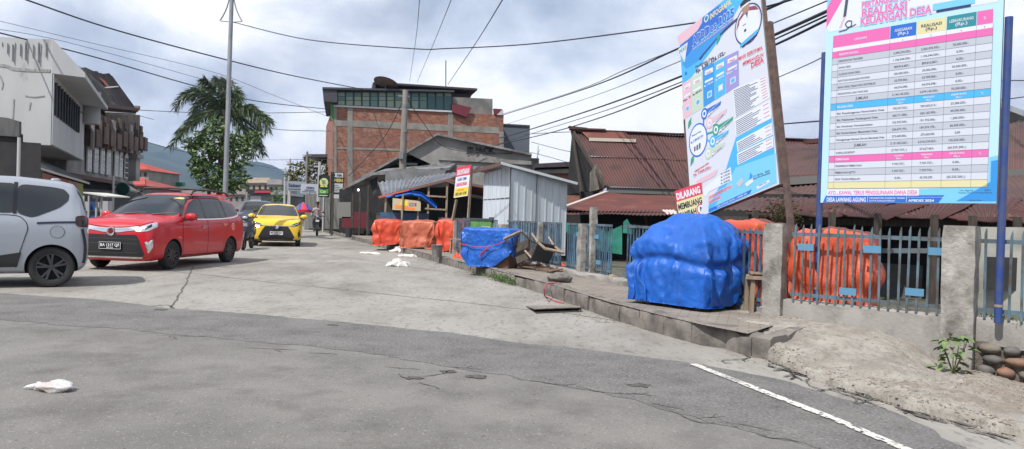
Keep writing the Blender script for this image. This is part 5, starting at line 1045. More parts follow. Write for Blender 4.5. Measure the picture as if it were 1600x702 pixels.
for k, (px_, py_, rx_, ry_, rz_, lab) in enumerate([(848, 423, R(115), R(10), R(25), 'upturned broken wooden chair leaning on the fence, legs in the air'), (818, 420, R(70), R(-25), R(-20), 'dark folding chair tipped over next to the upturned chair')]):
    q = G(px_, py_, .2); ch = thing('broken_chair', lab, 'chair', q, 'broken chairs dumped by the fence'); M_ = Matrix.Translation(Vector((q[0], q[1], q[2] + .36))) @ Matrix.Rotation(rz_, 4, 'Z') @ Matrix.Rotation(ry_, 4, 'Y') @ Matrix.Rotation(rx_, 4, 'X')
    mb = MB(); mb.box((0, 0, 0), (.42, .42, .04)); mb.build('seat', mat('chair_dark', (.035, .035, .04), .6) if k == 0 else dark_wood, ch, xf=M_)
    for a in (-1, 1):
        for b in (-1, 1): mb = MB(); mb.bar((a * .18, b * .18, -.02), (a * .2, b * .2, -.38), .035); mb.build('leg', timber, ch, xf=M_)
    mb = MB(); mb.bar((-.19, .19, 0), (-.2, .25, .4), .035); mb.bar((.19, .19, 0), (.2, .25, .4), .035); mb.bar((-.2, .25, .38), (.2, .25, .38), .03, .09); mb.build('backrest', timber, ch, xf=M_)
rl = random.Random(3)
mb = MB()
for k in range(26):
    t = rl.random(); q = lerp(G(808, 414, .2), G(892, 428, .2), t) + V3(rl.gauss(0, .12), rl.gauss(0, .1), 0); a = rl.uniform(-.9, .3); L = rl.uniform(.15, .5); mb.bar((q[0] - L * math.cos(a), q[1] - L * math.sin(a), q[2] + .02 + rl.random() * .03), (q[0] + L * math.cos(a), q[1] + L * math.sin(a), q[2] + .03 + rl.random() * .1), rl.uniform(.04, .1), .02)
solo(mb, 'scrap_timber', mat('scrap_wood', (.25, .14, .09), .9, c2=(.12, .09, .07), scale=4), 'heap of broken planks lying along the fence foot', 'scrap wood')
crumple(G(862, 416, .2), .3, .1, .08, tarp_red, 'rag', 'red cloth strip on the heap of broken planks', 'rag', 51)
crumple(G(899, 429, .2), .09, .07, .05, tarp_red, 'rag', 'small red plastic scrap at the fence foot right of the rock', 'rag', 52)
rock_m = mat('rock_grey', (.13, .12, .11), .95, c2=(.22, .20, .18), scale=9, bump=.03)
mb = MB(); q = G(873, 441, .2); blob(mb, (q[0], q[1], .2 + .075), (.20, .12, .085), 9, .3, rot=.25, n=18); solo(mb, 'rock', rock_m, 'dark flat rock lying on the sidewalk near the kerb', 'rock', smooth=True)
mb = MB(); q = G(957, 441, .2); blob(mb, (q[0], q[1], .2 + .05), (.11, .1, .075), 19, .3, n=14); solo(mb, 'rock', mat('rock_tan', (.26, .19, .13), .95, bump=.02, scale=8), 'tan rock at the fence foot, left of the blue cart cover', 'rock', smooth=True)
mb = MB(); mb.tube([G(875, 442, .215), G(856, 443, .22), G(850, 452, .2) , G(851, 462, .02), G(865, 470, .01), G(880, 474, .01)], .011, 6); solo(mb, 'red_string', mat('red_cord', (.45, .05, .1), .7), 'red string hanging from the rock over the kerb edge', 'string')
# drain cover with frame lying in the road
gr = thing('drain_grate', 'rusty drain cover leaning in its opening beside the kerb', 'drain', G(865, 486))
q = [G(822, 480), G(900, 479.5), G(911, 487.5), G(838, 490.5)]
mb = MB(); mb.poly([(p[0], p[1], .004) for p in q]); mb.build('opening', mat('drain_dark', (.02, .018, .016), .95), gr)
mb = MB(); P_ = [V3(*p) for p in q]; mb.prism([P_[0] + V3(0, .05, .012), P_[1] + V3(.05, .05, .012), P_[2] + V3(-.02, .12, .05), P_[3] + V3(-.02, .14, .05)], (0, 0, -.012)); mb.build('cover', mat('drain_iron', (.24, .21, .18), .9, c2=(.15, .13, .11), scale=8), gr)
# wooden bench, rubbish and bottles by the corner pillar
bn_ = thing('wooden_bench', 'small rickety wooden bench between the blue cover and the corner pillar', 'bench', G(1195, 478, .2)); q = V3(3.02, 8.72, .21)
mb = MB(); mb.box((q[0], q[1], q[2] + .42), (.46, .28, .04), rz=-.3); mb.box((q[0] + .02, q[1], q[2] + .47), (.42, .2, .02), rz=-.2); mb.build('seat', timber, bn_)
for a in (-1, 1):
    for b in (-1, 1): mb = MB(); mb.bar((q[0] + a * .18, q[1] + b * .1 - a * .06, q[2]), (q[0] + a * .17, q[1] + b * .1 - a * .06, q[2] + .41), .045); mb.build('leg', timber, bn_)
for k, (x_, y_, a_, L_) in enumerate([(1190, 484, .2, .16), (1203, 487, 2.4, .2), (1214, 483, 1.2, .18)]):
    q = G(x_, y_, .21); d = V3(math.cos(a_), math.sin(a_), 0) * L_ / 2; mb = MB(); c0 = V3(*q) + V3(0, 0, .035); mb.tube([c0 - d, c0 - d * .9, c0 + d * .5, c0 + d * .8, c0 + d], [.02, .034, .034, .014, .014], 12); solo(mb, 'plastic_bottle', mat('clear_bottle', (.6, .72, .85), .15, trans=.6), ['empty clear plastic bottle nearest the blue cover', 'crushed plastic bottle in the middle of the litter by the pillar', 'plastic bottle lying nearest the fence corner'][k], 'bottle', 'empty bottles littered under the bench', smooth=50)
# gravel and broken stone
gv = MB(); rg = random.Random(11)
def chip(mb, p, s, r_):
    M_ = Matrix.Rotation(r_.uniform(0, 6.28), 3, 'Z') @ Matrix.Rotation(r_.uniform(-.5, .5), 3, 'X'); P_ = []
    for z, k_ in ((-.4, .8), (.45, .6)):
        for i in range(5): a = i * 1.2566 + r_.uniform(-.3, .3); v_ = M_ @ Vector((math.cos(a) * s * k_ * r_.uniform(.7, 1.3), math.sin(a) * s * k_ * .7, z * s * .5)); P_.append((p[0] + v_.x, p[1] + v_.y, p[2] + v_.z))
    mb.add(P_, [(4, 3, 2, 1, 0), (5, 6, 7, 8, 9)] + [(i, (i + 1) % 5, 5 + (i + 1) % 5, 5 + i) for i in range(5)])
for k in range(4200):
    t = rg.random(); b_ = rg.random()
    if b_ < .5: p = lerp(G(1205, 497, .2), G(1490, 535, .05), t) + V3(rg.gauss(0, .12), rg.gauss(0, .10), 0); s = rg.choice([rg.uniform(.005, .018), rg.uniform(.012, .042)])
    elif b_ < .8: p = lerp(G(1490, 600, .0), G(1640, 625, -.05), t) + V3(rg.gauss(0, .3), rg.gauss(0, .25), 0); s = rg.uniform(.004, .014)
    else: p = lerp(G(1170, 552), G(1600, 692), t) + V3(rg.gauss(0, .10), rg.gauss(0, .10), 0); s = rg.uniform(.004, .022)
    fy = FR[0][1] + (p[0] - FR[0][0]) * (dR[1] / dR[0])
    if p[1] > fy - .06: continue
    z = max(apz(p[0], p[1]), .0 if b_ >= .8 else -1); z = max(z, .2) if p[0] < 3.2 and p[1] > 7.3 else z
    chip(gv, (p[0], p[1], z + s * .15), s, rg)
tag(gv.build('gravel', mat('gravel_stone', (.34, .30, .25), .95, c2=(.18, .15, .13), scale=25, world=True)), 'loose gravel and broken stone along the fence wall and road edge', 'gravel', kind='stuff')
gv = MB()
for k in range(500):
    t = rg.random(); y_ = 9 + 28 * t * t; kx = np.interp(y_, KB[:, 1], KB[:, 0]); p = (kx - abs(rg.gauss(0, .25)) - .03, y_, .004); chip(gv, p, rg.uniform(.006, .022), rg)
for k in range(260): p = G(rg.uniform(0, 1100), rg.uniform(500, 700)); chip(gv, (p[0], p[1], .012), rg.uniform(.003, .008), rg)
tag(gv.build('road_grit', mat('grit', (.16, .15, .14), .95, c2=(.3, .28, .25), scale=30, world=True)), 'scattered grit along the kerb and on the road', 'grit', kind='stuff')
# weeds at the kerb
mb = MB(); rg = random.Random(4)
for k in range(60):
    t = rg.random(); q = lerp(G(768, 437), G(806, 447), t) + V3(rg.gauss(0, .04), rg.gauss(0, .04), .03); leaves(mb, 12, lambda r: (q[0] + r.gauss(0, .04), q[1] + r.gauss(0, .04), q[2] + abs(r.gauss(0, .05))), .045, rg, up=.6)
for k in range(14):
    t = rg.random(); q = lerp(G(735, 428), G(762, 434), t) + V3(0, 0, .02); leaves(mb, 10, lambda r: (q[0] + r.gauss(0, .04), q[1] + r.gauss(0, .04), q[2] + abs(r.gauss(0, .03))), .035, rg, up=.6)
tag(mb.build('kerb_weeds', leaf_mid), 'low green weeds growing out of the kerb face', 'weeds', kind='stuff')
mb = MB()
for k in range(500): t = rg.random(); q = lerp(V3(*FR[1], 0), V3(*FR[3], 0), t); leaves(mb, 2, lambda r: (q[0] + r.gauss(0.05, .06), q[1] + r.gauss(0.05, .06), .42), .05, rg, up=1.5, asp=.2)
for k in range(160): t = rg.random(); q = lerp(G(805, 402, .25), G(845, 410, .25), t); leaves(mb, 3, lambda r: (q[0] + r.gauss(0, .1), q[1] + r.gauss(0, .1), .25), .12, rg, up=1.2, asp=.2)
tag(mb.build('grass', leaf_mid), 'short grass behind the fence wall and around the broken chairs', 'grass', kind='stuff')
# ------------------------------------------------------------------ brick building
def brick_mat():
    m_ = mat('brickwork', (.34, .125, .075), .9, c2=(.24, .115, .085), scale=.5, lo=.35, hi=.65, c3=(.38, .21, .14), s3=1.8, lo3=.5, hi3=.7)
    t = m_.node_tree; b = t.nodes['Principled BSDF']; tc_ = t.nodes.new('ShaderNodeTexCoord'); sp = t.nodes.new('ShaderNodeSeparateXYZ'); cb = t.nodes.new('ShaderNodeCombineXYZ'); ad = t.nodes.new('ShaderNodeMath'); ad.operation = 'ADD'
    t.links.new(tc_.outputs['Object'], sp.inputs[0]); t.links.new(sp.outputs[0], ad.inputs[0]); t.links.new(sp.outputs[1], ad.inputs[1]); t.links.new(ad.outputs[0], cb.inputs[0]); t.links.new(sp.outputs[2], cb.inputs[1])
    br = t.nodes.new('ShaderNodeTexBrick'); br.inputs['Scale'].default_value = 1; br.inputs['Brick Width'].default_value = .30; br.inputs['Row Height'].default_value = .11; br.inputs['Mortar Size'].default_value = .016
    br.inputs['Color1'].default_value = (1, 1, 1, 1); br.inputs['Color2'].default_value = (.55, .5, .5, 1); br.inputs['Mortar'].default_value = (.75, .95, 1.1, 1); t.links.new(cb.outputs[0], br.inputs[0])
    src = b.inputs['Base Color'].links[0].from_socket; mx_ = t.nodes.new('ShaderNodeMix'); mx_.data_type = 'RGBA'; mx_.blend_type = 'MULTIPLY'; mx_.inputs[0].default_value = 1
    t.links.new(src, mx_.inputs[6]); t.links.new(br.outputs[0], mx_.inputs[7]); t.links.new(mx_.outputs[2], b.inputs['Base Color']); return m_
brick = brick_mat()
band_m = mat('grey_render', (.26, .245, .22), .9, c2=(.17, .16, .145), scale=1.2, lo=.4, hi=.65)
bb = thing('brick_building', 'bare brick building with a green glass top storey and dark flat roof', 'building', (-8, 58, 0))
BL_, BR_2 = D(522, 300, 57.), D(787, 300, 60.); pa, pb_ = BL_, BR_2
def onB(x, y, off=0.): p = W(x, y, pa, pb_); d = unit(pb_[:2] - pa[:2]); n = V3(d[1], -d[0], 0); return p + n * off
wN = unit(V3(*(unit(pb_[:2] - pa[:2])), 0)); wIn = V3(-wN[1], wN[0], 0)
top_l, top_r = onB(522, 165), onB(787, 180)
mb = MB(); mb.prism([V3(top_l[0], top_l[1], 0), V3(top_r[0], top_r[1], 0), top_r, top_l], wIn * 14 + V3(-.9, 0, 0)); mb.build('wall', brick, bb)
mb = MB()
for xa, xb, y0, y1 in ((543, 551, 166, 330), (522, 526, 166, 330), (700, 708, 174, 330), (780, 787, 205, 330)): a_, b_, c__, d__ = onB(xa, y1, .04), onB(xb, y1, .04), onB(xb, y0 + 1, .04), onB(xa, y0, .04); mb.prism([a_, b_, c__, d__], wIn * .1)
mb.build('column', band_m, bb)
mb = MB(); mb.prism([onB(526, 197, .025), onB(780, 209, .025), onB(780, 199, .025), onB(526, 187, .025)], wIn * .1); mb.prism([onB(526, 233, .025), onB(680, 238, .025), onB(680, 234, .025), onB(526, 230, .025)], wIn * .1); mb.build('band', band_m, bb)
mb = MB(); mb.prism([onB(521, 167, .12), onB(707, 176, .12), onB(707, 173.5, .12), onB(521, 164.5, .12)], wIn * .3); mb.build('ledge', mat('pale_ledge', (.5, .5, .52), .8), bb)
gm = [mat('green_glass_a', (.16, .24, .19), .25, c2=(.22, .29, .24), scale=.6), mat('green_glass_b', (.10, .19, .16), .25), mat('green_glass_c', (.22, .29, .20), .3), mat('green_glass_d', (.03, .10, .11), .25)]
fr_d = mat('dark_frame', (.03, .045, .055), .6)
gs = thing('x', 'x', 'x') if False else None
mb = MB(); mb.prism([onB(524, 165.5, .0), onB(707, 174, .0), onB(707, 142, .0), onB(524, 140, .0)], wIn * 12); mb.build('upper_storey', fr_d, bb)
xs = np.linspace(527, 706, 15); rgl = random.Random(2)
for i in range(14):
    xa, xb = xs[i] + .9, xs[i + 1] - .9; ylo = lambda x: 164.5 + (x - 524) * .0475
    f = MB(); f.use(gm[3]); f.prism([onB(xa, ylo(xa), .03), onB(xb, ylo(xb), .03), onB(xb, 144.5, .03), onB(xa, 144.2, .03)], wIn * .04)
    wn_ = f.build('window', None, bb); pn = MB(); hh = [144.5, 151, 157.5]
    for k, y0 in enumerate(hh):
        y1 = hh[k + 1] - .7 if k < 2 else ylo(xa) - .8; pn.use(gm[3] if (i > 10 and k > 0) or rgl.random() < .08 else rgl.choice(gm[:3])); pn.poly([onB(xa + .6, y1, .04), onB(xb - .6, y1, .04), onB(xb - .6, y0 + .4, .04), onB(xa + .6, y0 + .4, .04)])
    pn.build('pane', None, wn_)
mb = MB(); mb.prism([onB(504, 139.5, .6), onB(527, 139.5, .6), onB(527, 162, .6), onB(506, 160, .6)], wIn * 9); mb.prism([onB(504, 138.5, .7), onB(708, 143.5, .7), onB(708, 146, .7), onB(504, 141.5, .7)], wIn * 12); mb.build('roof_edge', mat('dark_eave', (.055, .055, .065), .8), bb)
mb = MB(); mb.prism([onB(516, 159, -.5), onB(522, 162, -.2), onB(522, 188, -.2), onB(517, 186, -.5)], wIn * .2); mb.build('green_panel', mat('green_panel', (.02, .2, .04), .6), bb)
mb = MB(); mb.prism([onB(586, 122.5, -1.5), onB(751, 133.5, -1.5), onB(751, 136.5, -1.5), onB(586, 125.5, -1.5)], wIn * 6); mb.prism([onB(584, 123, -1.6), onB(589, 124, -1.6), onB(587, 141, -1.6), onB(583, 143, -1.6)], wIn * 6); mb.prism([onB(590, 131, -2.5), onB(746, 140, -2.5), onB(740, 152, -2.5), onB(590, 143, -2.5)], wIn * 3); rfB = mb.build('roof', mat('dark_roof', (.045, .035, .04), .7), bb)
mb = MB(); mb.lathe([(0, -.15), (.6, -.06), (1.05, .12), (1.08, .13), (.6, -.04), (0, -.13)], (0, 0, 0), 22, axis='z'); q = onB(602, 133, .4); RR = Matrix.Rotation(.18, 3, 'Y') @ Matrix.Rotation(-.32, 3, 'X'); mb.v = [tuple(RR @ Vector(v) * .9 + Vector(q)) for v in mb.v]; mb.bar(q, q + V3(0, .1, -.6), .08); tag(mb.build('satellite_dish', mat('dish_rust', (.12, .08, .07), .8, c2=(.18, .12, .1), scale=4)), 'rusty mesh satellite dish on the brick building roof', 'dish')
mb = MB(); mb.prism([onB(709, 176, -.6), onB(772, 180, -.6), onB(772, 153, -.6), onB(709, 150, -.6)], wIn * 5); mb.build('roof_block', mat('stained_parapet', (.13, .13, .125), .9, c2=(.22, .215, .2), scale=.8), bb)
mb = MB(); mb.prism([onB(705, 162, .3), onB(736, 169, .3), onB(728, 184, .3), onB(706, 176, .3)], wIn * .5); mb.build('red_awning', mat('maroon_sheet', (.14, .02, .03), .7), bb)
mb = MB(); mb.prism([onB(771, 170, .1), onB(785, 171, .1), onB(777, 179, .1), onB(772, 179, .1)], wIn * .3)
for k in range(5): mb.bar(onB(778 + k * 1.8, 180, .1), onB(778 + k * 1.8, 172, .1), .04)
mb.build('roof_railing', mat('maroon_sheet', (.14, .02, .03), .7), bb)
mb = MB(); mb.bar(onB(702, 145, -2), onB(702, 87, -2), .07); solo(mb, 'antenna_pole', fr_d, 'thin antenna mast on top of the brick building', 'antenna')
pl_ = D(518, 250, 60.)
mb = MB(); mb.box((pl_[0] - .1, 60, 3.4), (.5, 1.0, 1.1)); mb.build('balcony_tank', mat('tank_brown', (.2, .06, .05), .7), bb)
bk2 = thing('dark_block', 'plain blue grey block building right of the brick building', 'building', (0, 62, 0))
a_, b_ = D(760, 238, 62.), D(828, 238, 62.); t1, t2 = D(760, 193, 62.), D(828, 197, 62.)
mb = MB(); mb.prism([(a_[0], 62, 0), (b_[0], 62, 0), tuple(t2), tuple(t1)], (0, 8, 0)); mb.build('wall', mat('slate_cladding', (.085, .10, .13), .7, c2=(.075, .088, .115), scale=.5), bk2)
mb = MB(); mb.bar(t1 + V3(0, -.05, 0), t2 + V3(0, -.05, 0), .12, .12); mb.build('coping', mat('slate_edge', (.05, .055, .065), .7), bk2)
bw = thing('brick_shed', 'low brick wall with a flat dark roof behind the white kiosk', 'shed', (3, 36, 0))
mb = MB(); P_ = [D(838, 262, 36.), D(900, 259, 36.), D(912, 262, 36.)]; mb.prism([(P_[0][0], 36, 0), (P_[2][0] + 1, 36, 0), (P_[2][0] + 1, 36, P_[2][2] - .1), (P_[0][0], 36, P_[0][2] - .1)], (0, 5, 0)); mb.build('wall', brick, bw)
mb = MB(); mb.prism([D(836, 256, 35.6), D(905, 252, 35.6), D(905, 260, 35.6), D(836, 262, 35.6)], (0, 5, 0)); mb.build('roof', mat('dark_roof'  , (.045, .035, .04), .7), bw); mb = MB(); mb.prism([D(838, 266, 35.8), D(905, 263, 35.8), D(905, 270, 35.8), D(838, 272, 35.8)], (0, .3, 0)); mb.build('band', band_m, bw)

# ------------------------------------------------------------------ grey gabled warehouse
wh = thing('grey_warehouse', 'unfinished grey cement building with a broad gable and dark graffiti', 'building', (-2, 40, 0)); Yw = 40.
cem = mat('raw_cement', (.27, .265, .255), .93, c2=(.17, .166, .158), scale=.7, lo=.38, hi=.65, c3=(.27, .262, .25), s3=2.2, lo3=.55, hi3=.7, bump=.01)
def w_(x, y, o=0.): return D(x, y, Yw + o)
gp = [w_(640, 400), w_(838, 400), w_(838, 262), w_(829, 243), w_(760, 228), w_(683, 211), w_(660, 222), w_(634, 238), (w_(655, 248)), w_(672, 256), w_(680, 266), w_(640, 266)]
mb = MB(); p2 = [(p[0], p[2]) for p in gp]; tr = [tuple(t) for t in poly_tri(p2)]; n = len(gp); mb.add(gp + [p + V3(0, 9, 0) for p in gp], tr + [tuple(i + n for i in t) for t in tr] + [(i, (i + 1) % n, (i + 1) % n + n, i + n) for i in range(n)]); mb.build('wall', cem, wh)
mb = MB(); mb.prism([w_(685, 250, -.12), w_(833, 258, -.12), w_(832, 252, -.12), w_(685, 243, -.12)], (0, .2, 0)); mb.build('tie_beam', mat('cement_beam', (.25, .245, .235), .92, c2=(.17, .165, .155), scale=1.5), wh)
mb = MB(); mb.prism([w_(683, 208, -.3), w_(831, 240, -.3), w_(831, 243, -.3), w_(683, 211.5, -.3)], (0, 9.5, 0)); mb.prism([w_(683, 208, -.3), w_(683, 211.5, -.3), w_(545, 292, -.3), w_(543, 289, -.3)], (0, 9.5, 0)); mb.build('roof', mat('roof_old_zinc', (.26, .26, .265), .6, metal=.2, c2=(.12, .11, .11), scale=1.5), wh)
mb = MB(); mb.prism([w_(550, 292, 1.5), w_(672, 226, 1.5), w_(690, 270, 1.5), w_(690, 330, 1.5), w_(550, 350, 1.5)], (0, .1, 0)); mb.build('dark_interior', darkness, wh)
mb = MB()
for k in range(3): mb.bar(w_(566 + k * 28, 284 - k * 14, .4), w_(596 + k * 28, 285 - k * 14, .4), .1, .14)
mb.build('rafter', mat('grey_rafter', (.2, .2, .19), .9), wh)
mb = MB(); gb = Board(w_(715, 241, -.02), w_(780, 243.5, -.02) - w_(715, 241, -.02), (0, 0, 1)); gb.text(mb, 'JB JACK.', .45, .12, .30, .06, width=1.6, bold=.05); mb.build('graffiti', mat('graffiti_black', (.03, .03, .03), .9), wh)
mb = MB(); mb.box(tuple(w_(836, 258, -.2)), (.4, .4, .7)); mb.bar(w_(840, 250), w_(841, 228), .03); mb.bar(w_(838, 250), w_(843, 234), .02); mb.build('roof_scrap', darkness, wh)

# ------------------------------------------------------------------ dark market row further left of it
mk = thing('market_row', 'dark open market shops with a sagging zinc awning, beyond the blue awning', 'building', (-8, 36, 0)); Ym = 36.
def m__(x, y, o=0.): return D(x, y, Ym + o)
mb = MB(); mb.prism([m__(534, 294, 0), m__(582, 270, 0), m__(584, 273, 0), m__(536, 297, 0)], (3.5, 3.5, .9)); mb.prism([m__(582, 271, 0), m__(702, 262, 0), m__(702, 266, 0), m__(584, 274, 0)], (0, 4, .5)); mb.build('roof', mat('roof_old_zinc', (.26, .26, .265)), mk)
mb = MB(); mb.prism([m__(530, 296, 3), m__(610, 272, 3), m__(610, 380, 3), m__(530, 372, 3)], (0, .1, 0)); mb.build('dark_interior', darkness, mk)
mb = MB(); mb.prism([m__(577, 276, .5), m__(590, 272, .5), m__(588, 300, .3), m__(583, 306, .3)], (0, .05, 0)); mb.build('torn_sheet', mat('torn_black', (.03, .03, .035), .8), mk)
for x_, y_ in ((552, 290), (576, 282), (520, 300), (563, 300)): p = m__(x_, y_, .2); mb = MB(); mb.bar((p[0], p[1], .1), tuple(p), .09); mb.build('post', dark_wood, mk)
mb = MB(); mb.prism([m__(528, 316, 2.), m__(548, 316, 2.), m__(548, 341, 2.), m__(528, 341, 2.)], (0, .1, 0)); mb.build('shutter', mat('grey_shutter', (.2, .2, .19), .8), mk)
mb = MB(); q = m__(555, 346, 2.2); mb.box((q[0], q[1], .75), (1.3, .4, .55)); mb.box((q[0] + .3, q[1] + .1, 1.15), (.9, .3, .3)); mb.build('red_counter', mat('dark_red_counter', (.13, .015, .025), .6), mk)
mb = MB(); mb.prism([m__(574, 313, 1.), m__(577, 313, 1.), m__(577, 366, 1.), m__(574, 366, 1.)], (0, .1, 0)); mb.build('door_edge', mat('grey_shutter', (.2, .2, .19)), mk)
mb = MB(); q = D(545, 371, 34.); mb.lathe([(0, 0), (.13, 0), (.17, .42), (.16, .42), (.12, .02)], (q[0], q[1], .12), 18); solo(mb, 'waste_bin', mat('bin_black', (.03, .03, .035), .6), 'black round waste bin at the kerb before the dark shops', 'bin', smooth=40)
mb = MB(); q = D(594, 377, 27.5); mb.box((q[0], q[1] + .2, .17 + .52), (.32, .5, 1.04)); mb.box((q[0], q[1] + .2, 1.24), (.36, .54, .03)); mb.box((q[0], q[1] - .06, .72), (.24, .012, .8)); solo(mb, 'dark_cabinet', mat('cabinet_dark', (.045, .05, .05), .7, c2=(.08, .08, .075), scale=4), 'tall dark cabinet left of the farthest orange covered stall', 'cabinet')
mb = MB(); q = D(560, 297, 35.5); blob(mb, tuple(q), (.05, .05, .06), 1, 0); solo(mb, 'light_bulb', mat('lit_bulb', (.8, .85, .9), .3, emit=(.85, .92, 1), estr=2.), 'small lit bulb hanging in the dark shop', 'lamp', smooth=True)
bc_ = thing('blue_cabinet', 'blue glazed food cabinet behind the farthest orange covered stall', 'cabinet', D(630, 352, 27.)); q = D(632, 350, 27.); mb = MB(); mb.box((q[0], q[1], .85), (1.7, .5, .9)); mb.build('body', mat('cabinet_blue', (.03, .08, .15), .5, c2=(.05, .12, .2), scale=3), bc_)

# ------------------------------------------------------------------ street poles and signs on the right side
conc_pole = mat('pole_concrete', (.27, .25, .23), .9, c2=(.18, .165, .15), scale=2, stretch=(1, 1, .3))
up_ = thing('utility_pole', 'weathered concrete utility pole in front of the brick building', 'pole', (-5.3, 34, .1)); a_, b_ = D(628, 330, 34.), D(633.5, 141, 34.)
mb = MB(); mb.tube([(a_[0] - .05, 34, .05), tuple(b_)], [.19, .125], 14); mb.build('pole', conc_pole, up_, smooth=40)
for y_ in (166, 205): q = D(633, y_, 34.); mb = MB(); mb.tube([q + V3(0, 0, -.06), q + V3(0, 0, .06)], .15, 12); mb.build('clamp_band', mat('bracket_steel', (.2, .2, .21), .6, metal=.5), up_)
mb = MB(); mb.box(tuple(D(627, 243, 33.8)), (.2, .15, .32)); mb.build('meter_box', mat('bracket_steel', (.2, .2, .21), .6, metal=.5), up_); mb = MB(); mb.bar(D(622, 150, 34), D(640, 151, 34), .06); mb.build('cross_arm', mat('bracket_steel', (.2, .2, .21), .6, metal=.5), up_)
sign_blk = mat('sign_black', (.012, .02, .018), .5)
s1 = thing('round_logo_sign', 'tall black shop sign with a yellow emblem over a green band', 'sign', D(506, 362, 44.)); o_ = D(497, 308, 44.); e_ = D(514, 308, 44.); h_ = D(497, 274, 44.)[2] - o_[2]
b1 = Board((o_[0], o_[1], o_[2]), (e_[0] - o_[0], 0, 0), (0, 0, 1)); w1 = e_[0] - o_[0]; mb = MB(); mb.use(sign_blk); mb.prism([b1.P(0, 0, -.1), b1.P(w1, 0, -.1), b1.P(w1, h_, -.1), b1.P(0, h_, -.1)], b1.n * .09)
mb.use(mat('emblem_yellow', (.55, .55, .14), .5)); b1.disc(mb, w1 / 2, h_ * .68, .26, .01); mb.use(mat('emblem_pale', (.5, .6, .4), .5)); b1.disc(mb, w1 * .52, h_ * .70, .18, .02); mb.use(sign_blk)
for k in range(4): b1.rect(mb, w1 * .36, h_ * (.62 + k * .045), w1 * .66, h_ * (.635 + k * .045), .03)
mb.use(mat('emblem_yellow', (.55, .55, .14))); b1.rect(mb, w1 * .18, h_ * .46, w1 * .82, h_ * .52, .02); mb.use(mat('band_green', (.06, .3, .05), .5)); b1.poly(mb, [(.04, h_ * .16), (w1 - .04, h_ * .16), (w1 - .04, h_ * .38), (w1 * .5, h_ * .33), (.04, h_ * .40)], .02); mb.use(mat('emblem_pale', (.5, .6, .4))); b1.text(mb, 'Cafe', w1 * .2, h_ * .2, .16, .03, width=w1 * .6, bold=.03); b1.rect(mb, .06, h_ * .06, w1 - .06, h_ * .10, .02); mb.build('sign_box', None, s1)
mb = MB(); q = D(506, 308, 44.); mb.tube([(q[0], 44, .05), (q[0], 44, q[2])], .06, 10); mb.build('post', mat('pole_pale', (.4, .4, .4), .6), s1)
s2 = thing('shop_sign', 'black framed VMEN shop sign on twin dark posts', 'sign', D(519, 364, 41.)); o_ = D(516, 304, 41.); e_ = D(536, 304, 41.); h_ = D(516, 269, 41.)[2] - o_[2]; w1 = e_[0] - o_[0]
b1 = Board(tuple(o_), (1, 0, 0), (0, 0, 1)); mb = MB(); mb.use(sign_blk); mb.prism([b1.P(0, 0, -.1), b1.P(w1, 0, -.1), b1.P(w1, h_, -.1), b1.P(0, h_, -.1)], b1.n * .09); pg_ = mat('sign_paper', (.42, .44, .45), .6)
mb.use(pg_); b1.rect(mb, .02, h_ * .77, w1 - .02, h_ * .97, .01); b1.rect(mb, .02, h_ * .10, w1 - .02, h_ * .5, .01); mb.use(mat('sign_gold', (.45, .36, .13), .5)); b1.text(mb, 'VMEN', w1 * .05, h_ * .57, h_ * .14, .01, width=w1 * .9, bold=.06); mb.use(sign_blk); b1.disc(mb, w1 * .22, h_ * .87, .09, .02); b1.text(mb, 'YORU', w1 * .45, h_ * .82, h_ * .09, .02, width=w1 * .42, bold=.05)
for k in range(4): b1.rect(mb, w1 * .1, h_ * (.16 + .08 * k), w1 * (.62 + .07 * (k % 3)), h_ * (.18 + .08 * k), .02)
mb.build('sign_box', None, s2)
for x_ in (517.5, 520.5): q = D(x_, 304, 41.); mb = MB(); mb.bar((q[0], 41, .05), (q[0], 41, D(x_, 270, 41.)[2]), .08); mb.build('post', sign_blk, s2)
mb = MB(); mb.box(tuple(D(525, 307, 40.9)), (.34, .06, .22)); mb.build('small_box', mat('sign_paper', (.42, .44, .45)), s2)
def roadside(name, x0, y0, x1, y1, Y, lab, words, post_x, back=(.24, .28, .31), ink='navy', pm_=None):
    s_ = thing(name, lab, 'sign', D(post_x, 345, Y)); o_ = D(x0, y1, Y); w_ = D(x1, y1, Y)[0] - o_[0]; h_ = D(x0, y0, Y)[2] - o_[2]; b_ = Board(tuple(o_), (1, 0, 0), (0, 0, 1)); mb = MB(); mb.use(mat('back_' + name + str(int(x0)), back, .6)); mb.prism([b_.P(0, 0, -.1), b_.P(w_, 0, -.1), b_.P(w_, h_, -.1), b_.P(0, h_, -.1)], b_.n * .09)
    mb.use(K[ink])
    for t_, fx, fy, fh, fw in words: b_.text(mb, t_, w_ * fx, h_ * fy, h_ * fh, .015, width=w_ * fw, bold=.03) if t_ else b_.rect(mb, w_ * fx, h_ * fy, w_ * (fx + fw), h_ * (fy + fh), .015)
    mb.build('sign_box', None, s_); mb = MB(); mb.tube([(D(post_x, y1, Y)[0], Y + .1, .05), (D(post_x, y1, Y)[0], Y + .1, b_.P(0, h_ * 1.0)[2])], .06, 10); mb.build('post', mat('pole_pale', (.4, .4, .4)), s_); return s_
roadside('shop_sign', 447.5, 283, 478, 298, 62., 'grey blue shop sign with dark cursive name, farthest roadside board', [('Salsania', .1, .42, .34, .75), ('', .1, .15, .06, .7)], 453)
roadside('shop_sign', 469.5, 287, 500, 302, 58., 'white shop board with a dark wave under its name, left of the black emblem sign', [('', .2, .32, .06, .5), ('KENMAS', .3, .5, .2, .4), ('PAKET MURAH', .08, .12, .12, .7)], 480, back=(.38, .40, .45))
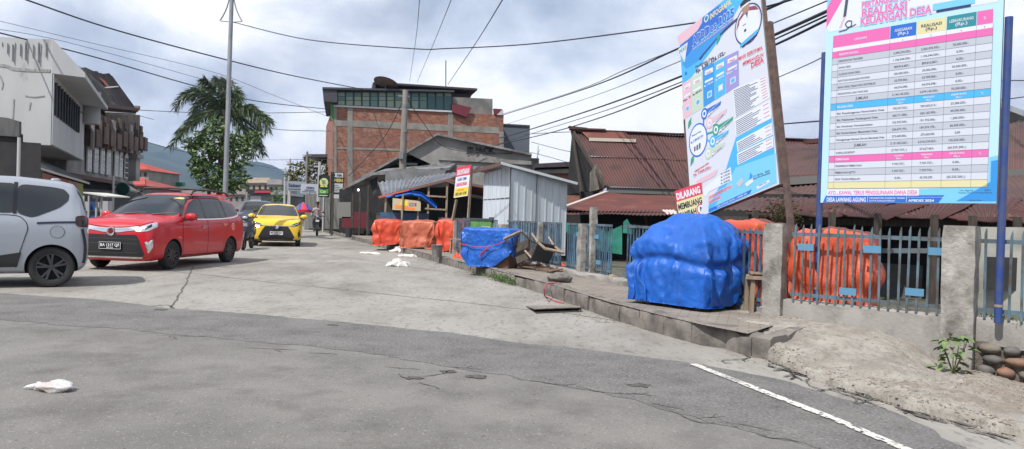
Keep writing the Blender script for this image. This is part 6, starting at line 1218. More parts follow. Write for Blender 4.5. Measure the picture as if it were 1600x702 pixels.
for x_, y0, Y, lab in ((453, 248, 66, 'tall pale pole at the grey blue shop sign'), (480, 237, 60, 'tall grey pole rising behind the white shop board'), (499.5, 253, 47, 'pale pole standing behind the black emblem sign'), (446, 262, 75, 'dark far pole left of the tall pale pole'), (233, 262, 90, 'dark pole beside the red roofed house'), (258, 275, 110, 'thin far pole above the red car roof'), (386, 300, 80, 'short dark pole left of the yellow car')):
    q = D(x_, y0, Y); mb = MB(); mb.tube([(q[0], Y, 0), tuple(q)], [.13, .09] if Y < 100 else [.16, .12], 8); mb.bar(q + V3(-.35, 0, -.3), q + V3(.35, 0, -.3), .07); solo(mb, 'street_pole', mat('pole_pale', (.4, .4, .4)) if 'pale' in lab else conc_pole, lab, 'pole')

# railings, canopy and tree behind the signs
fg = thing('gate_railing', 'tall grey railing gate behind the roadside signs', 'railing', D(500, 345, 50.)); mb = MB()
for k in range(26): x_ = 478 + k * 2.1; q = D(x_, 300, 50.); mb.bar((q[0], 50, .1), (q[0], 50, D(x_, 303 + (k % 2), 50.)[2]), .05)
mb.build('bars', mat('rail_grey', (.25, .25, .24), .7), fg); mb = MB(); mb.prism([D(476, 335, 50.3), D(540, 337, 50.3), (D(540, 337, 50.3)[0], 50.3, 0), (D(476, 335, 50.3)[0], 50.3, 0)], (0, .15, 0)); mb.build('low_wall', mat('low_grey', (.17, .17, .16), .9), fg)
mb = MB(); mb.prism([D(474, 305, 53), D(545, 300, 53), D(545, 345, 53), D(474, 345, 53)], (0, .1, 0)); mb.build('dark_back', darkness, fg)
cnp = thing('rooftop_canopy', 'dark flat canopy on posts left of the brick building', 'canopy', D(500, 300, 66.)); mb = MB(); mb.prism([D(474, 246, 66), D(480, 241, 66), D(522, 241, 66), D(522, 246, 66)], (0, 6, 0)); mb.build('roof', mat('dark_eave', (.055, .055, .065)), cnp)
for x_ in (482, 498, 515): mb = MB(); q = D(x_, 245, 67); mb.bar((q[0], 67, 0), tuple(q), .18); mb.build('post', band_m, cnp)
mb = MB(); mb.prism([D(497, 247, 67.5), D(520, 247, 67.5), D(520, 258, 67.5), D(497, 258, 67.5)], (0, .2, 0)); mb.build('parapet', mat('slate_edge', (.05, .055, .065)), cnp)
def crown(mb, blobs, n_per_m2, size, rnd, Y):
    for (x_, y_, rx, ry) in blobs:
        c_ = D(x_, y_, Y); s_ = Y / F; rx_, rz_ = rx * s_, ry * s_; ry_ = rx_ * .9; n = int(n_per_m2 * (rx_ * rz_ * 3.14))
        def pos(r, c_=c_, rx_=rx_, ry_=ry_, rz_=rz_):
            v = unit((r.gauss(0, 1), r.gauss(0, 1), r.gauss(0, 1))); k = r.uniform(.55, 1.05) ** .6; k *= 1 + .3 * float(vnoise(v[0] * 2.5, v[1] * 2.5, v[2] * 2.5, int(c_[0] * 10) & 255)); return (c_[0] + v[0] * rx_ * k, c_[1] + v[1] * ry_ * k, c_[2] + v[2] * rz_ * k)
        leaves(mb, n, pos, size, rnd, up=-.1)
tf = thing('bushy_tree', 'bushy green trees behind the roadside signs left of the brick building', 'tree', D(480, 340, 64.)); rt = random.Random(6)
mb = MB(); crown(mb, [(463, 264, 13, 11), (485, 262, 12, 14), (505, 267, 12, 13), (470, 280, 16, 12), (498, 285, 16, 12), (455, 275, 8, 9), (478, 251, 6, 7)], 110, .32, rt, 64.); mb.use(leaf_mid); mb.m = [rt.choice([0, 0, 1]) for _ in mb.f]; mb.mats = [leaf_olive, leaf_dark]; mb.build('crown', None, tf)
mb = MB(); q = D(480, 290, 64.); mb.tube([(q[0], 64, 0), (q[0] + .2, 64, 2), tuple(q)], [.25, .2, .12], 8); mb.build('trunk', dark_wood, tf)
mb = MB(); crown(mb, [(432, 300, 8, 6), (440, 310, 7, 7), (425, 312, 6, 5)], 60, .4, rt, 85.); solo(mb, 'roadside_bush', leaf_mid, 'low green bush between the tan building and the roadside signs', 'bush')
# parasol
pr = thing('parasol', 'red and blue market parasol behind the yellow car', 'parasol', D(474, 350, 45.)); Yp = 45.; q = D(474, 316, Yp); R_ = 15 * Yp / F * 1.0
for side in (0, 1):
    mb = MB()
    for k in range(8):
        if (k % 2) != side: continue
        a0, a1 = k * math.pi / 4, (k + 1) * math.pi / 4; mb.grid([[(q[0] + R_ * f * math.cos(a), q[1] + R_ * f * math.sin(a), q[2] - .46 * f ** 1.3) for f in np.linspace(.02, 1, 6)] for a in np.linspace(a0, a1, 5)])
    mb.build('canopy', mat(['parasol_red', 'parasol_blue'][side], [(.55, .03, .05), (.05, .09, .35)][side], .6), pr)
mb = MB(); mb.lathe([(R_, -.46), (R_ * .98, -.62)], (q[0], q[1], q[2]), 24); mb.build('valance', mat('parasol_red', (.55, .03, .05)), pr)
mb = MB(); mb.tube([(q[0], q[1], 0), (q[0], q[1], q[2])], .025, 8); mb.build('pole', mat('pole_pale', (.4, .4, .4)), pr)

# ------------------------------------------------------------------ far end of the street
ft = thing('far_shop', 'low far shop with a dark fascia and red lettering band', 'building', D(405, 330, 105.)); Yf = 105.
mb = MB(); mb.prism([D(384, 302, Yf), D(425, 302, Yf), (D(425, 320, Yf)[0], Yf, 0), (D(384, 320, Yf)[0], Yf, 0)], (0, 8, 0)); mb.build('wall', mat('far_shop_wall', (.12, .12, .14), .8, c2=(.2, .2, .2), scale=.3), ft)
mb = MB(); mb.prism([D(384, 296, Yf - .5), D(425, 296, Yf - .5), D(425, 304, Yf - .5), D(384, 304, Yf - .5)], (0, 1, 0)); mb.build('fascia', sign_blk, ft)
mb = MB(); mb.prism([D(398, 298, Yf - .6), D(423, 298, Yf - .6), D(423, 301.5, Yf - .6), D(398, 301.5, Yf - .6)], (0, .05, 0)); mb.build('red_band', mat('band_red', (.4, .03, .06), .6), ft)
mb = MB(); mb.prism([D(391, 306, Yf - .1), D(408, 306, Yf - .1), D(408, 326, Yf - .1), D(391, 326, Yf - .1)], (0, .05, 0)); mb.build('shutter', mat('pale_shutter', (.4, .4, .42), .7), ft)
def far_house(x0, x1, ytop, yroof, Y, wallc, roofc, lab, ridge=None, cat='house'):
    h = thing('far_house', lab, cat, D((x0 + x1) / 2, 330, Y)); mb = MB(); a_, b_ = D(x0, ytop, Y), D(x1, ytop, Y); mb.prism([(a_[0], Y, 0), (b_[0], Y, 0), tuple(b_), tuple(a_)], (0, 8, 0)); mb.build('wall', mat('wall%d' % int(x0 * 7), wallc, .85, c2=tuple(.65 * k for k in wallc), scale=.35), h)
    c0, c1 = D(x0 - 1, ytop + .6, Y - .4), D(x1 + 1, ytop + .6, Y - .4); rr0 = D(ridge[0] if ridge else x0, yroof, Y + 4); rr1 = D(ridge[1] if ridge else x1, yroof, Y + 4); mb = MB(); mb.prism([c0, c1, rr1, rr0], (0, 0, .15)); mb.add([c1, c1 + V3(0, 9, 0), rr1], [(0, 1, 2)]); mb.add([c0, c0 + V3(0, 9, 0), rr0], [(0, 1, 2)]); mb.add([c0 + V3(0, 9, 0), c1 + V3(0, 9, 0), rr1, rr0], [(0, 1, 2, 3)]); mb.build('roof', mat('roof%d' % int(x0 * 7), roofc, .8, c2=tuple(.7 * k for k in roofc), scale=.5), h)
    rh_ = random.Random(int(x0))
    for k in range(max(1, int((x1 - x0) / 9))):
        xx = x0 + 4 + k * 9; mb = MB(); mb.prism([D(xx, ytop + 4, Y - .05), D(xx + 3.5, ytop + 4, Y - .05), D(xx + 3.5, ytop + 10, Y - .05), D(xx, ytop + 10, Y - .05)], (0, .1, 0)); mb.build('window', darkness, h)
    return h
far_house(203, 233, 266, 252, 88., (.22, .22, .2), (.38, .055, .035), 'grey far house with a bright red hipped roof, left side of the street', ridge=(203, 212))
far_house(206, 226, 290, 280, 74., (.16, .15, .13), (.36, .06, .05), 'low far shop with a red awning roof below the red hipped one')
far_house(222, 240, 285, 277, 100., (.2, .19, .17), (.12, .11, .1), 'small brown far house right of the red roofed house')
far_house(239, 248, 292, 288, 120., (.5, .5, .5), (.2, .2, .2), 'tiny white far building above the red car roof')
far_house(248, 272, 302, 295, 130., (.17, .18, .17), (.14, .13, .13), 'low dark far houses behind the red car')
far_house(382, 421, 286, 279, 150., (.33, .28, .22), (.30, .24, .17), 'tan far building with a long low roof at the end of the street')
far_house(418, 440, 289, 282, 112., (.30, .30, .29), (.18, .16, .15), 'two storey pale far house right of the tan building')
far_house(424, 448, 305, 300, 95., (.10, .11, .11), (.12, .12, .13), 'dark low far shops left of the roadside signs')
far_house(284, 345, 306, 298, 140., (.2, .2, .19), (.15, .13, .12), 'low far houses behind the palm tree')
far_house(346, 384, 304, 297, 125., (.26, .25, .24), (.16, .13, .12), 'low far shop between the palm and the far black fascia')
sg = thing('road_sign', 'green road direction sign at the far end of the street', 'sign', D(280, 320, 95.)); mb = MB(); mb.prism([D(271, 285, 95), D(289, 285, 95), D(289, 291.5, 95), D(271, 291.5, 95)], (0, .06, 0)); mb.build('panel', mat('sign_green', (.015, .10, .07), .5), sg); mb = MB(); mb.bar((D(281, 290, 95)[0], 95.1, 0), tuple(D(281, 290, 95) + V3(0, .1, 0)), .14); mb.build('post', conc_pole, sg)

# ------------------------------------------------------------------ buildings on the left
wp = mat('stained_white_wall', (.44, .45, .455), .9, c2=(.36, .37, .37), scale=.5, lo=.35, hi=.7, bump=.004, bscale=6, c3=(.22, .22, .215), s3=1.1, lo3=.60, hi3=.72, stretch=(1, 1, .45))
wp2 = mat('white_painted_wall', (.50, .51, .53), .85, c2=(.42, .42, .42), scale=.8, lo=.4, hi=.75, c3=(.25, .24, .21), s3=1.4, lo3=.68, hi3=.8, stretch=(1, 1, .3))
wb = thing('white_shophouse', 'white overhanging upper storey with a dark window strip, stained wall to the left', 'building', (-16, 28, 0))
Yc = 26.; cc_ = D(79, 227, Yc); cx0, cy0 = cc_[0], Yc; dS = unit((-.4545, 1)); far = V3(cx0, cy0) + dS * 9.6; dFr = V3(-1., -.10); lef = V3(cx0, cy0) + dFr * 12
zb0 = D(79, 227, Yc)[2]; zt0 = D(79, 62, Yc)[2]
P2 = [V3(cx0, cy0), far, far + V3(-9, .0), lef]
mb = MB(); mb.prism([(p[0], p[1], zb0) for p in P2], (0, 0, zt0 - zb0)); mb.build('upper_wall', wp, wb)
mb = MB(); mb.prism([(cx0 - 1.9, cy0 + .5, 0), (far[0] - 1.6, far[1], 0), (far[0] - 9, far[1], 0), (lef[0], lef[1] + 1.2, 0)], (0, 0, zb0)); mb.build('lower_wall', mat('beige_wall', (.28, .26, .22), .9, c2=(.2, .19, .165), scale=.8), wb)
nS = V3(dS[1], -dS[0])
fw = MB(); fw.prism([(cx0 + nS[0] * .02, cy0 + nS[1] * .02, zb0 + .02), (far[0] + nS[0] * .02, far[1] + nS[1] * .02, zb0 + .02), (far[0] + nS[0] * .02, far[1] + nS[1] * .02, zt0 - 1.2), (cx0 + nS[0] * .02, cy0 + nS[1] * .02, zt0 - 1.2)], (*(nS * .03), 0)); fw.build('street_wall', wp2, wb)
# window strip
zw0, zw1 = W(82, 180, (cx0, cy0), far)[2], W(82, 128, (cx0, cy0), far)[2]
mb = MB(); q0 = V3(cx0, cy0) + dS * .25 + nS * .07; q1 = V3(cx0, cy0) + dS * 7.0 + nS * .07; mb.prism([(*q0, zw0), (*q1, zw0), (*q1, zw1), (*q0, zw1)], (*(-nS * .05), 0))
for k in range(10): a_ = lerp(q0, q1, k / 9) + nS * .03; mb.bar((*a_, zw0), (*a_, zw1), .07, .06)
wf = mb.build('window_strip', mat('strip_frame', (.03, .035, .04), .6), wb)
mb = MB(); npn = 9
for k in range(npn):
    a_ = lerp(q0, q1, (k + .12) / npn) + nS * .005; b_ = lerp(q0, q1, (k + .88) / npn) + nS * .005; zm_ = zw0 + (zw1 - zw0) * .62
    for z0_, z1_ in ((zw0 + .06, zm_ - .03), (zm_ + .03, zw1 - .06)): mb.poly([(*a_, z0_), (*b_, z0_), (*b_, z1_), (*a_, z1_)])
mb.build('pane', mat('dark_pane', (.07, .085, .10), .12, c2=(.16, .18, .2), scale=.8, lo=.45, hi=.6), wf)
s_w = MB(); a_ = V3(cx0, cy0) + dS * 7.7 + nS * .08; b_ = V3(cx0, cy0) + dS * 8.9 + nS * .08; s_w.prism([(*a_, zw0 + 1.0), (*b_, zw0 + 1.0), (*b_, zw1 - .1), (*a_, zw1 - .1)], (*(-nS * .04), 0)); s_w.build('small_window', mat('grey_shutter', (.2, .2, .19)), wb)
# sloping concrete canopy
za = W(80, 113, (cx0, cy0), far)[2]; mb = MB(); ext = 1.0
prof = [(0, zt0), (0, za), (ext, za - .04), (ext, za + .12)]
mb.prism([(cx0 + nS[0] * a, cy0 + nS[1] * a, z) for a, z in prof], (*(dS * 9.6), 0)); mb.build('canopy', wp2, wb)
for pts in ([(0, 102), (12, 104), (20, 108), (45, 110), (79, 111)], [(0, 118), (5, 130), (3, 140)], [(22, 155), (20, 190), (18, 215)], [(40, 150), (55, 152), (70, 150)], [(48, 160), (46, 172)]):
    mb = MB()
    for a, b in zip(pts[:-1], pts[1:]): A_, B_ = [W(*k, (lef[0], lef[1]), (cx0, cy0)) + V3(0, -.012, 0) for k in (a, b)]; mb.bar(A_, B_, .012, .10 if pts[0][1] == 102 else .04)
    mb.build('wall_repair', mat('patch_grey', (.22, .22, .215), .9, c2=(.34, .34, .34), scale=8), wb)
mb = MB(); 
for k in range(11): x_ = 4 + 6.7 * k + 2 * (k % 3); A_ = W(x_, 66 + (k * 7 % 5), (lef[0], lef[1]), (cx0, cy0)) + V3(0, -.012, 0); mb.bar(A_, A_ + V3(0, 0, -.15 - .6 * ((k * 37 % 11) / 11)), .05 + .05 * (k % 3), .012)
mb.build('wall_stain', mat('rain_stain', (.40, .405, .41), .95), wb)
dk2 = MB(); a_ = V3(cx0, cy0) + dS * 4 + V3(-1.85, .4); b_ = a_ + dS * 3.2; dk2.prism([(*(a_ + nS * .06), 0), (*(b_ + nS * .06), 0), (*(b_ + nS * .06), zb0 - .35), (*(a_ + nS * .06), zb0 - .35)], (*(-nS * .05), 0)); dk2.build('door_opening', darkness, wb)
# old house with steep dark roof and balconies
oh = thing('old_shophouse', 'old shophouse with a steep dark roof, brown balconies and white arched windows', 'building', (-22, 42, 0))
OA, OB = V3(-21.3, 36.0), V3(-24.75, 48.2)
def o_h(x, y, off=0.): p = W(x, y, OA, OB); d = unit(OB - OA); n = V3(d[1], -d[0], 0); return p + n * off
od = unit(OB - OA); on = V3(od[1], -od[0], 0)
oz = o_h(204, 176)[2]; A0_, B0_ = V3(*OA), V3(*OB); A0_ = A0_ - od * 1.5
mb = MB(); mb.prism([(A0_[0], A0_[1], 0), (B0_[0], B0_[1], 0), (B0_[0], B0_[1], 7.3), (A0_[0], A0_[1], 5.6)], (-on * 6)); mb.build('wall', mat('old_cream_wall', (.34, .335, .33), .9, c2=(.2, .195, .19), scale=.9, lo=.4, hi=.65), oh)
zf0 = 2.85; zf1 = 4.5
mb = MB(); mb.prism([(A0_[0] + on[0] * .05, A0_[1] + on[1] * .05, 0.), (B0_[0] + on[0] * .05, B0_[1] + on[1] * .05, 0.), (B0_[0] + on[0] * .05, B0_[1] + on[1] * .05, zf0 - .2), (A0_[0] + on[0] * .05, A0_[1] + on[1] * .05, zf0 - .2)], on * .02); mb.build('ground_floor', darkness, oh)
whf = mat('white_window_frame', (.55, .55, .56), .7)
for k, f_ in enumerate((.24, .33, .42, .51, .64, .72, .82)):
    c_ = A0_ + (B0_ - A0_) * f_; wv = .42; mbw = MB(); arch = [(-wv, 0), (wv, 0), (wv, 1.25)] + [(wv * math.cos(a), 1.25 + .32 * math.sin(a)) for a in np.linspace(.2, 2.94, 7)] + [(-wv, 1.25)]
    mbw.prism([(c_[0] + od[0] * a + on[0] * .06, c_[1] + od[1] * a + on[1] * .06, zf0 + .1 + z) for a, z in arch], on * .06); wo = mbw.build('window', whf, oh)
    pn = MB()
    for i in (-1, 0, 1):
        for j in range(4): pn.poly([(c_[0] + od[0] * (a + i * .26) + on[0] * .13, c_[1] + od[1] * (a + i * .26) + on[1] * .13, zf0 + .18 + z + j * .31) for a, z in ((-.09, 0), (.09, 0), (.09, .24), (-.09, .24))])
    pn.build('pane', mat('dark_pane', (.07, .085, .10)), wo)
mb = MB(); mb.prism([tuple(o_h(128, 245, .1)), tuple(o_h(204, 262, .1)), tuple(o_h(204, 259, .1)), tuple(o_h(128, 240, .1))], on * .1) if False else None
bal = mat('balcony_brown', (.085, .05, .045), .8, c2=(.14, .10, .085), scale=2); balw = mat('balcony_wood', (.16, .13, .11), .85, c2=(.08, .06, .05), scale=2, stretch=(2, 2, .4))
zu = 7.2; zbal = 4.7
mb = MB(); mb.prism([(A0_[0], A0_[1], 4.15), (B0_[0], B0_[1], 4.6), (B0_[0], B0_[1], 7.2), (A0_[0], A0_[1], 5.5)], on * .3); up3 = mb.build('upper_storey', balw, oh)
for k in range(9):
    f_ = .14 + k * .1; c_ = A0_ + (B0_ - A0_) * f_; c3 = V3(c_[0], c_[1], 0) + on * .62; z_ = lerp(4.0, 4.75, f_) + .1 * ((k * 5) % 3)
    mb = MB(); mb.box((c3[0], c3[1], z_ + .45), (.5, .95, .85), rz=math.atan2(od[1], od[0]) - math.pi / 2); mb.build('balcony', bal, oh)
    mb = MB(); mb.box((c3[0] + on[0] * .1 - od[0] * .6, c3[1] + on[1] * .1 - od[1] * .6, z_ + .5), (.14, .14, 1.3), rz=math.atan2(od[1], od[0])); mb.box((c3[0] - on[0] * .08, c3[1] - on[1] * .08, z_ + 1.25), (.1, .6, .7), rz=math.atan2(od[1], od[0]) - math.pi / 2); mb.build('shutter', [whf, balw, bal][k % 3] if k % 3 else mat('shutter_grey', (.3, .28, .27), .8), oh)
# columns of the far end
q = o_h(203, 200, .3); mb = MB(); mb.box((q[0], q[1], zbal - .3), (.8, .8, .25)); mb.box((q[0], q[1], (zf0 + zbal) / 2), (.5, .5, zbal - zf0)); mb.build('corner_column', mat('old_cream_wall', (.34, .335, .33)), oh)
rfm = mat('old_dark_roof', (.045, .04, .042), .8, c2=(.075, .06, .055), scale=1.2, lo=.4, hi=.7)
r0, r1, r2, r3 = D(119, 104, 35.2), D(174, 118, 47.), D(214, 173, 49.), D(158, 167, 35.0)
mb = MB(); quad_corr(mb, r3, r2, r0, r1, pitch=.5, amp=.05, nr=6, sag=.1, seed=3); rfo = mb.build('roof', rfm, oh)
mb = MB(); mb.prism([r0, r3, r3 + V3(0, .5, -.4), r0 + V3(-2, .5, -.9)], (0, .1, 0)); mb.prism([r1, r2, r2 + V3(-.2, 0, -.3), r1 + V3(-3, 0, -3)], (0, .1, 0)); mb.build('gable_board', rfm, rfo)
mb = MB(); lp = lambda u, v, o=.08: lerp(lerp(r3, r2, u), lerp(r0, r1, u), v) + V3(on[0] * o * .7, on[1] * o * .7, o); mb.add([lp(.38, .80), lp(.52, .72), lp(.50, .55), lp(.44, .56)], [(0, 1, 2, 3)]); mb.build('orange_patch', mat('orange_patch', (.4, .08, .035), .8), rfo)
mb = MB(); mb.bar(lp(.36, .50, .1), lp(.83, .62, .1), .09, .05); mb.build('pale_pipe', whf, rfo)
mb = MB(); mb.bar(lp(0, 0), lp(1.0, 0), .12, .18); mb.bar(lp(.93, 0, 0), lp(1.04, .06, .1), .3, .2); mb.build('gutter', mat('gutter_brown', (.09, .05, .04), .8), rfo)
mb = MB(); q = o_h(139, 180, .3); mb.lathe([(0, 0), (.42, 0), (.42, 1.5), (0, 1.55)], (D(141, 190, 34.5)[0], 34.5, D(141, 194, 34.5)[2]), 16); tag(mb.build('water_tank', mat('tank_grey', (.35, .35, .36), .6), smooth=40), 'grey water tank on the ledge between the two left buildings', 'tank')
# awnings and shop fronts under them
aw2 = thing('shop_awning', 'long dark awning with a pale edge under the white shophouse', 'awning', (-15, 27, 2.2))
a_, b_ = D(38, 256, 23.5), D(140, 287, 30.5)
mb = MB(); mb.prism([a_, b_, b_ + V3(-1.5, .8, .5), a_ + V3(-1.4, 1.0, .65)], (0, 0, .04)); mb.build('sheet', mat('dark_awning', (.035, .04, .05), .7), aw2)
mb = MB(); mb.bar(a_ + V3(0, -.03, 0), b_ + V3(0, -.03, 0), .05, .07); mb.build('rim', mat('pale_rim', (.5, .48, .42), .7), aw2)
mb = MB(); mb.bar(D(52, 262, 24.3), D(38, 280, 24.6), .06); mb.build('strut', mat('pole_pale', (.4, .4, .4)), aw2)
bn2 = thing('shop_banner', 'faded red and yellow food banner hanging from the dark awning', 'banner', (-14.5, 27, 2)); mb = MB(); p0, p1 = D(66, 270, 25.2), D(130, 288, 29.8); drop = V3(0, 0, -.65)
seg = [(0, .38, mat('banner_brown', (.24, .10, .08), .8)), (.38, .62, mat('banner_red', (.30, .08, .07), .8)), (.62, .88, mat('banner_photo', (.34, .24, .13), .8, c2=(.12, .08, .06), scale=4)), (.88, 1., mat('banner_green', (.25, .28, .06), .8))]
for u0, u1, m_ in seg: mb.use(m_); A_, B_ = lerp(p0, p1, u0), lerp(p0, p1, u1); mb.prism([A_, B_, B_ + drop * (.6 + u1 * .6), A_ + drop * (.6 + u0 * .6)], (-.02, .02, 0))
mb.build('cloth', None, bn2)
lb = thing('dark_shop', 'dark timber shop front with a grey board at the left edge', 'building', (-16, 22, 0)); mb = MB()
mb.prism([D(-60, 205, 22), D(36, 210, 22), D(36, 222, 22), D(64, 224, 22), D(64, 345, 22), D(-60, 345, 22)], (-1.7, 2.5, 0)); mb.build('front', mat('shop_dark', (.012, .012, .015), .85, c2=(.025, .022, .022), scale=1.5), lb)
mb = MB(); mb.prism([D(-60, 178, 21.9), D(10, 184, 21.9), D(30, 190, 21.9), D(30, 214, 21.9), D(-60, 208, 21.9)], (0, .1, 0)); mb.build('board', mat('shop_board', (.055, .058, .062), .8, c2=(.085, .085, .085), scale=2, stretch=(3, 1, .5)), lb)
mb = MB(); q = D(28, 300, 21.); mb.tube([(q[0], 21, 0), (q[0], 21, D(29, 215, 21.)[2])], .045, 8); solo(mb, 'awning_post', mat('pole_pale', (.4, .4, .4)), 'thin pale post in front of the dark shop at the left edge', 'post')
cx = thing('vendor_cart', 'street vendor cart with a white roof and blue panel behind the red car', 'cart', D(150, 345, 26.)); Yv = 26.
mb = MB(); mb.prism([D(130, 300, Yv - .3), D(166, 306, Yv - .3), D(166, 308, Yv - .3), D(130, 302, Yv - .3)], (.3, 1.0, .0)); mb.build('roof', mat('cart_roof', (.55, .55, .5), .6), cx)
for x_ in (131, 139, 151, 159): q = D(x_, 306, Yv); mb = MB(); mb.bar((q[0], Yv, 0), tuple(q), .05); mb.build('post', mat('pole_pale', (.4, .4, .4)), cx)
mb = MB(); mb.prism([D(130, 337, Yv), D(166, 338, Yv), (D(166, 320, Yv)[0], Yv, .2), (D(130, 320, Yv)[0], Yv, .2)], (0, .7, 0)); mb.build('body', mat('cart_blue', (.02, .06, .2), .6), cx)
mb = MB(); mb.prism([D(139, 315, Yv + .2), D(150, 315, Yv + .2), D(150, 329, Yv + .2), D(139, 329, Yv + .2)], (0, .05, 0)); mb.build('blue_panel', mat('cart_blue', (.02, .06, .2)), cx); mb = MB(); mb.prism([D(132, 315, Yv + .25), D(155, 316, Yv + .25), D(155, 330, Yv + .25), D(132, 330, Yv + .25)], (0, .05, 0)); mb.build('pale_panel', mat('pale_shutter', (.4, .4, .42)), cx)
mb = MB(); mb.prism([D(145, 305, Yv - .2), D(153, 305.5, Yv - .2), D(153, 310, Yv - .2), D(145, 310, Yv - .2)], (0, .03, 0)); mb.build('small_sign', mat('pale_shutter', (.4, .4, .42)), cx)
mb = MB(); mb.box(tuple(D(166, 323, 27.)), (.28, .3, .4)); solo(mb, 'white_box', mat('pale_shutter', (.4, .4, .42)), 'small white box beside the vendor cart, behind the red car', 'box')
q = D(181, 286, 31.); mb = MB(); mb.tube([(q[0] - .1, 31, 0), (q[0] - .1, 31, D(181, 275, 31.)[2])], .05, 8); solo(mb, 'awning_post', mat('pole_pale', (.4, .4, .4)), 'pale post under the old shophouse, right of the banner', 'post')
rs = thing('round_sign', 'dark green round shop sign under the old shophouse', 'sign', D(192, 300, 36.)); mb = MB(); q = D(192, 296, 36.); mb.lathe([(0, -.04), (.30, -.04), (.30, .04), (0, .04)], tuple(q), 24, axis='y'); mb.build('disc', mat('round_green', (.01, .05, .04), .5), rs); mb = MB(); mb.lathe([(.30, -.05), (.34, -.05), (.34, .05), (.30, .05)], tuple(q), 24, axis='y', closed=True); mb.build('rim', mat('round_rim', (.04, .12, .1), .5), rs)
a3 = thing('shop_awning', 'pale edged awning at the end of the old shophouse', 'awning', D(205, 310, 44.)); mb = MB(); mb.prism([D(188, 283, 46.), D(218, 302, 42.), D(218, 302, 42.) + V3(-1.4, 0, .2), D(188, 283, 46.) + V3(-1.4, 0, .2)], (0, 0, .08)); mb.build('sheet', mat('pale_rim', (.5, .48, .42)), a3)
a4 = thing('shop_awning', 'dark brown awning beam along the front of the old shophouse', 'awning', D(170, 290, 38.)); mb = MB(); mb.prism([D(112, 270, 33.), D(192, 285, 44.), D(192, 290, 44.), D(112, 277, 33.)], (-1, .3, 0)); mb.build('sheet', mat('gutter_brown', (.09, .05, .04)), a4)
lsh = MB(); lsh.prism([D(64, 290, 30.5), D(222, 302, 46.), (D(222, 320, 46.)[0], 46, 0), (D(64, 320, 30.5)[0], 30.5, 0)], (-.5, .3, 0)); solo(lsh, 'shop_shutters', mat('shutters_dark', (.035, .045, .05), .8, c2=(.07, .075, .08), scale=1.4), 'dark closed shop fronts behind the red car', 'shop')

# ------------------------------------------------------------------ palm and leafy tree on the median
palm = thing('palm_tree', 'foxtail palm with drooping feathery fronds in the street median', 'tree', D(350, 345, 33.)); Yt = 33.
fr_m = mat('frond_green', (.075, .115, .06), .5, c2=(.11, .15, .08), scale=2); fr_m2 = mat('frond_grey', (.13, .165, .12), .5)
def frond(mb, p0, p1, p2, n, L, rnd):
    P_ = [(1 - t) ** 2 * p0 + 2 * t * (1 - t) * p1 + t * t * p2 for t in np.linspace(0, 1, n)]
    for i in range(1, n):
        t = i / n; d = unit(P_[i] - P_[i - 1]); s_ = L * (.45 + .55 * math.sin(math.pi * min(1, .2 + t * .7))) 
        for k in range(5):
            v = unit(np.cross(d, (rnd.gauss(0, 1), rnd.gauss(0, 1), rnd.gauss(0, 1)))); v = unit(v * 1.0 + d * .9 + V3(0, 0, -.35)); w_ = unit(np.cross(v, (rnd.random(), rnd.random(), rnd.random()))) * .018
            e = P_[i] + v * s_ * rnd.uniform(.8, 1.25) + V3(0, 0, -s_ * .25); m_ = P_[i] + v * s_ * .5; mb.add([P_[i] - w_, m_ - w_ * 1.3, e, m_ + w_ * 1.3, P_[i] + w_], [(0, 1, 2, 3, 4)])
    return P_
rp_ = random.Random(12); cen = D(350, 172, Yt)
tips = [((300, 120), (274, 168)), ((318, 128), (290, 150)), ((306, 175), (268, 228)), ((322, 160), (282, 205)), ((330, 125), (318, 128)), ((372, 118), (372, 165)), ((352, 128), (340, 124)), ((400, 150), (418, 205)), ((395, 165), (422, 190)), ((388, 182), (412, 240)), ((378, 190), (398, 242)), ((330, 190), (305, 232)), ((360, 120), (352, 130)), ((408, 160), (404, 232)), ((310, 140), (300, 190))]
for k, (m_, t_) in enumerate(tips):
    o = rp_.uniform(-1.3, 1.3); mb = MB(); P_ = frond(mb, cen, D(*m_, Yt + o * .6), D(*t_, Yt + o), 46, .52, rp_); mb.tube(P_[::3], [.03 - .026 * i / len(P_[::3]) for i in range(len(P_[::3]))], 5); mb.build('frond', fr_m if k % 3 else fr_m2, palm)
mb = MB(); b_ = D(347, 345, Yt); mb.tube([(b_[0], Yt, 0), (b_[0] + .05, Yt, 2.), tuple(cen)], [.2, .17, .12], 12); mb.build('trunk', conc_pole, palm)
lt = thing('leafy_tree', 'dense leafy green tree growing around the palm trunk', 'tree', D(335, 345, Yt - .8)); rt2 = random.Random(22)
mb = MB(); bl_ = [(312, 214, 10, 9), (370, 218, 13, 12), (337, 198, 11, 14), (318, 240, 22, 20), (372, 245, 20, 20), (345, 225, 26, 26), (330, 275, 26, 22), (368, 278, 20, 20), (310, 262, 14, 16), (383, 228, 11, 13), (396, 215, 10, 10), (300, 225, 12, 12), (350, 290, 24, 14)]
crown(mb, bl_, 400, .20, rt2, Yt - .8); ms_ = [leaf_dark, leaf_mid, mat('leaf_light', (.15, .22, .07), .5)]; mb.m = [rt2.choice([0, 1, 1, 2]) for _ in mb.f]; mb.mats = ms_; mb.build('crown', None, lt)
mb = MB(); q = D(336, 345, Yt - .8)
for dx_, px_, py_ in ((-.15, 318, 240), (.1, 345, 190), (.2, 370, 235)): mb.tube([(q[0] + dx_, q[1], 0), (q[0] + dx_, q[1], 1.), tuple(D(px_, py_, Yt - .8))], [.12, .1, .04], 8)
mb.build('trunk', dark_wood, lt)
md = MB(); q0 = D(345, 350, 31.); md.prism([(q0[0] - 1.4, 30, 0), (q0[0] + .9, 30, 0), (q0[0] - 1.2, 37, 0), (q0[0] - 3.5, 37, 0)], (0, 0, .16)); struct(md, 'median_kerb', kerb_m)

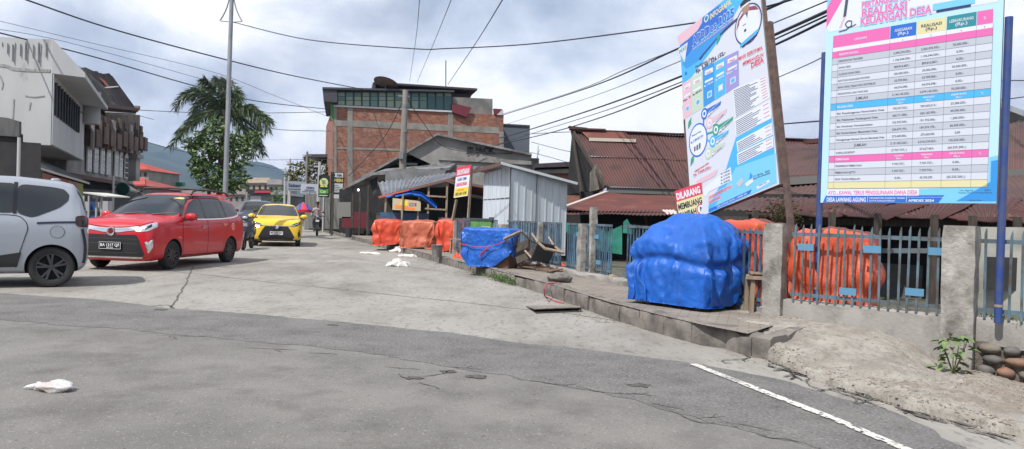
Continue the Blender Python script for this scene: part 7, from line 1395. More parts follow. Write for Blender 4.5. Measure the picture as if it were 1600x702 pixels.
# street lamp with crossed ring frame
lamp = thing('street_lamp', 'tall grey steel street lamp pole with a curved frame near its top', 'lamp', D(351, 345, 24.)); Yl = 24.; a_, b_ = D(351, 330, Yl), D(362, 0, Yl); d_ = (b_ - a_) / (b_[2] - a_[2]); foot = a_ - d_ * a_[2]; tp = a_ + d_ * (9.3 - a_[2]); steel = mat('galvanised_steel', (.30, .31, .34), .5, metal=.4, c2=(.24, .25, .27), scale=2)
mb = MB(); mb.tube([foot, foot + d_ * 1.0, tp], [.10, .085, .06], 14); mb.build('pole', steel, lamp, smooth=40)
zz0 = D(361, 33, Yl); mb = MB()
for s_ in (-1, 1): mb.tube([zz0 + V3(s_ * (.06 + .30 * (1 - t) ** 2.2), 0, t * 1.0) for t in np.linspace(0, 1, 12)], .022, 6); mb.tube([zz0 + V3(s_ * .36, 0, 0), zz0 + V3(0, 0, -.03)], .022, 6); mb.tube([zz0 + V3(s_ * (.06 + .30 * (t) ** 2.2), 0, 1.0 + t) for t in np.linspace(0, 1, 10)], .022, 6)
mb.build('ring_frame', steel, lamp)
for s_ in (-1, 1):
    mb = MB(); mb.tube([tp, tp + V3(s_ * .6, 0, .35), tp + V3(s_ * 1.4, 0, .5)], .03, 8); ar = mb.build('arm', steel, lamp); mb = MB(); mb.box(tuple(tp + V3(s_ * 1.6, 0, .5)), (.6, .22, .1)); mb.build('lamp_head', steel, ar)
mb = MB(); mb.box((foot[0], foot[1], .15), (.4, .4, .3)); mb.build('base', conc_pole, lamp)

# ------------------------------------------------------------------ cables
cab = mat('black_cable', (.022, .024, .04), .7)
def cable(pts, r_, lab, sag=0.):
    P_ = [D(x, y, Y) for x, y, Y in pts]
    C_ = []
    for i in range(len(P_) - 1):
        p0 = P_[max(i - 1, 0)]; p1 = P_[i]; p2 = P_[i + 1]; p3 = P_[min(i + 2, len(P_) - 1)]
        for t in np.linspace(0, 1, 10)[:-1]:
            q = .5 * ((2 * p1) + (p2 - p0) * t + (2 * p0 - 5 * p1 + 4 * p2 - p3) * t * t + (3 * p1 - p0 - 3 * p2 + p3) * t ** 3); C_.append(q - V3(0, 0, sag * 4 * t * (1 - t)))
    C_.append(P_[-1]); mb = MB(); mb.tube(C_, r_, 5); solo(mb, 'overhead_cable', cab, lab, 'cable')
cable([(-60, -36, 22), (41, 0, 26), (180, 47, 31), (355, 94, 37), (460, 119, 46), (568, 140, 57)], .032, 'thick twisted cable crossing the sky from the top left to the brick building')
cable([(365, 35, 24), (480, 62, 22), (640, 76, 19), (700, 76, 18), (840, 68, 16), (1085, 36, 12), (1200, 10, 10), (1260, -8, 9)], .014, 'cable from the street lamp to above the leaning infographic billboard')
cable([(-30, 45, 24), (13, 55, 25), (150, 90, 30), (295, 132, 36), (400, 158, 44), (515, 171, 57)], .026, 'cable from the white shophouse past the palm to the brick building')
cable([(-30, 26, 40), (120, 62, 44), (330, 112, 50), (430, 150, 54), (514, 183, 58)], .014, 'thin faint cable sagging above the palm tree')
cable([(-30, 42, 38), (100, 65, 42), (320, 125, 48)], .014, 'second thin faint cable above the left buildings')
cable([(213, 172, 49), (300, 176, 50), (400, 177, 52), (512, 175, 57)], .022, 'level cable from the old shophouse eave to the brick building')
cable([(190, 175, 47), (213, 180, 50), (240, 187, 56)], .02, 'short cable end leaving the old shophouse gutter')
cable([(395, 193, 40), (440, 203, 48), (517, 205, 58)], .02, 'low sagging cable from the palm to the brick building')
cable([(700, 132, 60), (745, 65, 40), (788, -5, 25)], .022, 'cable rising steeply from the brick building roof, rightmost of three')
cable([(652, 128, 60), (680, 62, 40), (707, -5, 25)], .014, 'thin cable rising from the brick building roof, middle of three')
cable([(640, 127, 60), (650, 60, 40), (656, -5, 25)], .014, 'thin nearly upright cable above the brick building roof')
for k, (pts, r_, lab) in enumerate([([(785, 180, 58), (920, 137, 34), (1060, 76, 20), (1200, 14, 14), (1260, -14, 12)], .028, 'uppermost cable of the bundle running from the brick building to the right'),
        ([(786, 178, 58), (900, 142, 36), (980, 108, 28), (1100, 60, 20)], .014, 'thin cable just above the second of the right bundle'),
        ([(792, 194, 58), (920, 153, 34), (1060, 97, 20), (1200, 40, 14), (1320, -10, 11)], .012, 'thin middle cable of the right bundle'),
        ([(780, 216, 50), (807, 209, 44), (930, 170, 30), (1063, 120, 20), (1210, 55, 14), (1340, -4, 10)], .030, 'thick cable of the right bundle passing behind the leaning billboard'),
        ([(780, 225, 50), (831, 209, 44), (940, 175, 30), (1063, 129, 20), (1210, 62, 14), (1350, -2, 10)], .016, 'fourth cable of the right bundle, below the thick one'),
        ([(760, 230, 42), (855, 209, 38), (950, 180, 28), (1063, 134, 20), (1212, 70, 14), (1360, -4, 10)], .024, 'lowest cable of the right bundle')]):
    cable(pts, r_, lab)
cable([(820, 210, 60), (905, 206, 40), (1060, 209, 30), (1200, 196, 22), (1300, 188, 18)], .02, 'long level cable above the tall rusty roof')
cable([(830, 222, 45), (880, 235, 40), (905, 239, 36)], .016, 'short cable end dropping behind the tall rusty roof')
cable([(820, 236, 42), (860, 246, 38), (900, 258, 34)], .014, 'short cable from the cement gable to the timber house')
cable([(1200, 128, 24), (1260, 102, 20), (1300, 82, 17)], .014, 'single cable between the two billboards')
cable([(1550, 128, 18), (1580, 126, 17), (1640, 127, 15)], .012, 'thin cable at the right edge above the pale house')
cable([(1550, 158, 19), (1590, 153, 17), (1640, 146, 15)], .012, 'second thin cable at the right edge')
cable([(633, 150, 34), (600, 215, 36), (545, 275, 40)], .018, 'cable dropping from the utility pole down to the left')
cable([(634, 150, 34), (660, 190, 36), (700, 232, 39), (800, 240, 40)], .018, 'cable dropping from the utility pole down to the right')
cable([(205, 215, 50), (300, 240, 90), (420, 262, 120), (446, 265, 75)], .03, 'long far cable in front of the hills')
cable([(382, 250, 90), (440, 250, 70), (480, 249, 60), (520, 250, 58)], .02, 'two level far cables left of the brick building')

# ------------------------------------------------------------------ hills and air
prof_ = [(-500, 262), (-200, 246), (60, 238), (150, 228), (200, 222), (228, 221), (256, 230), (275, 229), (300, 240), (340, 258), (370, 262), (388, 256), (407, 254), (425, 258), (445, 268), (470, 279), (520, 290), (640, 306), (900, 322), (1700, 350)]
px_ = np.linspace(-300, 1000, 260); py_ = np.interp(px_, [p[0] for p in prof_], [p[1] for p in prof_]) + 1.1 * fbm(px_ * .06, 0, 0, 9, 4)
rows = []; Yr = 2300.
for j in range(46):
    f_ = j / 45; row = []
    for x_, y_ in zip(px_, py_):
        p = D(x_, y_, Yr); base = -1.; Yj = 900 + (Yr - 900) * f_; hx = p[0] * (Yj / Yr) ** .35; h = base + (p[2] - base) * (f_ ** 1.25); row.append((hx, Yj, h))
    rows.append(row)
A_ = np.array(rows); hn = fbm(A_[..., 0] / 160, A_[..., 1] / 160, 0, 31, 5); w__ = np.sin(np.linspace(0, math.pi, 46))[:, None] ** .8; A_[..., 2] += hn * 26 * w__ * np.clip(A_[..., 2] / 120, 0, 1)
mb = MB(); mb.grid(A_); h = mb.build('hills', mat('forest_hill', (.02, .038, .02), .95, c2=(.045, .065, .035), scale=.006, lo=.4, hi=.62, world=True), smooth=True); h['kind'] = 'structure'
hz = MB(); hz.box((-600, 1120, 130), (4400, 2500, 265)); hz.v = [(v[0], v[1], -1.5 if v[2] < 0 else v[2]) for v in hz.v]
hm = bpy.data.materials.new('air'); hm.use_nodes = True; t = hm.node_tree; t.nodes.clear(); o_ = t.nodes.new('ShaderNodeOutputMaterial'); pv = t.nodes.new('ShaderNodeVolumePrincipled'); pv.inputs['Color'].default_value = (.42, .60, .99, 1); pv.inputs['Density'].default_value = .00017; pv.inputs['Anisotropy'].default_value = .2; t.links.new(pv.outputs[0], o_.inputs['Volume'])
HAZE = True
if HAZE: ho = hz.build('haze', hm); ho['kind'] = 'stuff'; ho['label'] = 'thin blue haze filling the air towards the hills'
# ------------------------------------------------------------------ vehicles
rubber = mat('tyre_rubber', (.022, .022, .023), .85); chrome = mat('chrome', (.75, .76, .78), .12, metal=1.); glass_d = mat('tinted_glass', (.022, .026, .032), .10); black_p = mat('black_plastic', (.018, .018, .02), .5); gloss_blk = mat('gloss_black', (.01, .01, .012), .15); seam_m = mat('panel_gap', (.012, .01, .01), .8); under_m = mat('underbody', (.015, .015, .016), .9)
lampglass = mat('headlamp_glass', (.55, .58, .62), .08, metal=.6); lamp_lit = mat('lit_headlamp', (1, 1, 1), .2, emit=(1, .97, .92), estr=4.); red_lens = mat('red_lens', (.25, .01, .01), .15)
def paint(name, c, metal=0., c2=None): return mat(name, c, .32, metal=metal, coat=.45, spec=.4, c2=c2, scale=2)
def cat_rom(P, n=8, closed=True):
    P = [np.array(p, float) for p in P]; o = []; N = len(P)
    for i in range(N if closed else N - 1):
        g_ = (lambda k: P[k % N]) if closed else (lambda k: P[min(max(k, 0), N - 1)])
        p0, p1, p2, p3 = g_(i - 1), g_(i), g_(i + 1), g_(i + 2)
        for t in np.linspace(0, 1, n, endpoint=False): o.append(.5 * (2 * p1 + (p2 - p0) * t + (2 * p0 - 5 * p1 + 4 * p2 - p3) * t * t + (3 * p1 - p0 - 3 * p2 + p3) * t ** 3))
    if not closed: o.append(P[-1])
    return o
def rnd_poly(P, r_=.18, n=3):
    """soften the corners of an outline"""
    P = [np.array(p, float) for p in P]; o = []; N = len(P)
    for i in range(N):
        a, b, c_ = P[i - 1], P[i], P[(i + 1) % N]; s_ = b + (a - b) * r_; e_ = b + (c_ - b) * r_
        for t in np.linspace(0, 1, n + 1): o.append((1 - t) ** 2 * s_ + 2 * t * (1 - t) * b + t * t * e_)
    return o
class Car:
    def __init__(s, name, label, loc, heading, keys, L, wb, wr, wheel_y, paint_m, hw, cat='car', arch=1.13):
        """x forward, y left; keys: x, zbottom, wlow, wmax, zshoulder, wshoulder, wroof, ztop"""
        s.root = thing(name, label, cat, loc); s.root.rotation_euler[2] = heading; s.paint = paint_m; s.wr = wr
        keys = np.array(sorted(keys), float); xs = np.unique(np.concatenate([keys[:, 0], np.linspace(keys[0, 0], keys[-1, 0], 34)])); prof = np.array([np.interp(xs, keys[:, 0], keys[:, i]) for i in range(1, 8)]).T
        rings = []
        for x, (zb, wl, wm, zs, ws, wt, zt) in zip(xs, prof):
            h = [(0, zb), (wl * .6, zb), (wl, zb + .015), (wm * .985, zb + .14), (wm, zb + (zs - zb) * .55), (wm * .992, zs - .10), (ws + .006, zs - .02), (ws, zs), (ws + (wt - ws) * .36, zs + (zt - zs) * .33), (ws + (wt - ws) * .70, zs + (zt - zs) * .64), (wt, zt - min(.075, (zt - zs) * .4)), (wt * .82, zt - .018), (wt * .42, zt - .002), (0, zt)]
            rings.append([(x, y, z) for y, z in h] + [(x, -y, z) for y, z in h[-2:0:-1]])
        n = len(rings[0]); mb = MB(); mb.add([p for r in rings for p in r], [(i * n + k, i * n + (k + 1) % n, (i + 1) * n + (k + 1) % n, (i + 1) * n + k) for i in range(len(rings) - 1) for k in range(n)] + [tuple(range(n)), tuple((len(rings) - 1) * n + k for k in range(n - 1, -1, -1))])
        mb.use(paint_m); mb.use(under_m); mb.m = [0] * len(mb.f)
        b = mb.build('body', None, s.root, local=True, smooth=True); ss = b.modifiers.new('s', 'SUBSURF'); ss.levels = ss.render_levels = 1
        for wx in (wb / 2, -wb / 2):
            for sy in (1, -1):
                cb = MB(); cb.use(under_m); cb.lathe([(0, -.16), (wr * arch, -.16), (wr * arch, .16), (0, .16)], (wx, sy * (wheel_y + .06), wr), 40, axis='y'); co = cb.build('arch_tool', None, None, smooth=False); co.parent = None
                md_ = b.modifiers.new('b', 'BOOLEAN'); md_.operation = 'DIFFERENCE'; md_.object = co; md_.solver = 'EXACT'
        saved = s.root.matrix_basis.copy(); s.root.rotation_euler[2] = 0; s.root.location = (0, 0, 0); bpy.context.view_layer.update()
        dg = bpy.context.evaluated_depsgraph_get(); me = bpy.data.meshes.new_from_object(b.evaluated_get(dg)); b.modifiers.clear(); b.data = me
        for q in [x for x in bpy.data.objects if x.name.startswith('arch_tool')]: bpy.data.objects.remove(q)
        s.root.location = loc; s.root.rotation_euler[2] = heading
        me.polygons.foreach_set('use_smooth', [True] * len(me.polygons)); me.set_sharp_from_angle(angle=R(38))
        s.body = b; s.bvh = BVHTree.FromPolygons([v.co for v in me.vertices], [p.vertices for p in me.polygons]); s.wb = wb; s.wy = wheel_y
    def cast(s, axis, a, b):
        """axis 'L' or 'R' side: (x, z); 'F' front: (y, z); 'B' back; 'T' top: (x, y)"""
        o, d = {'L': ((a, 3, b), (0, -1, 0)), 'R': ((a, -3, b), (0, 1, 0)), 'F': ((4, a, b), (-1, 0, 0)), 'B': ((-4, a, b), (1, 0, 0)), 'T': ((a, b, 4), (0, 0, -1))}[axis]
        h = s.bvh.ray_cast(Vector(o), Vector(d)); return (h[0], h[1]) if h[0] is not None else (None, None)
    def decal(s, axis, outline, m_, name, off=.005, parent=None, rings=7, rnd=.16, label=None, dense=5, th=.012):
        O = rnd_poly(outline, rnd) if rnd else [np.array(p, float) for p in outline]; D_ = []
        for i in range(len(O)):
            a, b = O[i], O[(i + 1) % len(O)]; k_ = max(1, int(np.linalg.norm(b - a) / .06)); D_ += [a + (b - a) * j / k_ for j in range(k_)]
        O = D_; c_ = np.mean(O, axis=0); N = len(O); V_ = []; ok = True; last = None
        for r_ in range(rings + 1):
            for p in O:
                q = c_ + (p - c_) * (r_ / rings); h, nrm = s.cast(axis, q[0], q[1])
                if h is None: h, nrm = (last if last is not None else (Vector((0, 0, 0)), Vector((0, 0, 1))))
                last = (h, nrm); V_.append(h + nrm * off)
        F_ = [(r_ * N + k, r_ * N + (k + 1) % N, (r_ + 1) * N + (k + 1) % N, (r_ + 1) * N + k) for r_ in range(rings) for k in range(N)]
        base = len(V_)
        for k in range(N): 
            q = c_ + (O[k] - c_); h, nrm = s.cast(axis, q[0], q[1]); V_.append((h - nrm * (th - off)) if h is not None else V_[rings * N + k])
        F_ += [(rings * N + k, rings * N + (k + 1) % N, base + (k + 1) % N, base + k) for k in range(N)]
        mb = MB(); mb.add(V_, F_); o = mb.build(name, m_, parent or s.root, local=True, smooth=30); 
        if parent is not None and parent is not s.root: pass
        if label: o['label'] = label
        return o
    def strip(s, axis, pts, w_, m_, name, off=.006, parent=None):
        P_ = cat_rom(pts, 6, False); L_, R_ = [], []
        for i, p in enumerate(P_):
            d = unit(P_[min(i + 1, len(P_) - 1)] - P_[max(i - 1, 0)]); n = np.array([-d[1], d[0]]) * w_ / 2
            for lst, q in ((L_, p + n), (R_, p - n)):
                h, nr = s.cast(axis, q[0], q[1]); lst.append((h + nr * off) if h is not None else (lst[-1] if lst else Vector((0, 0, 0))))
        mb = MB(); mb.grid([L_, R_]); mb.grid([[q - Vector((0, 0, 0)) for q in L_], [q for q in R_]]) if False else None
        return mb.build(name, m_, parent or s.root, local=True, smooth=True)
    def wheels(s, width, rim_m, spokes=10, twin=False, cover=.66):
        wr = s.wr; k = 0
        for wx in (s.wb / 2, -s.wb / 2):
            for sy in (1, -1):
                y = sy * (s.wy); mb = MB(); h = width / 2
                mb.lathe([(wr * cover, -h * .8), (wr * .80, -h), (wr * .93, -h * .92), (wr, -h * .6), (wr, h * .6), (wr * .93, h * .92), (wr * .80, h), (wr * cover, h * .8)], (wx, y, wr), 40, axis='y', closed=True); ty = mb.build('wheel', rubber, s.root, local=True, smooth=35)
                mb = MB(); o = sy * h * .55; mb.use(under_m); mb.lathe([(0, -.02 * sy), (wr * (cover + .01), -.02 * sy), (wr * (cover + .01), 0)], (wx, y + o * .4, wr), 32, axis='y'); mb.use(rim_m)
                mb.lathe([(wr * (cover + .02), o * .3), (wr * (cover + .02), o * 1.45), (wr * (cover - .04), o * 1.45), (wr * (cover - .05), o * .3)], (wx, y, wr), 36, axis='y')
                mb.lathe([(0, o * 1.35), (wr * .14, o * 1.3), (wr * .16, o * .6), (0, o * .6)], (wx, y, wr), 16, axis='y')
                for i in range(spokes):
                    for da in ((-.11, .11) if twin else (0,)):
                        a = 2 * math.pi * i / spokes + .2; a2 = a + da * 1.6; p0 = V3(wx + wr * .12 * math.cos(a + da * .5), y + o * 1.15, wr + wr * .12 * math.sin(a + da * .5)); p1 = V3(wx + wr * (cover - .02) * math.cos(a2), y + o * 1.3, wr + wr * (cover - .02) * math.sin(a2)); mb.bar(p0, p1, wr * (.10 if twin else .11), .03, upv=(0, 1, 0))
                mb.build('rim', None, ty, local=True)
    def part(s, mb, m_, name, parent=None, smooth=False): return mb.build(name, m_, parent or s.root, local=True, smooth=smooth)
def heading_of(dx, dy): return math.atan2(dy, dx)
def mirror(c, sy, m_, base, foldx=0):
    mb = MB(); blob(mb, (base[0], sy * (base[1] + .11), base[2] + .02), (.075, .125, .082), 2, .05, n=10); o = c.part(mb, m_, 'mirror', smooth=True)
    mb = MB(); mb.box((base[0] - .0, sy * (base[1] + .01), base[2] - .03), (.06, .12, .05)); c.part(mb, black_p, 'bracket', o)
    mb = MB(); mb.box((base[0] - .055, sy * (base[1] + .12), base[2] + .02), (.03, .19, .11)); c.part(mb, glass_d, 'mirror_glass', o); return o
def handle(c, side, x, z, m_, parent):
    h, n = c.cast(side, x, z); mb = MB(); s_ = 1 if side == 'L' else -1; mb.box((x, h.y + s_ * .028, z), (.19, .02, .042)); mb.box((x, h.y + s_ * .004, z - .012), (.12, .012, .07)); mb.box((x - .07, h.y + s_ * .012, z), (.025, .035, .028)); mb.box((x + .07, h.y + s_ * .012, z), (.025, .035, .028)); c.part(mb, m_, 'handle', parent)
def plate(c, axis_x, y, z, w_, h_, back, ink, txt, sub=None, dirx=1):
    mb = MB(); mb.use(back); mb.box((axis_x, y, z), (.015, w_, h_)); b_ = Board((axis_x + dirx * .009, y - dirx * w_ / 2, z - h_ / 2), (0, dirx, 0), (0, 0, 1)); mb.use(ink)
    for a in ((0, 0, w_, .006), (0, h_ - .006, w_, h_), (0, 0, .006, h_), (w_ - .006, 0, w_, h_)): b_.rect(mb, *a, .001)
    b_.text(mb, txt, w_ / 2, h_ * .38, h_ * .42, .002, width=w_ * .88, align='c', bold=.02)
    if sub: b_.text(mb, sub, w_ / 2, h_ * .1, h_ * .18, .002, width=w_ * .3, align='c', bold=.02)
    return c.part(mb, None, 'number_plate')
plate_black, plate_white = mat('plate_black', (.012, .012, .015), .5), mat('plate_white', (.7, .7, .7), .5)

# --- red people carrier turning at the junction
red_p = paint('car_red', (.50, .012, .022))
rk = [(2.05, .36, .52, .62, .68, .58, .42, .74), (2.01, .24, .68, .73, .82, .68, .54, .86), (1.92, .19, .75, .79, .90, .745, .62, .94), (1.74, .18, .78, .81, .95, .78, .67, 1.0), (1.42, .19, .80, .825, .965, .79, .68, 1.045), (1.15, .19, .80, .828, .97, .80, .71, 1.09), (.72, .19, .80, .828, .975, .80, .66, 1.31), (.32, .19, .80, .828, .985, .795, .615, 1.495), (.05, .19, .80, .828, .99, .795, .60, 1.558), (-.5, .19, .80, .828, 1.0, .795, .595, 1.585), (-1.1, .19, .80, .828, 1.015, .79, .585, 1.575), (-1.6, .19, .80, .825, 1.03, .785, .565, 1.53), (-1.82, .20, .79, .82, 1.04, .775, .545, 1.47), (-1.95, .24, .77, .80, 1.02, .75, .53, 1.30), (-2.03, .30, .72, .76, .95, .70, .50, 1.06), (-2.07, .38, .62, .66, .80, .58, .40, .86)]
rc = Car('passenger_car', 'red people carrier with roof rails and a chrome grille bar, turning at the junction', (-7.49, 16.15, 0), heading_of(-.075, -1), rk, 4.11, 2.525, .292, .715, red_p, .828)
# paint and glass details
for side, sg_ in (('L', 1), ('R', -1)):
    fd = rc.decal(side, [(.93, .27), (.93, .93), (.80, 1.0), (-.12, 1.0), (-.12, .27)], red_p, 'door', off=.003, rnd=.05, rings=9); handle(rc, side, .04, .86, chrome, fd)
    rd = rc.decal(side, [(-.145, .27), (-.145, 1.0), (-1.12, 1.02), (-1.0, .68), (-.86, .38), (-.86, .27)], red_p, 'door', off=.003, rnd=.05, rings=9); handle(rc, side, -.92, .90, chrome, rd)
    for pts, nm in (([(.90, .28), (.925, .6), (.925, .94)], 's'), ([(-.13, .27), (-.13, .6), (-.13, 1.02)], 's'), ([(-.87, .30), (-.88, .48), (-1.0, .70), (-1.10, .9), (-1.12, 1.03)], 's'), ([(.90, .275), (.2, .265), (-.86, .27)], 's')): rc.strip(side, pts, .010, seam_m, 'door_gap', off=.0045)
    rc.decal(side, [(.84, 1.02), (.42, 1.34), (.20, 1.42), (-.06, 1.445), (-.06, 1.03)], glass_d, 'side_window', off=.006, rnd=.12)
    rc.decal(side, [(-.12, 1.03), (-.12, 1.44), (-.62, 1.46), (-.98, 1.45), (-1.04, 1.05)], glass_d, 'side_window', off=.006, rnd=.1)
    rc.decal(side, [(-1.10, 1.06), (-1.06, 1.44), (-1.35, 1.425), (-1.62, 1.35), (-1.80, 1.17), (-1.72, 1.12)], glass_d, 'side_window', off=.006, rnd=.2)
    rc.strip(side, [(.98, .985), (.4, 1.005), (-.4, 1.01), (-1.2, 1.035), (-1.65, 1.09), (-1.80, 1.17)], .022, chrome, 'belt_trim', off=.010)
    rc.strip(side, [(.92, 1.07), (.46, 1.40), (.18, 1.47), (-.2, 1.485), (-.6, 1.495), (-1.05, 1.485)], .045, gloss_blk, 'rain_guard', off=.016)
    rc.strip(side, [(-.09, 1.02), (-.09, 1.46)], .05, gloss_blk, 'window_pillar', off=.009); rc.strip(side, [(-1.06, 1.04), (-1.02, 1.46)], .04, gloss_blk, 'window_pillar', off=.009); rc.strip(side, [(-.78, 1.03), (-.76, 1.46)], .022, gloss_blk, 'window_pillar', off=.009)
    mirror(rc, sg_, red_p, (.80, .80, 1.04))
    h, n = rc.cast(side, -1.35, .84); mb = MB(); mb.lathe([(0, .0), (.085, .0), (.085, .006), (.078, .008), (0, .008)], (0, 0, 0), 24, axis='y'); mb.v = [(v[0] - 1.35, h.y + sg_ * v[1], v[2] + .84) for v in mb.v]; rc.part(mb, chrome if side == 'L' else red_p, 'fuel_flap')
    rc.decal(side, [(.98, .62), (1.02, .66), (1.10, .66), (1.12, .63)], chrome, 'side_badge', off=.006)
    # roof rail
    mb = MB(); P_ = [(.22, sg_ * .60, 1.53), (.12, sg_ * .585, 1.60), (-.1, sg_ * .575, 1.64), (-.9, sg_ * .565, 1.655), (-1.45, sg_ * .55, 1.62), (-1.6, sg_ * .55, 1.55)]; mb.tube(P_, .02, 8); rc.part(mb, black_p, 'roof_rail', smooth=True)
    hp = [(sg_ * .765, .95), (sg_ * .785, .85), (sg_ * .70, .775), (sg_ * .50, .755), (sg_ * .42, .795), (sg_ * .58, .87)]
    hl = rc.decal('F', hp if sg_ > 0 else hp, lampglass, 'headlight', off=.008, rnd=.2); rc.decal('F', [(sg_ * .58, .84), (sg_ * .49, .815), (sg_ * .49, .775), (sg_ * .58, .775)], lamp_lit, 'lamp_bulb', off=.014, parent=hl); rc.decal('F', [(sg_ * .73, .91), (sg_ * .74, .86), (sg_ * .66, .80), (sg_ * .63, .84)], gloss_blk, 'lamp_inner', off=.012, parent=hl)
    rc.decal('F', [(sg_ * .775, .62), (sg_ * .77, .46), (sg_ * .71, .35), (sg_ * .645, .56)], chrome, 'fog_lamp_surround', off=.008, rnd=.1)
mb = MB()
for x_ in (.0, -.95): mb.tube([(x_, -.58, 1.655), (x_, 0, 1.675), (x_, .58, 1.655)], .018, 8)
rc.part(mb, black_p, 'roof_bars')
ws_ = rc.decal('F', [(-.72, 1.08), (-.57, 1.49), (0, 1.52), (.57, 1.49), (.72, 1.08), (0, 1.10)], glass_d, 'windscreen', off=.004, rnd=.12, rings=12)
rc.decal('F', [(.30, 1.475), (.52, 1.455), (.53, 1.42), (.30, 1.44)], mat('sticker_yellow', (.6, .5, .2), .6), 'sticker', off=.008, parent=ws_)
for y0 in (-.32, .28): mb = MB(); mb.tube([(1.16, y0, 1.10), (1.10, y0 + .25, 1.125), (1.08, y0 + .42, 1.13)], .010, 5); rc.part(mb, black_p, 'wiper')
rc.decal('F', [(-.50, .70), (.50, .70), (.555, .60), (.65, .33), (.58, .27), (-.58, .27), (-.65, .33), (-.555, .60)], black_p, 'lower_grille', off=.007, rnd=.05)
rc.decal('F', [(-.62, .285), (-.60, .255), (.60, .255), (.62, .285)], chrome, 'bumper_trim', off=.016, rnd=.2)
for z_ in (.62, .53, .36): rc.strip('F', [(-.53, z_), (0, z_), (.53, z_)], .010, mat('grille_line', (.07, .07, .075), .5), 'grille_slat', off=.012)
rc.decal('F', [(-.52, .86), (-.3, .83), (0, .815), (.3, .83), (.52, .86), (.48, .785), (.3, .765), (.14, .74), (-.14, .74), (-.3, .765), (-.48, .785)], chrome, 'grille_bar', off=.012, rnd=.1)
h, n = rc.cast('F', 0, .74); mb = MB(); mb.use(chrome); mb.lathe([(0, .0), (.085, .0), (.085, .02), (.07, .024), (0, .02)], (h.x, 0, .76), 24, axis='x'); mb.use(red_lens); mb.lathe([(0, .025), (.045, .025), (.045, .03), (0, .03)], (h.x, 0, .76), 16, axis='x'); rc.part(mb, None, 'badge')
h, n = rc.cast('F', 0, .48); plate(rc, h.x + .03, 0, .49, .43, .135, plate_black, plate_white, 'BA 1217 QF', '07.26')
rc.strip('F', [(-.70, .955), (-.52, .885), (-.3, .855), (0, .84), (.3, .855), (.52, .885), (.70, .955)], .012, seam_m, 'bonnet_gap', off=.004)
rc.decal('B', [(-.56, 1.10), (-.48, 1.42), (.48, 1.42), (.56, 1.10)], glass_d, 'rear_window', off=.006)
mb = MB(); mb.prism([(-1.62, -.50, 1.55), (-1.62, .50, 1.55), (-1.96, .48, 1.52), (-1.96, -.48, 1.52)], (0, 0, .035)); rc.part(mb, red_p, 'rear_spoiler')
for sg_ in (1, -1): rc.decal('B', [(sg_ * .74, .72), (sg_ * .74, 1.02), (sg_ * .62, 1.04), (sg_ * .58, .74)], red_lens, 'tail_light', off=.008)
rc.wheels(.18, mat('rim_black', (.02, .02, .022), .35), 8, twin=True, cover=.70)

# --- silver people carrier leaving the picture on the left
sil = paint('car_silver', (.33, .355, .40), metal=.3)
sk = [(2.12, .34, .5, .60, .60, .56, .42, .66), (2.05, .24, .68, .74, .74, .68, .52, .80), (1.9, .20, .76, .81, .86, .76, .62, .93), (1.6, .19, .80, .845, .96, .80, .68, 1.04), (1.2, .19, .81, .85, 1.0, .81, .70, 1.12), (.75, .19, .81, .85, 1.02, .81, .66, 1.38), (.3, .19, .81, .85, 1.04, .81, .62, 1.60), (-.2, .19, .81, .85, 1.05, .81, .61, 1.655), (-.9, .19, .81, .85, 1.06, .805, .60, 1.655), (-1.5, .19, .81, .85, 1.07, .80, .585, 1.61), (-1.78, .20, .81, .845, 1.08, .79, .57, 1.565), (-1.93, .23, .79, .825, 1.08, .77, .56, 1.42), (-2.03, .27, .76, .80, 1.05, .74, .55, 1.22), (-2.09, .34, .70, .75, .95, .68, .5, 1.02), (-2.12, .42, .6, .65, .8, .56, .4, .86)]
RXS = lambda x: x if x > -1.375 else -1.375 - (-1.375 - x) * .64
sk = [(RXS(r[0]), *r[1:]) for r in sk]
hd = heading_of(-.86, -.50); ca, sa = math.cos(hd), math.sin(hd); wbS = 2.75
cxs, cys = -6.89 + (wbS / 2) * ca + .73 * sa, 11.09 + (wbS / 2) * sa - .73 * ca
sc = Car('passenger_car', 'silver people carrier cut off by the left edge, seen from its rear side', (cxs, cys, 0), hd, sk, 4.24, wbS, .302, .73, sil, .85)
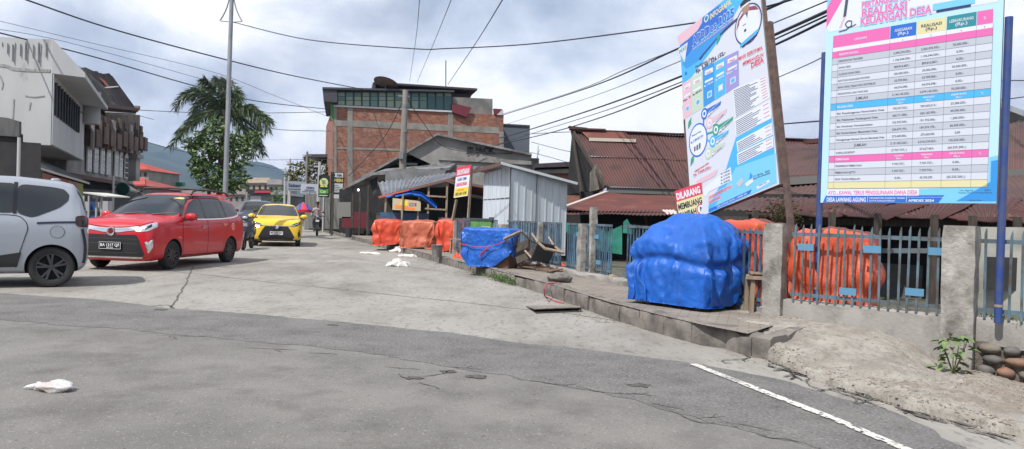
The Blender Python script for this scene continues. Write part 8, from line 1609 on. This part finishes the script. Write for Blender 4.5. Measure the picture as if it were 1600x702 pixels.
for side, sg_ in (('L', 1), ('R', -1)):
    fd = sc.decal(side, [(.98, .30), (.98, 1.0), (.05, 1.04), (.05, .30)], sil, 'door', off=.003, rnd=.05, rings=9); handle(sc, side, .18, .93, chrome, fd)
    rd = sc.decal(side, [(.02, .30), (.02, 1.04), (-.85, 1.06), (-1.0, 1.0), (-1.06, .88), (-1.0, .62), (-.95, .40), (-.93, .30)], sil, 'door', off=.003, rnd=.12, rings=9, label='sliding rear door with a rounded upper rear corner'); handle(sc, side, -.10, .90, chrome, rd)
    for pts in ([(.035, .30), (.035, .7), (.035, 1.05)], [(-.93, .30), (-.97, .50), (-1.04, .75), (-1.07, .88), (-1.02, 1.0), (-.88, 1.065), (-.4, 1.06)]): sc.strip(side, pts, .011, seam_m, 'door_gap', off=.0045)
    sc.decal(side, [(.80, 1.08), (.45, 1.44), (.28, 1.52), (.08, 1.54), (.08, 1.09)], glass_d, 'side_window', off=.006, rnd=.1)
    sc.decal(side, [(.05, 1.09), (.05, 1.54), (-.88, 1.535), (-.88, 1.10)], glass_d, 'side_window', off=.006, rnd=.06)
    sc.decal(side, [(-.92, 1.10), (-.92, 1.53), (-1.35, 1.50), (-1.51, 1.47), (-1.58, 1.39), (-1.57, 1.30), (-1.46, 1.19), (-1.12, 1.03)], glass_d, 'side_window', off=.007, rnd=.25, label='large rear quarter window sweeping down towards the door')
    sc.strip(side, [(.035, 1.08), (.035, 1.56)], .07, gloss_blk, 'window_pillar', off=.010); sc.strip(side, [(-.90, 1.09), (-.90, 1.55)], .05, gloss_blk, 'window_pillar', off=.010)
    sc.strip(side, [(-1.18, .955), (-1.4, .97), (-1.68, .98)], .030, mat('dark_blue_slot', (.01, .015, .05), .4), 'sliding_rail_slot', off=.008)
    sc.strip(side, [(.4, .24), (-.5, .255), (-.95, .27)], .10, mat('silver_sill', (.30, .31, .33), .5, metal=.4), 'sill', off=.008)
    sc.decal(side, [(.95, .30), (.95, .37), (-.40, .39), (-1.0, .53), (-.96, .36), (-.95, .31)], black_p, 'lower_cladding', off=.008, rnd=.05)
    h, n = sc.cast(side, -1.44, .83); mb = MB(); mb.lathe([(0, 0), (.088, 0), (.088, .004), (0, .004)], (0, 0, 0), 28, axis='y'); mb.v = [(v[0] - 1.44, h.y + sg_ * v[1], v[2] + .83) for v in mb.v]; ff = sc.part(mb, sil, 'fuel_flap'); mb = MB(); mb.lathe([(.088, .0), (.094, .0), (.094, .003), (.088, .003)], (0, 0, 0), 28, axis='y', closed=True); mb.v = [(v[0] - 1.44, h.y + sg_ * v[1], v[2] + .83) for v in mb.v]; sc.part(mb, seam_m, 'flap_gap', ff)
    sc.decal(side, [(-1.66, 1.06), (-1.68, .92), (-1.80, .90), (-1.835, 1.02), (-1.77, 1.08)], mat('smoked_lens', (.03, .012, .012), .15), 'tail_light', off=.02, rnd=.3, th=.03)
    sc.strip(side, [(-1.76, .88), (-1.80, .65), (-1.80, .45), (-1.78, .36)], .035, black_p, 'rear_corner_trim', off=.008)
    sc.decal('B', [(sg_ * .76, .90), (sg_ * .76, 1.06), (sg_ * .60, 1.05), (sg_ * .58, .92)], red_lens, 'tail_light', off=.012)
sc.decal('F', [(-.72, 1.12), (-.58, 1.56), (.58, 1.56), (.72, 1.12)], glass_d, 'windscreen', off=.004, rings=10); sc.decal('B', [(-.60, 1.14), (-.52, 1.48), (.52, 1.48), (.60, 1.14)], glass_d, 'rear_window', off=.006)
mb = MB(); blob(mb, (-1.38, 0, 1.625), (.07, .02, .03), 3, 0, n=8); sc.part(mb, sil, 'aerial_fin', smooth=True)
sc.wheels(.185, mat('rim_dark_grey', (.07, .07, .078), .35, metal=.6), 5, twin=True, cover=.66)

# --- yellow hatchback coming down the street
yel = paint('car_yellow', (.74, .50, .035))
yk = [(1.86, .34, .52, .62, .64, .56, .42, .70), (1.82, .24, .68, .74, .78, .68, .52, .83), (1.72, .19, .76, .80, .87, .75, .62, .92), (1.5, .18, .80, .83, .92, .78, .67, .98), (1.15, .19, .805, .833, .945, .79, .68, 1.035), (.98, .19, .805, .833, .95, .79, .69, 1.06), (.55, .19, .805, .833, .96, .785, .64, 1.28), (.18, .19, .805, .833, .97, .78, .60, 1.455), (-.2, .19, .805, .833, .98, .78, .585, 1.495), (-.8, .19, .805, .833, .99, .775, .575, 1.485), (-1.3, .19, .80, .83, 1.01, .77, .56, 1.42), (-1.6, .22, .79, .82, 1.0, .75, .54, 1.28), (-1.78, .28, .75, .78, .92, .70, .5, 1.04), (-1.85, .36, .64, .68, .78, .58, .42, .86)]
hy = heading_of(.27, -.96); lx, ly = -math.sin(hy), math.cos(hy)
fax, fay = -7.60 - .70 * lx, 26.25 - .70 * ly; cyx, cyy = fax - 1.26 * math.cos(hy), fay - 1.26 * math.sin(hy)
yc_ = Car('passenger_car', 'bright yellow hatchback with one lit headlamp driving towards the viewer', (cyx, cyy, 0), hy, yk, 3.76, 2.525, .292, .71, yel, .833)
def hatch_details(c, pm, front_lit=True, ptxt='BH 1207 DD', white=True):
    for side, sg_ in (('L', 1), ('R', -1)):
        fd = c.decal(side, [(.85, .28), (.85, .93), (-.10, .98), (-.10, .28)], pm, 'door', off=.003, rnd=.05, rings=7); handle(c, side, .05, .86, pm, fd)
        rd = c.decal(side, [(-.13, .28), (-.13, .98), (-1.05, 1.0), (-.98, .7), (-.86, .4), (-.84, .28)], pm, 'door', off=.003, rnd=.05, rings=7); handle(c, side, -.85, .88, pm, rd)
        c.strip(side, [(-.115, .28), (-.115, 1.0)], .010, seam_m, 'door_gap', off=.0045); c.strip(side, [(.84, .28), (.86, .93)], .010, seam_m, 'door_gap', off=.0045)
        c.decal(side, [(.60, 1.0), (.25, 1.29), (.05, 1.37), (-.06, 1.385), (-.06, 1.01)], glass_d, 'side_window', off=.006); c.decal(side, [(-.12, 1.02), (-.12, 1.39), (-.62, 1.385), (-.98, 1.34), (-1.25, 1.10)], glass_d, 'side_window', off=.006)
        mirror(c, sg_, pm, (.66, .79, 1.02))
        hp = [(sg_ * .775, .87), (sg_ * .78, .79), (sg_ * .66, .72), (sg_ * .47, .705), (sg_ * .43, .735), (sg_ * .58, .80)]; hl = c.decal('F', hp, gloss_blk, 'headlight', off=.008, rnd=.15)
        c.strip('F', [(sg_ * .74, .815), (sg_ * .60, .755), (sg_ * .48, .73)], .018, chrome, 'lamp_strip', off=.012, parent=hl)
        if front_lit and sg_ < 0: c.decal('F', [(sg_ * .70, .73), (sg_ * .70, .655), (sg_ * .57, .65), (sg_ * .56, .72)], lamp_lit, 'lamp_bulb', off=.014, parent=hl)
        c.decal('F', [(sg_ * .76, .60), (sg_ * .785, .38), (sg_ * .73, .30), (sg_ * .70, .46)], black_p, 'corner_vent', off=.008)
        c.decal('B', [(sg_ * .74, .74), (sg_ * .74, .98), (sg_ * .58, 1.0), (sg_ * .55, .78)], red_lens, 'tail_light', off=.008)
    c.decal('F', [(-.70, 1.055), (-.55, 1.41), (0, 1.45), (.55, 1.41), (.70, 1.055), (0, 1.075)], glass_d, 'windscreen', off=.004, rnd=.12, rings=10)
    c.decal('F', [(-.38, .70), (.38, .70), (.47, .57), (.60, .33), (.54, .245), (-.54, .245), (-.60, .33), (-.47, .57)], black_p, 'lower_grille', off=.007, rnd=.08)
    c.strip('F', [(-.50, .745), (-.36, .725), (0, .715), (.36, .725), (.50, .745)], .02, chrome, 'grille_bar', off=.012); c.strip('F', [(-.70, .24), (0, .215), (.70, .24)], .03, black_p, 'lower_lip', off=.010)
    h, n = c.cast('F', 0, .64); mb = MB(); mb.lathe([(0, .0), (.07, .0), (.07, .02), (0, .024)], (h.x, 0, .68), 20, axis='x'); c.part(mb, chrome, 'badge')
    h, n = c.cast('F', 0, .42); plate(c, h.x + .03, 0, .47, .44, .135, plate_white if white else plate_black, plate_black if white else plate_white, ptxt, '05.28')
    c.decal('B', [(-.56, 1.06), (-.48, 1.34), (.48, 1.34), (.56, 1.06)], glass_d, 'rear_window', off=.006)
    c.wheels(.175, mat('rim_black', (.02, .02, .022)), 7, cover=.68)
hatch_details(yc_, yel)
# --- dark car hidden behind the yellow one
gry = paint('car_dark_grey', (.05, .058, .07), metal=.3)
p_ = G(404, 372)
dk_ = Car('passenger_car', 'dark grey car half hidden behind the yellow hatchback', (p_[0] - .25, p_[1] + .5, 0), heading_of(.3, -.95), [(a, b, c1 * .99, d * .99, e * 1.07, f * .99, g2 * .99, h * 1.12) for a, b, c1, d, e, f, g2, h in yk], 3.8, 2.525, .30, .70, gry, .83); hatch_details(dk_, gry, False, 'BH 1482 KC', False)

# ------------------------------------------------------------------ scooters
def skin_body(chains, name, m_, parent, lvl=1, root=None):
    """chains: lists of (x, y, z, r) joined where coordinates coincide"""
    V_, E_, Rr = [], [], []
    def vi(p):
        for i, q in enumerate(V_):
            if all(abs(a - b) < 1e-5 for a, b in zip(q, p[:3])): return i
        V_.append(tuple(p[:3])); Rr.append(p[3]); return len(V_) - 1
    for c in chains:
        ids = [vi(p) for p in c]; E_ += [(a, b) for a, b in zip(ids[:-1], ids[1:]) if (a, b) not in E_]
    me = bpy.data.meshes.new(name); me.from_pydata(V_, E_, []); o = bpy.data.objects.new(name, me); col.objects.link(o)
    o.modifiers.new('k', 'SKIN'); sv = me.skin_vertices[0].data
    for i, r_ in enumerate(Rr): sv[i].radius = (r_, r_)
    sv[0].use_root = True; ss = o.modifiers.new('s', 'SUBSURF'); ss.levels = ss.render_levels = lvl; bpy.context.view_layer.update()
    me2 = bpy.data.meshes.new_from_object(o.evaluated_get(bpy.context.evaluated_depsgraph_get())); o.modifiers.clear(); o.data = me2; me2.materials.clear(); me2.materials.append(m_); me2.polygons.foreach_set('use_smooth', [True] * len(me2.polygons)); o.parent = parent; return o
def scooter(lab, loc, heading, pm, white=True, group=None):
    r_ = thing('scooter', lab, 'scooter', loc, group); r_.rotation_euler[2] = heading
    def pt_(mb, m_, n, sm=30, par=None): return mb.build(n, m_, par or r_, local=True, smooth=sm)
    for x_ in (.62, -.62):
        mb = MB(); mb.lathe([(.18, -.04), (.235, -.05), (.27, -.03), (.275, 0), (.27, .03), (.235, .05), (.18, .04)], (x_, 0, .275), 28, axis='y', closed=True); w_ = pt_(mb, rubber, 'wheel'); mb = MB(); mb.lathe([(0, -.02), (.05, -.03), (.05, .03), (0, .02)], (x_, 0, .275), 14, axis='y')
        for k in range(6): a = k * 1.047; mb.bar((x_, 0, .275), (x_ + .19 * math.cos(a), 0, .275 + .19 * math.sin(a)), .03, .03, upv=(0, 1, 0))
        pt_(mb, black_p, 'rim', par=w_)
    mb = MB(); rows = []
    for z_, wx_, xf in ((.42, .10, .50), (.55, .17, .52), (.70, .21, .54), (.82, .20, .52), (.92, .12, .47)): rows.append([(xf - abs(y) ** 2 * 3.2, y, z_) for y in np.linspace(-wx_, wx_, 9)] + [(xf - .14 - abs(y) ** 2, y, z_) for y in np.linspace(wx_, -wx_, 9)] + [(xf - wx_ ** 2 * 3.2, -wx_, z_)])
    mb.grid(rows); mb.poly(rows[0]); mb.poly(rows[-1]); pt_(mb, pm, 'front_shield', 50)
    mb = MB(); mb.box((.52, 0, .78), (.05, .17, .10)); pt_(mb, plate_white if white else lampglass, 'front_panel')
    mb = MB(); blob(mb, (.42, 0, 1.0), (.10, .13, .075), 1, 0, n=10); hb = pt_(mb, pm, 'handlebar_cowl'); mb = MB(); blob(mb, (.50, 0, 1.0), (.04, .08, .045), 1, 0, n=8); pt_(mb, lampglass, 'headlamp', par=hb)
    mb = MB(); mb.tube([(.30, -.34, 1.02), (.38, -.2, 1.02), (.40, 0, 1.0), (.38, .2, 1.02), (.30, .34, 1.02)], .018, 8); pt_(mb, black_p, 'handlebar')
    for s_ in (-1, 1): mb = MB(); mb.tube([(.38, s_ * .2, 1.02), (.38, s_ * .26, 1.18)], .008, 5); blob(mb, (.37, s_ * .28, 1.22), (.02, .07, .045), 1, 0, n=8); pt_(mb, black_p, 'mirror')
    mb = MB(); rows = []
    for a in np.linspace(-.2, 2.2, 12): rows.append([(.62 + .31 * math.cos(a + .4), y, .275 + .31 * math.sin(a + .4)) for y in (-.07, -.05, 0, .05, .07)])
    mb.grid(rows); pt_(mb, pm, 'front_fender'); mb = MB(); 
    for s_ in (-1, 1): mb.tube([(.62, s_ * .06, .275), (.50, s_ * .06, .7)], .02, 8)
    pt_(mb, black_p, 'fork')
    mb = MB(); mb.prism([(.45, -.15, .30), (.05, -.16, .26), (.05, .16, .26), (.45, .15, .30)], (0, 0, .06)); pt_(mb, black_p, 'footboard')
    mb = MB(); blob(mb, (-.42, 0, .55), (.52, .15, .20), 3, 0, n=12); pt_(mb, pm, 'rear_body'); mb = MB(); blob(mb, (-.38, 0, .76), (.42, .13, .07), 3, 0, n=12); pt_(mb, black_p, 'seat'); mb = MB(); blob(mb, (-.9, 0, .68), (.04, .09, .05), 1, 0, n=6); pt_(mb, red_lens, 'tail_lamp')
    mb = MB(); mb.tube([(-.35, -.15, .25), (-.85, -.16, .33)], [.035, .05], 10); pt_(mb, black_p, 'exhaust'); return r_
blk_p = paint('scooter_black', (.015, .016, .02))
mp = G(491, 369); hm_ = heading_of(.27, -.96)
scooter('black scooter with a white front panel ridden towards the viewer', (mp[0], mp[1] + .5, 0), hm_, blk_p)
sp_ = G(386, 393); scooter('dark parked scooter between the red car and the yellow hatchback', (sp_[0] - .42, sp_[1] + 1.2, 0), heading_of(.15, -1), paint('scooter_dark', (.05, .055, .07)), False)
# rider
skin_m = mat('skin_brown', (.27, .14, .09), .6); shirt = mat('patterned_shirt', (.50, .42, .40), .8, c2=(.16, .07, .08), scale=22, lo=.5, hi=.55); trouser = mat('dark_trousers', (.06, .055, .055), .85); hair = mat('black_hair', (.012, .01, .01), .6)
ps = thing('person', 'person in a patterned pale shirt and black cap riding the black scooter', 'person', (mp[0], mp[1] + .5, 0)); ps.rotation_euler[2] = hm_
ch = [[(-.22, 0, .88, .125), (-.20, 0, 1.05, .115), (-.16, 0, 1.25, .13), (-.13, 0, 1.40, .11), (-.11, 0, 1.47, .05), (-.08, 0, 1.53, .052), (-.06, 0, 1.60, .088), (-.05, 0, 1.68, .088), (-.06, 0, 1.73, .05)]]
for s_ in (-1, 1):
    ch.append([(-.13, 0, 1.40, .11), (-.13, s_ * .17, 1.39, .062), (-.08, s_ * .27, 1.16, .046), (.14, s_ * .30, 1.06, .036), (.28, s_ * .30, 1.04, .028), (.33, s_ * .29, 1.05, .034)])
    ch.append([(-.22, 0, .88, .125), (-.16, s_ * .11, .86, .09), (.14, s_ * .19, .80, .07), (.16, s_ * .17, .52, .052), (.14, s_ * .16, .36, .036), (.27, s_ * .17, .335, .034)])
body = skin_body(ch, 'body', skin_m, ps, 1)
me = body.data; me.materials.append(shirt); me.materials.append(trouser); me.materials.append(hair)
for p in me.polygons:
    c = p.center
    if c.z < .93 or (c.z < .95 and c.x > 0): p.material_index = 2
    elif c.z < 1.46 and not (c.x > .10): p.material_index = 1
    elif c.z > 1.60 and c.x < -.075: p.material_index = 3
mb = MB(); blob(mb, (-.06, 0, 1.72), (.105, .095, .062), 2, 0, n=10); mb.box((.05, 0, 1.705), (.10, .13, .012)); mb.build('cap', hair, ps, local=True, smooth=True)
mb = MB(); blob(mb, (.045, 0, 1.625), (.018, .012, .02), 1, 0, n=6); mb.build('nose', skin_m, ps, local=True, smooth=True)
mb = MB()
for s_ in (-1, 1): blob(mb, (.028, s_ * .032, 1.655), (.01, .014, .008), 1, 0, n=6)
mb.build('eyes', hair, ps, local=True)
for s_ in (-1, 1):
    for k in range(4): o_y = s_ * (.27 + .018 * k); mb = MB(); mb.tube([(.33, o_y, 1.055), (.375, o_y, 1.05), (.385, o_y, 1.02), (.36, o_y, .995)], [.011, .010, .009, .008], 6); mb.build('finger', skin_m, ps, local=True, smooth=True)
    mb = MB(); mb.tube([(.31, s_ * .265, 1.04), (.34, s_ * .245, 1.01), (.37, s_ * .245, 1.0)], [.013, .011, .009], 6); mb.build('thumb', skin_m, ps, local=True, smooth=True)
